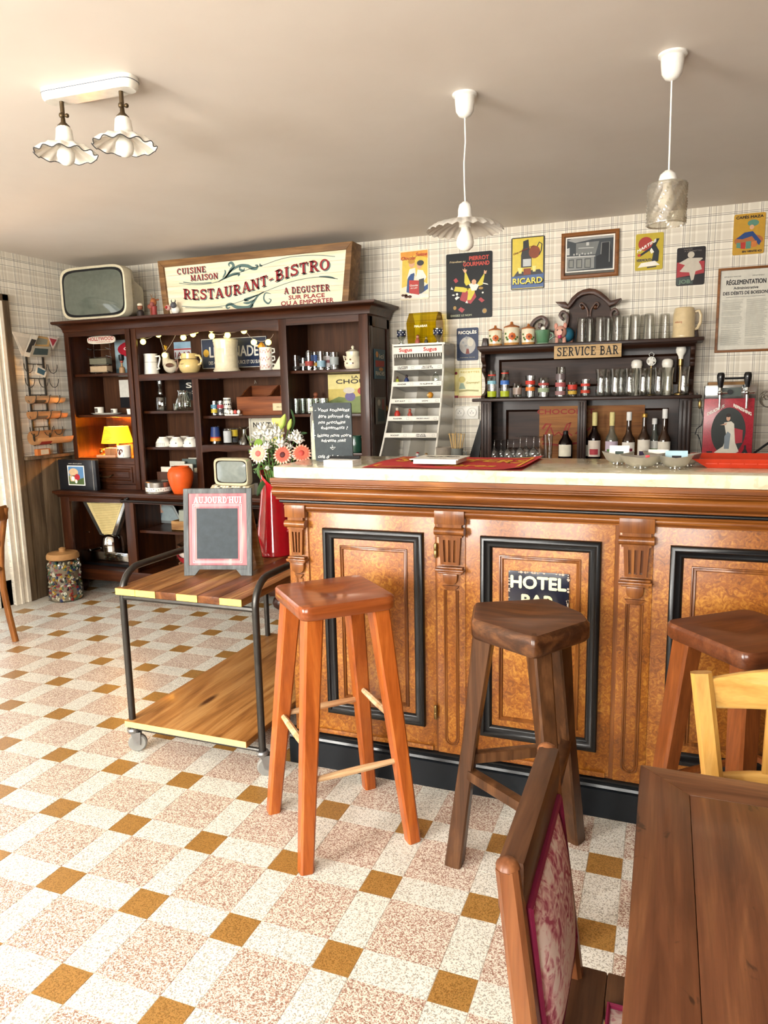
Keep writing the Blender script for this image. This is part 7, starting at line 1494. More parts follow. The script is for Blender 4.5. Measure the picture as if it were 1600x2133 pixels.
for k in range(520):
    a_ = RND.uniform(0, 2 * PI); z = .012 + .27 * (k + RND.random()) / 520; r_ = .106 - .012 * RND.random() - (.02 * max(0, (z - .25) / .03)); s_ = RND.uniform(.008, .0135); bd.mat(RND.randrange(12))
    n0 = len(bd.v); bd.lathe([(s_ * .3, -s_ * .5), (s_, -s_ * .35), (s_, s_ * .35), (s_ * .3, s_ * .5), (s_ * .3, -s_ * .5)], n=7); bd.xf(Matrix.Translation((r_ * math.cos(a_), r_ * math.sin(a_), z)) @ Matrix.Rotation(RND.uniform(0, PI), 4, 'X') @ Matrix.Rotation(RND.uniform(0, PI), 4, 'Y'), n0)
tag(bd.obj('beads', bms, bj), kind='stuff')
# ---------------------------------------------------------------- on the trolley: menu board, red jug, bouquet
TZ = .6845
ab = thing('menu_board', 'small red and white easel board reading AUJOURD\'HUI on the trolley', 'menu board', (-.065, .985, TZ), math.radians(16)); GRF = wood('grey_painted_frame', '4a4d4e', '5d6162', '74797a', 'z', .6); lean = .05
def AB(x, z, d=0.0): return (x, z * lean / .35 * 1.0 + d, z)          # panel leans back a little
W_, H_ = .142, .352
def slab(x0, x1, z0, z1, d0, d1): 
    v = [AB(x0, z0, d0), AB(x1, z0, d0), AB(x1, z0, d1), AB(x0, z0, d1), AB(x0, z1, d0), AB(x1, z1, d0), AB(x1, z1, d1), AB(x0, z1, d1)]
    return MB().add(v, [(0, 3, 2, 1), (4, 5, 6, 7), (0, 1, 5, 4), (1, 2, 6, 5), (2, 3, 7, 6), (3, 0, 4, 7)])
for a, b, c_, d_ in ((-W_, -W_ + .021, .0, H_), (W_ - .021, W_, .0, H_), (-W_ + .021, W_ - .021, H_ - .02, H_), (-W_ + .021, W_ - .021, .025, .042)): slab(a, b, c_, d_, -.008, .008).obj('frame_board', GRF, ab, bevel=.002)
for s_ in (-1, 1): MB().add([AB(s_ * (W_ - .021), 0.001, -.007), AB(s_ * (W_ - .045), .001, -.007), AB(s_ * (W_ - .021 - .045), .026, -.007), AB(s_ * (W_ - .021), .026, -.007), AB(s_ * (W_ - .021), 0.001, .007), AB(s_ * (W_ - .045), .001, .007), AB(s_ * (W_ - .021 - .045), .026, .007), AB(s_ * (W_ - .021), .026, .007)], [(0, 1, 2, 3), (4, 7, 6, 5), (0, 4, 5, 1), (1, 5, 6, 2), (2, 6, 7, 3), (3, 7, 4, 0)]).obj('foot', GRF, ab)
def redwash():
    m, nt, b = newmat('red_washed_paper'); v = coords(nt, (26, 1, 3)); n = noise_(nt, v, 1.2, 2); nt.links.new(ramp_(nt, n, [(.3, lin('b04a54')), (.55, lin('c26a6e')), (.75, lin('d49a90'))]), b.inputs['Base Color']); b.inputs['Roughness'].default_value = .6; return m
slab(-W_ + .02, W_ - .02, .04, H_ - .018, -.003, .003).obj('panel', redwash(), ab)
slab(-.088, .084, .068, .272, -.0045, -.002).obj('slate', C('434b50', .75, var=.1), ab)
mb = MB(); nrm = Vector((0, lean / .35, 1)).normalized(); put_text(mb, 'AUJOURD\'HUI', AB(0, .293, -.0036), U, tuple(nrm), .026, .2, serif=True); mb.obj('lettering', C('f3ece2', .6), ab, smooth=0, fix=False)
mb = MB()
for k, g_ in enumerate((.010, .016)): stroke(mb, [(-.088 - g_, .068 - g_), (.084 + g_, .068 - g_), (.084 + g_, .272 + g_), (-.088 - g_, .272 + g_), (-.088 - g_, .068 - g_)], .0018, AB(0, 0, -.0036), U, (0, lean / .35, 1))
mb.obj('white_rule', C('f3ece2', .6), ab, smooth=0, fix=False)
MB().beam((W_ - .03, .055, .34), (W_ - .02, .2, .0), .03, .012).obj('rear_leg', CRATE, ab); MB().beam((-W_ + .03, .055, .34), (-W_ + .02, .2, .0), .03, .012).obj('rear_leg', CRATE, ab)
RJ = C('bf1724', .12, coat=.7, name='red_glaze'); rj = thing('red_jug', 'tall glossy red ceramic jug holding the flowers on the trolley', 'jug', (-.045, 1.415, TZ))
def spout(a_, r, z): return 1 + (.28 * max(0, math.cos(a_ - 2.8)) ** 6 * max(0, (z - .26) / .08) if z > .26 else 0)
prj = [(0, 0), (.082, 0), (.087, .005), (.087, .015), (.084, .03), (.074, .12), (.06, .22), (.05, .29), (.05, .345), (.046, .345), (.046, .29), (.056, .22), (.07, .12), (.078, .02), (0, .012)]
jm = MB().lathe(prj, n=40, wob=spout); jm.v = [(x, y, z + (.045 * (-x) / .05 * max(0, (z - .28) / .065) if z > .28 else 0)) for x, y, z in jm.v]; jm.obj('body', RJ, rj)
MB().tube([(.048, 0, .30), (.085, .0, .30), (.108, 0, .26), (.112, 0, .19), (.1, 0, .13), (.074, 0, .11)], .0105, 10).obj('handle', RJ, rj)
# bouquet: every flower a thing of its own
BQ = Vector((-.045, 1.415, TZ + .33)); STEM = C('4f6f30', .5); LEAF = C('4c6b34', .45); LEAFD = C('35522c', .45)
def fpos(px, py, y): x, z = at(px, py, y); return Vector((x, y, z))
def stem_to(p, r=.0022):
    a_ = BQ + Vector((RND.uniform(-.02, .02), RND.uniform(-.02, .02), -.16)); m_ = a_ * .5 + p * .5 + Vector((0, 0, .04)); pts = []
    for i in range(7): u = i / 6; pts.append((1 - u) ** 2 * a_ + 2 * u * (1 - u) * m_ + u * u * p)
    return MB().tube(pts, r, 6)
def gerbera(px, py, y, label, pet, cen, face, R_=.047):
    p_ = fpos(px, py, y); t = thing('gerbera', label, 'flower', tuple(p_), 0, 'gerberas in the red jug'); stem_to(p_, .003).obj('stem', STEM, t, w=True)
    f = Vector(face).normalized(); M_ = f.to_track_quat('Z', 'Y').to_matrix().to_4x4()
    for ring, (n_, R2_, lift, off) in enumerate(((18, R_, .004, 0), (18, R_ * .84, .008, .17))):
        mb = MB()
        for k in range(n_):
            a_ = 2 * PI * k / n_ + off; c_, s_ = math.cos(a_), math.sin(a_); w = R2_ * .13; k0 = RND.uniform(.92, 1.05)
            pts = [(R2_ * .22, -w * .4, lift), (R2_ * .22, w * .4, lift), (R2_ * .7 * k0, w, lift + .004), (R2_ * k0, 0, lift), (R2_ * .7 * k0, -w, lift + .004)]
            mb.add([(x * c_ - yy * s_, x * s_ + yy * c_, z) for x, yy, z in pts], [(0, 4, 2, 1), (4, 3, 2)])
        mb.xf(M_); mb.obj('petal_ring', pet[ring], t, fix=False)
    MB().ball((0, 0, .008), R_ * .3, 12, 6, (1, 1, .4)).xf(M_).obj('disc', cen, t)
gerbera(539, 945, 1.36, 'cream gerbera with pink heart on the left of the bouquet', (C('ecd9c2', .6), C('e2a68c', .6)), C('c8625a', .6), (.15, -1, .15)); gerbera(590, 948, 1.37, 'coral gerbera with dark centre in the middle of the bouquet', (C('dcb49c', .6), C('b5503c', .6)), C('4c1c1c', .6), (.1, -1, .3)); gerbera(628, 945, 1.40, 'coral gerbera on the right of the bouquet over the bar', (C('dca890', .6), C('c2604a', .6)), C('b5453c', .6), (.5, -1, .5))
def lisianthus(px, py, y, label, s_=.022, m_=None):
    p_ = fpos(px, py, y); t = thing('white_flower', label, 'flower', tuple(p_), 0, 'white flowers in the red jug'); stem_to(p_).obj('stem', STEM, t, w=True); m_ = m_ or C('eeece2', .6); mb = MB()
    for ring, (n_, r_, h_) in enumerate(((5, 1.0, .9), (5, .72, 1.15), (4, .42, 1.25))):
        for k in range(n_):
            a_ = 2 * PI * k / n_ + ring * .6 + RND.uniform(-.2, .2)
            def fn(u, v, a_=a_, r_=r_, h_=h_):
                w = (v - .5) * 1.3; rr = s_ * r_ * (.25 + .9 * u ** .8) * (1 - .25 * abs(v - .5)); ang = a_ + w * (1 - .3 * u)
                return (rr * math.cos(ang), rr * math.sin(ang), s_ * (-.6 + 1.3 * h_ * u - .35 * u * u * r_ * 2) + .15 * s_ * math.sin(6 * v + a_))
            mb.grid(fn, 4, 4)
    mb.obj('petals', m_, t, smooth=60, fix=False); return t
wf = [(548, 893, 1.38, 'large white bloom at the upper left of the bouquet', .036), (562, 905, 1.38, 'white bloom beside the cream gerbera', .031), (538, 905, 1.42, 'white bloom at the left edge of the bouquet', .03), (578, 900, 1.39, 'white bloom in the middle of the bouquet', .031), (585, 922, 1.37, 'white bell-shaped bloom above the coral gerbera', .03), (556, 928, 1.36, 'white bloom above the dark greenery', .022), (570, 888, 1.45, 'white bloom behind the middle of the bouquet', .024), (605, 912, 1.42, 'white bud cluster bloom right of the middle', .02), (617, 905, 1.43, 'white bloom at the upper right of the bouquet', .027), (622, 915, 1.41, 'white bloom at the right edge of the bouquet', .028), (604, 930, 1.40, 'white half-open bud on the right', .016), (612, 950, 1.38, 'tiny white bud near the counter edge', .012), (557, 975, 1.36, 'white bud low above the jug', .013)]
for px, py, y, l, s_ in wf: lisianthus(px, py, y, l, s_)
def bud(px0, py0, px1, py1, y, label):
    a_, b_ = fpos(px0, py0, y), fpos(px1, py1, y); t = thing('lily_bud', label, 'flower', tuple(a_), 0, 'lily buds in the red jug'); stem_to(a_, .003).obj('stem', STEM, t, w=True); L_ = (b_ - a_); M_ = L_.to_track_quat('Z', 'Y').to_matrix().to_4x4(); l_ = L_.length
    for k in range(3): MB().lathe([(0, 0), (l_ * .13, l_ * .15), (l_ * .2, l_ * .4), (l_ * .17, l_ * .7), (l_ * .07, l_ * .93), (0, l_)], n=6, a0=2 * PI * k / 3 + .06, a1=2 * PI * (k + 1) / 3 - .06).xf(M_).obj('bud_petal', C('a9bd5a', .45) if k else C('b9c96a', .45), t)
    MB().lathe([(0, 0), (l_ * .12, l_ * .15), (l_ * .185, l_ * .4), (l_ * .155, l_ * .7), (l_ * .06, l_ * .93), (0, l_)], n=12).xf(M_).obj('bud_core', C('8da848', .5), t)
bud(584, 897, 594, 862, 1.41, 'taller pale green lily bud at the top of the bouquet'); bud(600, 897, 607, 872, 1.43, 'shorter pale green lily bud at the top right of the bouquet')
single('yellow_wrap', 'pale yellow paper behind the bouquet', 'paper', MB().grid(lambda u, v: (at(566 + 24 * u, 870, 1.47)[0], 1.47 + .012 * math.sin(3 * u), at(575, 905 - 34 * v, 1.47)[1]), 5, 4), C('dcd673', .6), (0, 0, 0), smooth=60)
def leaf(pts, w, m_, label, grp='long leaves in the red jug'):
    P_ = [fpos(*q) for q in pts]; t = thing('long_leaf', label, 'leaf', tuple(P_[0]), 0, grp); n_ = 14
    def bz(u):
        k = u * (len(P_) - 1); i = min(int(k), len(P_) - 2); f = k - i; p0, p1, p2, p3 = P_[max(i - 1, 0)], P_[i], P_[i + 1], P_[min(i + 2, len(P_) - 1)]
        return .5 * ((2 * p1) + (-p0 + p2) * f + (2 * p0 - 5 * p1 + 4 * p2 - p3) * f * f + (-p0 + 3 * p1 - 3 * p2 + p3) * f ** 3)
    def fn(u, v):
        p = bz(u); d = (bz(min(1, u + .03)) - bz(max(0, u - .03))).normalized(); s_ = d.cross(Vector((.2, -1, .1))).normalized(); ww = w * math.sin(PI * min(1, .06 + .94 * u)) ** .7
        return tuple(p + s_ * (v - .5) * ww + Vector((0, .006 * abs(v - .5), 0)))
    MB().grid(fn, n_, 4).obj('blade', m_, t, w=True, smooth=60); return t
leaf([(560, 1000, 1.40), (548, 1005, 1.36), (540, 1020, 1.33), (535, 1034, 1.32)], .024, LEAFD, 'broad leaf hanging over the left rim of the jug'); leaf([(562, 1000, 1.40), (568, 985, 1.37), (575, 1000, 1.35), (583, 1012, 1.34)], .022, LEAF, 'broad leaf falling over the front of the jug'); leaf([(565, 990, 1.42), (585, 975, 1.40), (592, 985, 1.38)], .022, LEAFD, 'dark leaf against the marble edge'); leaf([(545, 960, 1.38), (537, 975, 1.36), (539, 990, 1.36), (545, 1002, 1.37)], .012, LEAF, 'thin curling leaf at the left of the stems'); leaf([(550, 975, 1.39), (538, 977, 1.36), (526, 978, 1.35)], .012, LEAF, 'small leaf pointing left under the cream gerbera'); leaf([(606, 900, 1.44), (612, 880, 1.45), (609, 862, 1.46), (605, 852, 1.46)], .010, LEAFD, 'narrow leaf rising behind the right lily bud'); leaf([(610, 925, 1.44), (625, 905, 1.45), (640, 902, 1.46)], .014, LEAFD, 'dark leaf stretching right behind the flowers'); leaf([(530, 932, 1.40), (538, 922, 1.39), (546, 925, 1.38)], .034, C('6d8a34', .5), 'rounded light green leaf at the left edge of the bouquet')
fg = MB()
for k in range(420):
    px, py = RND.gauss(566, 24), RND.gauss(955, 26)
    if py > 1000 or py < 895 or abs(px - 566) > 50: continue
    p_ = fpos(px, py, RND.uniform(1.385, 1.45)); a_ = RND.uniform(0, 2 * PI); L_ = RND.uniform(.008, .02); d = Vector((math.cos(a_), RND.uniform(-.4, .2), math.sin(a_))) * L_; s_ = d.cross(Vector((0, -1, 0))).normalized() * L_ * .28 if d.cross(Vector((0, -1, 0))).length > 1e-6 else Vector((L_ * .2, 0, 0))
    fg.mat(RND.choice((0, 0, 1, 2))); fg.add([p_, p_ + d * .5 + s_, p_ + d, p_ + d * .5 - s_], [(0, 1, 2, 3)])
tag(fg.obj('fern_greenery', [LEAFD, LEAF, C('7d9a3c', .5)], fix=False, loc=tuple(BQ)), 'fine dark green filler leaves between the flowers', 'greenery', kind='stuff')
# ---------------------------------------------------------------- on the marble
CZ = 1.1575
bd = thing('slate_board', 'small chalkboard with handwritten French note on the bar', 'chalkboard', (.463, 1.0, CZ)); x0, x1 = .386, .543
MB().prism(rounded([(x0 + .004, CZ), (x1, CZ), (x1 - .002, CZ + .217), (x0 - .002, CZ + .217)], .008, 3), .997, 1.003).obj('slate', SLATE, bd, w=True)
MB().box(x0 + .03, x1 - .03, .975, 1.04, CZ, CZ + .006).obj('stand', DARK, bd, w=True)
mb = MB()
for s_, a_, b_, w in (('- Vous souhaitez', .006, .186, .142), ('être informé de', .02, .162, .128), ('nos prochains', .02, .14, .11), ('évènements ?', .03, .12, .108), ('- laissez nous votre', .002, .092, .15), ('adresse mail', .03, .073, .098), ('café de la France', .014, .012, .124)):
    put_text(mb, s_, (x0 + a_, .9965, CZ + b_), U, V, .0125, w, 'L', .25, warp=lambda X, Y, k=a_: (X, Y + .0018 * math.sin(X * 140 + k * 900)), bold=.0001)
for q_ in ([(.075, .062), (.076, .05)], [(.066, .052), (.076, .044), (.088, .053), (.066, .052)]): stroke(mb, q_, .0016, (x0, .9965, CZ), U, V)
mb.obj('chalk_writing', CHALK, bd, w=True, smooth=0, fix=False)
t = thing('tall_glass_jar', 'tall narrow glass jar with flowers inside beside the chalkboard', 'jar', (.372, 1.05, CZ)); MB().lathe([(0, 0), (.022, 0), (.024, .005), (.024, .165), (.02, .175), (.02, .185), (.022, .187)], n=20).obj('glass', clear_glass('jar_clear', 'eef0e6', 1.5, .1, .05, .12), t); MB().lathe([(0, .003), (.02, .003), (.021, .1), (.016, .15), (0, .155)], n=14).obj('filling', C('d9d6b4', .6), t); MB().ball((.008, -.018, .09), .006).obj('pink_petal', C('b8506a', .5), t); MB().lathe([(.023, .187), (.0235, .2), (.012, .206), (0, .206)], n=18).obj('lid', C('b9b4a0', .3, .5), t)
t = thing('note_pad', 'stack of white note paper in front of the chalkboard', 'note pad', (.562, .86, CZ)); MB().box(.508, .618, .82, .9, CZ, CZ + .021).obj('paper', C('efeee8', .7), t, w=True); MB().box(.507, .619, .819, .901, CZ + .0105, CZ + .0112).obj('sheet_edge', C('cfcabe', .7), t, w=True)
single('black_pen', 'black pen lying on the white note pad', 'pen', MB().tube([(.512, .862, CZ + .0275), (.625, .872, CZ + .0275)], [.0045, .006], 8), DARK, (0, 0, 0))
def matm():
    m, nt, b = newmat('red_towel'); n = noise_(nt, coords(nt), 400, 2); nt.links.new(ramp_(nt, n, [(.3, lin('a81c1e')), (.7, lin('d4342e'))]), b.inputs['Base Color']); b.inputs['Roughness'].default_value = .95; bump_(nt, b, n, .6, .002); return m
RM = thing('bar_mat', 'red bar towel with yellow lettering lying on the marble', 'bar mat', (.95, 1.0, CZ)); mx0, mx1, my0, my1 = .665, 1.205, .79, 1.215
def matz(x, y): return CZ + .0022 + .0035 * max(0, math.sin(x * 17) * math.sin(y * 11)) + (.006 * max(0, (x - 1.15) / .05) if x > 1.15 else 0)
MB().grid(lambda u, v: (mx0 + (mx1 - mx0) * u, my0 + (my1 - my0) * v, matz(mx0 + (mx1 - mx0) * u, my0 + (my1 - my0) * v)), 30, 16).grid(lambda u, v: (mx0 + (mx1 - mx0) * u, my0 + (my1 - my0) * v, CZ + .0004), 2, 2).obj('towel', matm(), RM, w=True, smooth=60)
mb = MB(); put_text(mb, 'SCHEPPERS', (.94, 1.0, 0), U, (0, 1, 0), .12, .46, bold=.004); put_text(mb, 'bières', (1.0, .86, 0), U, (0, 1, 0), .05, .2, bold=.002, shear=.2)
for q_ in ([(.71, 1.18), (.69, 1.16), (.69, .84), (.71, .82), (.8, .82)], [(1.1, 1.18), (1.17, 1.18), (1.18, 1.16), (1.18, .84)]): stroke(mb, q_, .012, (0, 0, 0), U, (0, 1, 0))
mb.v = [(x, y, matz(x, y) + .0012) for x, y, z in mb.v]; mb.obj('lettering', C('e8a838', .9), RM, w=True, smooth=0, fix=False)
MB().tube([(mx0, my0, matz(mx0, my0))] + [(mx0 + (mx1 - mx0) * i / 30, my0, matz(mx0 + (mx1 - mx0) * i / 30, my0)) for i in range(31)], .0025, 5).obj('fringe', C('d9a9a0', .9), RM, w=True)
t = thing('menu_booklet', 'white booklet with black script title on the red bar mat', 'booklet', (.9, .93, CZ + .009)); MB().box(.825, .975, .86, 1.0, CZ + .0095, CZ + .024).obj('pages', C('ece9e0', .7), t, w=True, bevel=.001); MB().box(.815, .985, .85, 1.01, CZ + .024, CZ + .0265).obj('cover', C('e4e2d8', .5), t, w=True)
mb = MB(); put_text(mb, 'Vins du Bistro', (.9, .94, CZ + .0268), U, (0, 1, 0), .03, .12, shear=.2, bold=.0012); put_text(mb, 'carte', (.9, .89, CZ + .0268), U, (0, 1, 0), .02, .06, shear=.2); mb.obj('lettering', BLACKP, t, w=True, smooth=0, fix=False)
# aluminium leaf bowls with cards
def albowl(x, y, r, l, rz=0.0, sx=1.25):
    t = thing('aluminium_bowl', l, 'bowl', (x, y, CZ), rz, 'aluminium bowls on the bar')
    w = lambda a_, rr, z: 1 + (.12 * max(0, math.cos(a_)) ** 8 + .12 * max(0, -math.cos(a_)) ** 8) * (rr / r)
    b = MB().lathe([(0, .008), (r * .45, .008), (r * .75, .018), (r, .036), (r * 1.02, .038), (r * .97, .037), (r * .72, .021), (r * .4, .011), (0, .011)], n=36, wob=w); b.v = [(p[0] * sx, p[1], p[2] + .006 * abs(p[0]) / r * (p[2] > .03)) for p in b.v]; b.obj('bowl', ALU, t, smooth=60)
    for k in range(3): a_ = 2 * PI * k / 3 + .5; MB().ball((r * .4 * math.cos(a_), r * .4 * math.sin(a_), .005), .005, 8, 5).obj('foot', ALU, t)
    return t
albowl(1.478, 1.02, .036, 'aluminium bowl on the left holding a green edged card'); albowl(1.552, .90, .045, 'largest aluminium bowl in front, empty but for a red clip', .1); albowl(1.652, .90, .036, 'aluminium bowl on the right holding a pale blue card'); albowl(1.69, .99, .027, 'small aluminium bowl behind on the right'); albowl(1.60, 1.05, .034, 'small aluminium bowl at the back under white cards')
def vcard(x0, x1, y, z0, z1, m_, label, m2=None, tilt=.02):
    t = thing('visiting_card', label, 'card', ((x0 + x1) / 2, y, z0), 0, 'cards in the bowls'); mb = MB(); mb.add([(x0, y, z0), (x1, y, z0), (x1, y + tilt, z1), (x0, y + tilt, z1), (x0, y + .004, z0), (x1, y + .004, z0), (x1, y + tilt + .004, z1), (x0, y + tilt + .004, z1)], [(0, 1, 2, 3), (4, 7, 6, 5), (0, 4, 5, 1), (1, 5, 6, 2), (2, 6, 7, 3), (3, 7, 4, 0)]).obj('card', m_, t, w=True)
    if m2: k = .35; MB().add([(x0 + (x1 - x0) * .3, y - .001 + tilt * .1, z0 + (z1 - z0) * .1), (x0 + (x1 - x0) * .72, y - .001 + tilt * .1, z0 + (z1 - z0) * .1), (x0 + (x1 - x0) * .72, y - .001 + tilt * .6, z0 + (z1 - z0) * .6), (x0 + (x1 - x0) * .3, y - .001 + tilt * .6, z0 + (z1 - z0) * .6)], [(0, 1, 2, 3)]).obj('print', m2, t, w=True)
vcard(1.45, 1.512, 1.015, CZ + .018, CZ + .062, C('e8e6de', .6), 'white card with green edge in the left bowl', C('3c4a44', .6)); vcard(1.622, 1.686, .9, CZ + .02, CZ + .056, C('a9c9d4', .6), 'pale blue card with small photo in the right bowl', C('2c2a2e', .5)); vcard(1.57, 1.632, 1.04, CZ + .022, CZ + .048, C('efece4', .6), 'white card lying in the back bowl')
single('red_clip', 'tiny red clip on the rim of the front bowl', 'clip', MB().box(-.006, .006, -.004, .004, 0, .008), C('c03038', .4), (1.572, .882, CZ + .037), bevel=.001)
# orange-red plastic tray at the right end
OT = C('b5341a', .45); ty0, ty1 = .97, 1.2; tx0, tx1 = 1.70, 2.3
t = thing('plastic_tray', 'long orange red plastic tray on the bar at the right edge', 'tray', ((tx0 + tx1) / 2, 1.08, CZ)); ins = .045
loft(MB(), [[(tx0 + ins, ty0, CZ), (tx1 - ins, ty0, CZ), (tx1 - ins, ty1 - .02, CZ), (tx0 + ins, ty1 - .02, CZ)], [(tx0, ty0 - .012, CZ + .028), (tx1, ty0 - .012, CZ + .028), (tx1, ty1, CZ + .028), (tx0, ty1, CZ + .028)], [(tx0 + .008, ty0 - .004, CZ + .028), (tx1 - .008, ty0 - .004, CZ + .028), (tx1 - .008, ty1 - .008, CZ + .028), (tx0 + .008, ty1 - .008, CZ + .028)], [(tx0 + ins + .008, ty0 + .008, CZ + .003), (tx1 - ins - .008, ty0 + .008, CZ + .003), (tx1 - ins - .008, ty1 - .028, CZ + .003), (tx0 + ins + .008, ty1 - .028, CZ + .003)]]).obj('tray', OT, t, w=True, smooth=0)
rb = MB(); x = tx0 + .04
while x < tx1 - .06: rb.box(x, x + .032, ty0 - .0085, ty0 - .004, CZ + .0125, CZ + .0155); x += .036
rb.obj('rib', C('b8340f', .4), t, w=True)
# ---------------------------------------------------------------- sweets rack on the back counter
BCZ = .9525
sr = thing('candy_rack', 'tall white metal sweets rack with price strips behind the bar', 'display rack', (.12, 2.95, BCZ)); CW = C('e6e2d6', .4); CG = clear_glass('rack_side_panel', 'd6d3cc', 1.4, .05, .15, .3)
def rc(z):      # front edge: straight above, flaring forward and wide at the foot
    t_ = max(0, (1.55 - z) / .6); return 2.95 - .12 * t_ ** 1.7, -.01 - .075 * t_ ** 1.3, .318 - .03 * t_
zs = [BCZ + i * (1.712 - BCZ) / 14 for i in range(15)]
for sd in (1, 2):
    MB().tube([(rc(z)[sd], rc(z)[0], z) for z in zs], .0065, 8).obj('front_post', CW, sr, w=True)
    pts_f = [(rc(z)[0], z) for z in zs]; mb = MB(); n_ = len(zs); mb.add([(rc(z)[sd], rc(z)[0], z) for z in zs] + [(rc(z)[sd] + .02, 3.14, z) for z in zs], [(i, i + 1, n_ + i + 1, n_ + i) for i in range(n_ - 1)]); mb.obj('side_panel', CG, sr, w=True)
mb = MB(); n_ = len(zs); mid = lambda z: (rc(z)[1] + rc(z)[2]) / 2
mb.add([(mid(z), rc(z)[0] + .01, z) for z in zs] + [(mid(z) + .02, 3.14, z) for z in zs], [(i, i + 1, n_ + i + 1, n_ + i) for i in range(n_ - 1)]); mb.obj('divider', CG, sr, w=True)
MB().box(-.02, .335, 3.14, 3.146, BCZ, 1.7).obj('back', clear_glass('rack_back', 'f2efe8', 1.3, .0, .3, .3), sr, w=True)
strips = [(1.672, 'Sugus', 'Sugus', 1), (1.565, 'HUITRES DESSERT', 'RATONS ASSORTIS', 0), (1.463, 'KINDER', '1% ALLEMAND', 0), (1.358, 'KIT-KAT', 'LION', 0), (1.249, 'RAIDER', 'MICKY-WAY', 0), (1.145, 'ROCKET', 'FRUITS TENDRES', 0)]
red_l, blk = MB(), MB()
for z, a_, b_, big in strips:
    y, xa, xb = rc(z); h = .044 if big else .03; MB().box(xa, xb, y - .012, y - .004, z - h / 2, z + h / 2).obj('price_strip', CW, sr, w=True, bevel=.002)
    sh_ = MB().prism([(xa, 0), (xb, 0), (xb, .003), (xa, .003)], y, 3.13) if False else MB().add([(xa, y, z - .012), (xb, y, z - .012), (xb + .02, 3.135, z - .05), (xa + .02, 3.135, z - .05)], [(0, 1, 2, 3)]); sh_.obj('tray_floor', C('bdbab2', .5), sr, w=True)
    for s_, cx_ in ((a_, xa + (xb - xa) * .25), (b_, xa + (xb - xa) * .74)):
        if big: put_text(red_l, s_, (cx_ + .005, y - .0125, z - .008), U, V, .022, .085, bold=.0014)
        else:
            rows = s_.split(' ') if len(s_) > 11 and ' ' in s_ and s_[0] != '1' else [s_]
            for k, r_ in enumerate(rows): put_text(blk, r_, (cx_ - .015, y - .0125, z - .004 + (.005 if len(rows) > 1 else 0) - .010 * k), U, V, .0075, min(.085, .0095 * len(r_)), bold=.0006)
    if not big:
        for cx_ in (xa + (xb - xa) * .4, xa + (xb - xa) * .93): stroke(blk, [(cx_ - .009, z - .006), (cx_ + .009, z - .006), (cx_ + .009, z + .006), (cx_ - .009, z + .006), (cx_ - .009, z - .006)], .0012, (0, y - .0125, 0), U, V)
red_l.obj('red_lettering', C('c02c20', .5), sr, w=True, smooth=0, fix=False); blk.obj('black_lettering', BLACKP, sr, w=True, smooth=0, fix=False)
MB().box(-.01, .33, 2.945, 3.145, 1.7, 1.712).obj('top', CW, sr, w=True)
gr = MB()
for i in range(20): gr.box(.0 + .0165 * i, .004 + .0165 * i, 2.95, 2.953, 1.63, 1.648)
tag(gr.obj('grille', CW, sr, w=True), kind='stuff')
def toy(px, py, l, cols_, z, s_=1.0, y=None):
    y = rc(z)[0] + .03 if y is None else y; t = thing('toy_figure', l, 'toy', (px2x(px, py, y), y, z), 0, 'little toys on the sweets rack')
    MB().lathe([(0, 0), (.014, 0), (.016, .012), (.008, .028), (0, .03)], n=10).obj('body', C(cols_[0], .4), t); MB().ball((0, 0, .036), .0095, 10, 7).obj('head', C(cols_[1], .4), t); MB().ball((0, .001, .042), .009, 8, 5, (1, 1, .7)).obj('hair', C(cols_[2], .4), t); t.scale = (s_,) * 3; return t
toy(828, 790, 'little toy in a lime shirt on the rack', ('a8b03a', '6a4a3a', '3a2c28'), 1.463 + .012, .8); toy(847, 788, 'little dark blue toy on the rack', ('2c3c6a', '4a3a3a', '20202a'), 1.463 + .012); toy(828, 870, 'red round toy on the rack', ('b8352a', 'c8c0b0', '8a8a88'), 1.249 + .012, 1.3); toy(854, 868, 'small red toy animal on the rack', ('a84a3c', 'b8604a', 'a84a3c'), 1.249 + .012); toy(870, 945, 'blue toy with red cap at the foot of the rack', ('6a9ab8', 'd8d0c8', 'b02c34'), BCZ + .03, 1.2); toy(888, 946, 'blue toy with brown cap at the foot of the rack', ('6a9ab8', 'c8b090', '8a6a3a'), BCZ + .03, 1.1)
t = thing('orange_ball', 'orange toy lion ball on the rack', 'toy', (px2x(896, 830, 2.95), 2.955, 1.358 + .014)); MB().ball((0, 0, .02), .02).obj('ball', C('c98a2c', .4), t); MB().ball((-.008, -.014, .02), .01).obj('muzzle', C('d8b878', .4), t)
single('glass_cloche', 'small clear glass dome on the rack', 'dome', MB().lathe([(.02, 0), (.022, .02), (.018, .04), (.006, .052), (.006, .06), (0, .062)], n=16), DEC, (px2x(907, 790, 2.97), 2.98, 1.463 + .012))
YG = clear_glass('yellow_acrylic', 'd8c018', 1.3, .03, .05, .12); yb = thing('yellow_candy_box', 'transparent yellow acrylic candy box on top of the rack', 'box', (.17, 3.05, 1.7125)); bx0, bx1 = .075, .265
sec = [(2.99, 1.713), (3.12, 1.713), (3.13, 1.84), (3.09, 1.905), (3.02, 1.905), (2.965, 1.84), (2.975, 1.79)]
for xa in (bx0, bx1): MB().prism(sec, xa, xa + .003, 'yz').obj('end_panel', YG, yb, w=True)
for (ya_, za_), (yb_, zb_) in zip(sec[3:], sec[4:] + sec[:1]): MB().add([(bx0, ya_, za_), (bx1, ya_, za_), (bx1, yb_, zb_), (bx0, yb_, zb_)], [(0, 1, 2, 3)]).obj('panel', YG, yb, w=True)
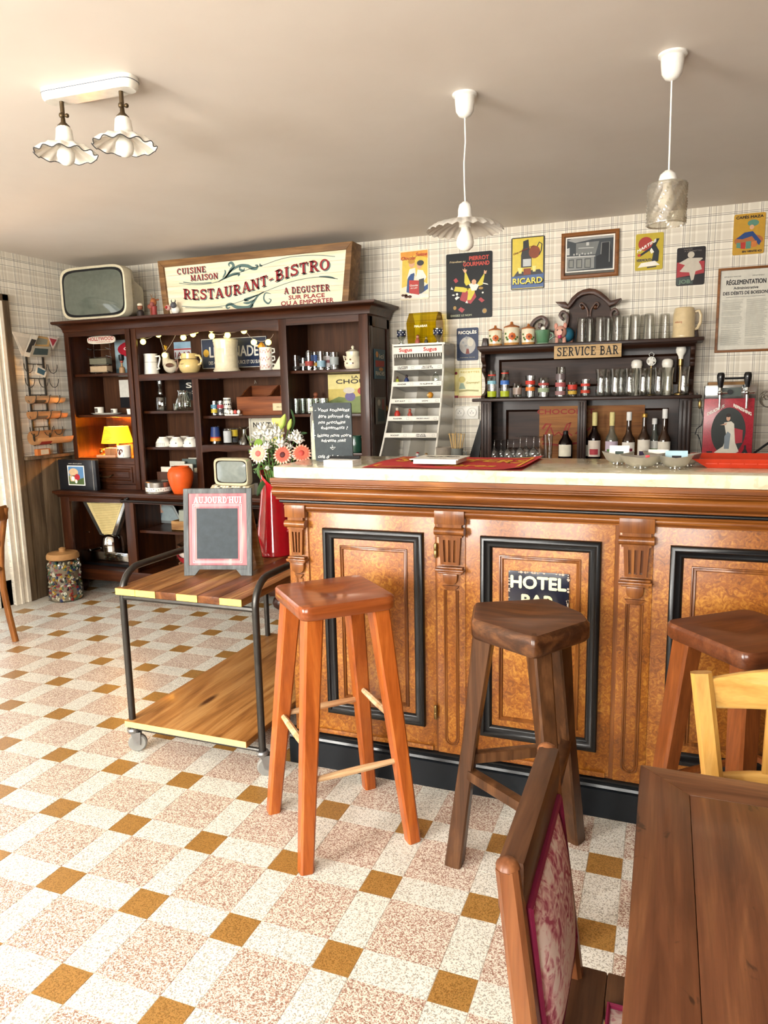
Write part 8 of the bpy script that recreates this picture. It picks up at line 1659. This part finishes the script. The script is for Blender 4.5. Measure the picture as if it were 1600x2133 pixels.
mb = MB(); put_text(mb, 'MALABAR', ((bx0 + bx1) / 2, 2.968, 1.812), U, V, .014, .085, bold=.0008); mb.obj('lettering', C('efe9c8', .5), yb, w=True, smooth=0, fix=False)
for px, l in ((836, 'blue dotted egg cup glass left of the yellow box'), (912, 'blue dotted egg cup glass right of the yellow box')):
    t = thing('egg_cup', l, 'glass', (px2x(px, 715, 2.96), 2.965, 1.7125), 0, 'dotted glasses on the rack'); MB().lathe([(0, 0), (.022, 0), (.022, .003), (.008, .012), (.02, .03), (.028, .045), (.028, .088), (.026, .088), (.026, .045), (0, .02)], n=18).obj('bowl', DEC, t); MB().lathe([(.0284, .048), (.0284, .08)], n=18).obj('blue_band', C('1f2640', .4), t)
    dm = MB()
    for i in range(8): dm.ball((.0286 * math.cos(PI + PI * i / 7), .0286 * math.sin(PI + PI * i / 7), .058 + .012 * (i % 2)), .0035, 6, 4)
    tag(dm.obj('dots', PORC, t), kind='stuff')
toy(870, 712, 'little red figure in front of the yellow box', ('a8584a', 'c8907a', '8a3a30'), 1.7125, 1.1, 2.955); toy(888, 712, 'little dark figure in front of the yellow box', ('4a4438', 'b8a878', '2c2a28'), 1.7125, .8, 2.955)
# pots with cocktail sticks
t = thing('grey_pot', 'plain grey beige stoneware pot beside the rack', 'pot', (px2x(926, 945, 2.86), 2.86, BCZ)); MB().lathe([(0, 0), (.046, 0), (.05, .006), (.052, .11), (.054, .112), (.054, .12), (.048, .12), (.046, .11), (0, .1)], n=22).obj('body', C('9c9284', .6), t)
t = thing('stick_mug', 'grey mug full of wooden stirrers beside the back shelf', 'mug', (px2x(952, 945, 2.86), 2.86, BCZ)); MB().lathe([(0, 0), (.034, 0), (.037, .005), (.038, .115), (.034, .115), (.033, .02), (0, .02)], n=20).obj('body', C('7a7c76', .5), t); MB().tube([(.037, 0, .095), (.058, 0, .09), (.06, 0, .05), (.038, 0, .035)], .005, 6).obj('handle', C('7a7c76', .5), t)
for k in range(16):
    a_ = 2 * PI * k / 16; rr = .03 + .03 * RND.random(); x, y = t.location.x, 2.86
    o = MB().beam((.012 * math.cos(a_), .012 * math.sin(a_), .022), (rr * math.cos(a_), rr * math.sin(a_) * .8, .19 + .02 * RND.random()), .0045, .002).lathe([(0, 0), (.007, 0), (.007, .002), (0, .002)], (rr * math.cos(a_), rr * math.sin(a_) * .8, .2), 8).obj('wooden_stirrer', C('cfae74', .7)); o.location = (x, y, BCZ); tag(o, 'thin pale wooden stirrer standing in the grey mug', 'stirrer', 'stirrers in the grey mug')
o = MB().add([(.45, 3.02, BCZ), (.52, 3.02, BCZ), (.545, 3.1, 1.27), (.53, 3.1, 1.27), (.45, 3.04, BCZ), (.52, 3.04, BCZ), (.545, 3.12, 1.27), (.53, 3.12, 1.27)], [(0, 1, 2, 3), (4, 7, 6, 5), (0, 4, 5, 1), (1, 5, 6, 2), (2, 6, 7, 3), (3, 7, 4, 0)]).obj('leaning_frame', C('26282a', .4)); tag(o, 'dark leaning picture frame between the sockets and the back shelf', 'frame')
# ---------------------------------------------------------------- beer dispenser with red plate
bt = thing('beer_dispenser', 'chrome beer dispenser with two black taps and red cola plate', 'dispenser', (1.94, 2.99, BCZ)); x0, x1, z1, zr = 1.815, 2.062, 1.412, 1.342
MB().box(x0, x1, 2.925, 3.13, BCZ, z1).obj('case', C('a9aaa6', .3, .7), bt, w=True, bevel=.005); MB().box(x0 - .002, x1 + .002, 2.916, 2.926, zr, z1 + .003).obj('chrome_panel', C('c2c4c2', .16, .9), bt, w=True, bevel=.003)
RP = burl('crimson_marbled', '7c1422', 'a01c2c', 'b8283a'); MB().box(x0 - .004, x1 - .004, 2.914, 2.925, BCZ + .05, zr).obj('red_plate', RP, bt, w=True, bevel=.002)
q = Pic(bt, x0 - .004, x1 - .004, BCZ + .05, zr, 2.9136); q.shape('oval', C('2b2f2c', .4), E_(.345, .38, .51, .48, 36)); q.shape('picture', C('a8323c', .5), [(.55, .55), (.8, .5), (.8, .3), (.62, .28)]); q.shape('picture', C('d8d2c2', .5), [(.42, .62), (.56, .64), (.62, .6), (.64, .44), (.66, .3), (.74, .16), (.62, .11), (.3, .13), (.24, .14), (.42, .24), (.48, .4)]); q.shape('picture', C('7d8890', .4), [(.44, .2), (.54, .2), (.56, .44), (.5, .48), (.44, .4)]); q.shape('picture', C('c49a80', .5), E_(.04, .045, .5, .69), [(.34, .58), (.48, .62), (.46, .58)]); q.shape('picture', C('2a1c18', .5), E_(.05, .03, .5, .735)); q.shape('picture', C('1a1a1e', .4), [(.1, .03), (.2, .03), (.21, .16), (.09, .16)], [(.8, .03), (.92, .03), (.92, .14), (.88, .2), (.88, .26), (.84, .26), (.84, .2), (.8, .14)]); q.shape('picture', C('c8c4bc', .5), E_(.035, .04, .86, .1))
wv = lambda X, Y: (X, Y - 3.2 * X * X); q.text(WH, ('DELICIOUS', .24, .80, .05, .33, {'warp': lambda X, Y: (X, Y + .55 * X)}), ('REFRESHING', .77, .80, .05, .36, {'warp': lambda X, Y: (X, Y - .55 * X)}), ('DRINK', .43, .06, .03, .15, {'b': 0}), ('Coca-Cola', .5, -.02, .09, .56, {'sh': .3}))
MB().box(1.875, 1.99, 2.9145, 2.917, zr + .012, z1 - .012).obj('dial_plate', C('4a524c', .4), bt, w=True); MB().lathe([(0, 0), (.014, 0), (.013, .014), (0, .014)], n=16).xf(Matrix.Translation((1.935, 2.914, (zr + z1) / 2)) @ Matrix.Rotation(PI / 2, 4, 'X')).obj('dial_knob', DARK, bt, w=True)
for px in (1500, 1556):
    x = at(px, 822, 2.89)[0]; zc = (zr + z1) / 2 - .004
    tp = MB().tube([(x, 2.915, zc), (x, 2.885, zc)], .011, 10).ball((x, 2.882, zc), .014, 12, 8).tube([(x, 2.882, zc - .01), (x, 2.88, zc - .04), (x, 2.88, zc - .085)], [.009, .007, .006], 10).tube([(x, 2.882, zc + .01), (x, 2.884, zc + .03)], .008, 10).tube([(x, 2.88, zc), (x + .035, 2.88, zc)], .005, 8).obj('tap', CHROME, bt, w=True)
    o = MB().lathe([(0, .028), (.012, .028), (.015, .05), (.02, .08), (.02, .096), (.014, .107), (0, .109)], (x, 2.884, zc), 16).obj('tap_handle', C('121214', .25, coat=.4), tp); o.location = -bt.location
MB().tube([(1.89, 2.98, z1), (1.89, 2.98, 1.45), (2.03, 2.98, 1.45), (2.03, 2.98, z1)], .006, 8).obj('carry_handle', DARK, bt, w=True)
o = MB().box(1.83, 2.03, 3.0, 3.11, 1.4125, 1.432).obj('wooden_block', CRATE, bevel=.004); tag(o, 'flat wooden board lying on top of the beer dispenser', 'board')
MB().tube([(x1 - .02, 2.94, 1.02), (2.12, 2.92, 1.09), (2.22, 2.9, 1.17), (2.32, 2.9, 1.2)], .006, 8).tube([(x1 - .02, 2.94, .99), (2.14, 2.92, 1.02), (2.2, 2.9, 1.1), (2.3, 2.9, 1.12)], .006, 8).obj('hose', DARK, bt, w=True)
cd = thing('lamp_cord', 'black cord with brass inline switch hanging beside the back shelf', 'cord', (1.79, 2.98, 1.25)); pts = [at(*p_, 2.97) for p_ in ((1452, 818), (1455, 835), (1461, 850), (1465, 870), (1462, 885), (1452, 893), (1448, 905), (1453, 905), (1458, 915), (1462, 940), (1463, 955))]
MB().tube([(a_, 2.97, b_) for a_, b_ in pts], .0025, 6).obj('cable', DARK, cd, w=True); a_, b_ = at(1458, 842, 2.968); MB().ball((a_, 2.967, b_), .012, 10, 7, (.8, .6, 2.2)).obj('switch', BRASS, cd, w=True)
single('wire_whisk', 'round chrome wire ball on the wall at the right edge', 'wire ball', MB().tube([(.05 * math.cos(a_ * .37) * math.cos(a_), .05 * math.sin(a_ * .37) * .6, .05 * math.cos(a_ * .37) * math.sin(a_)) for a_ in [i * .25 for i in range(140)]], .0018, 5), CHROME, (at(1603, 830, 3.1)[0], 3.1, at(1603, 830, 3.1)[1]))
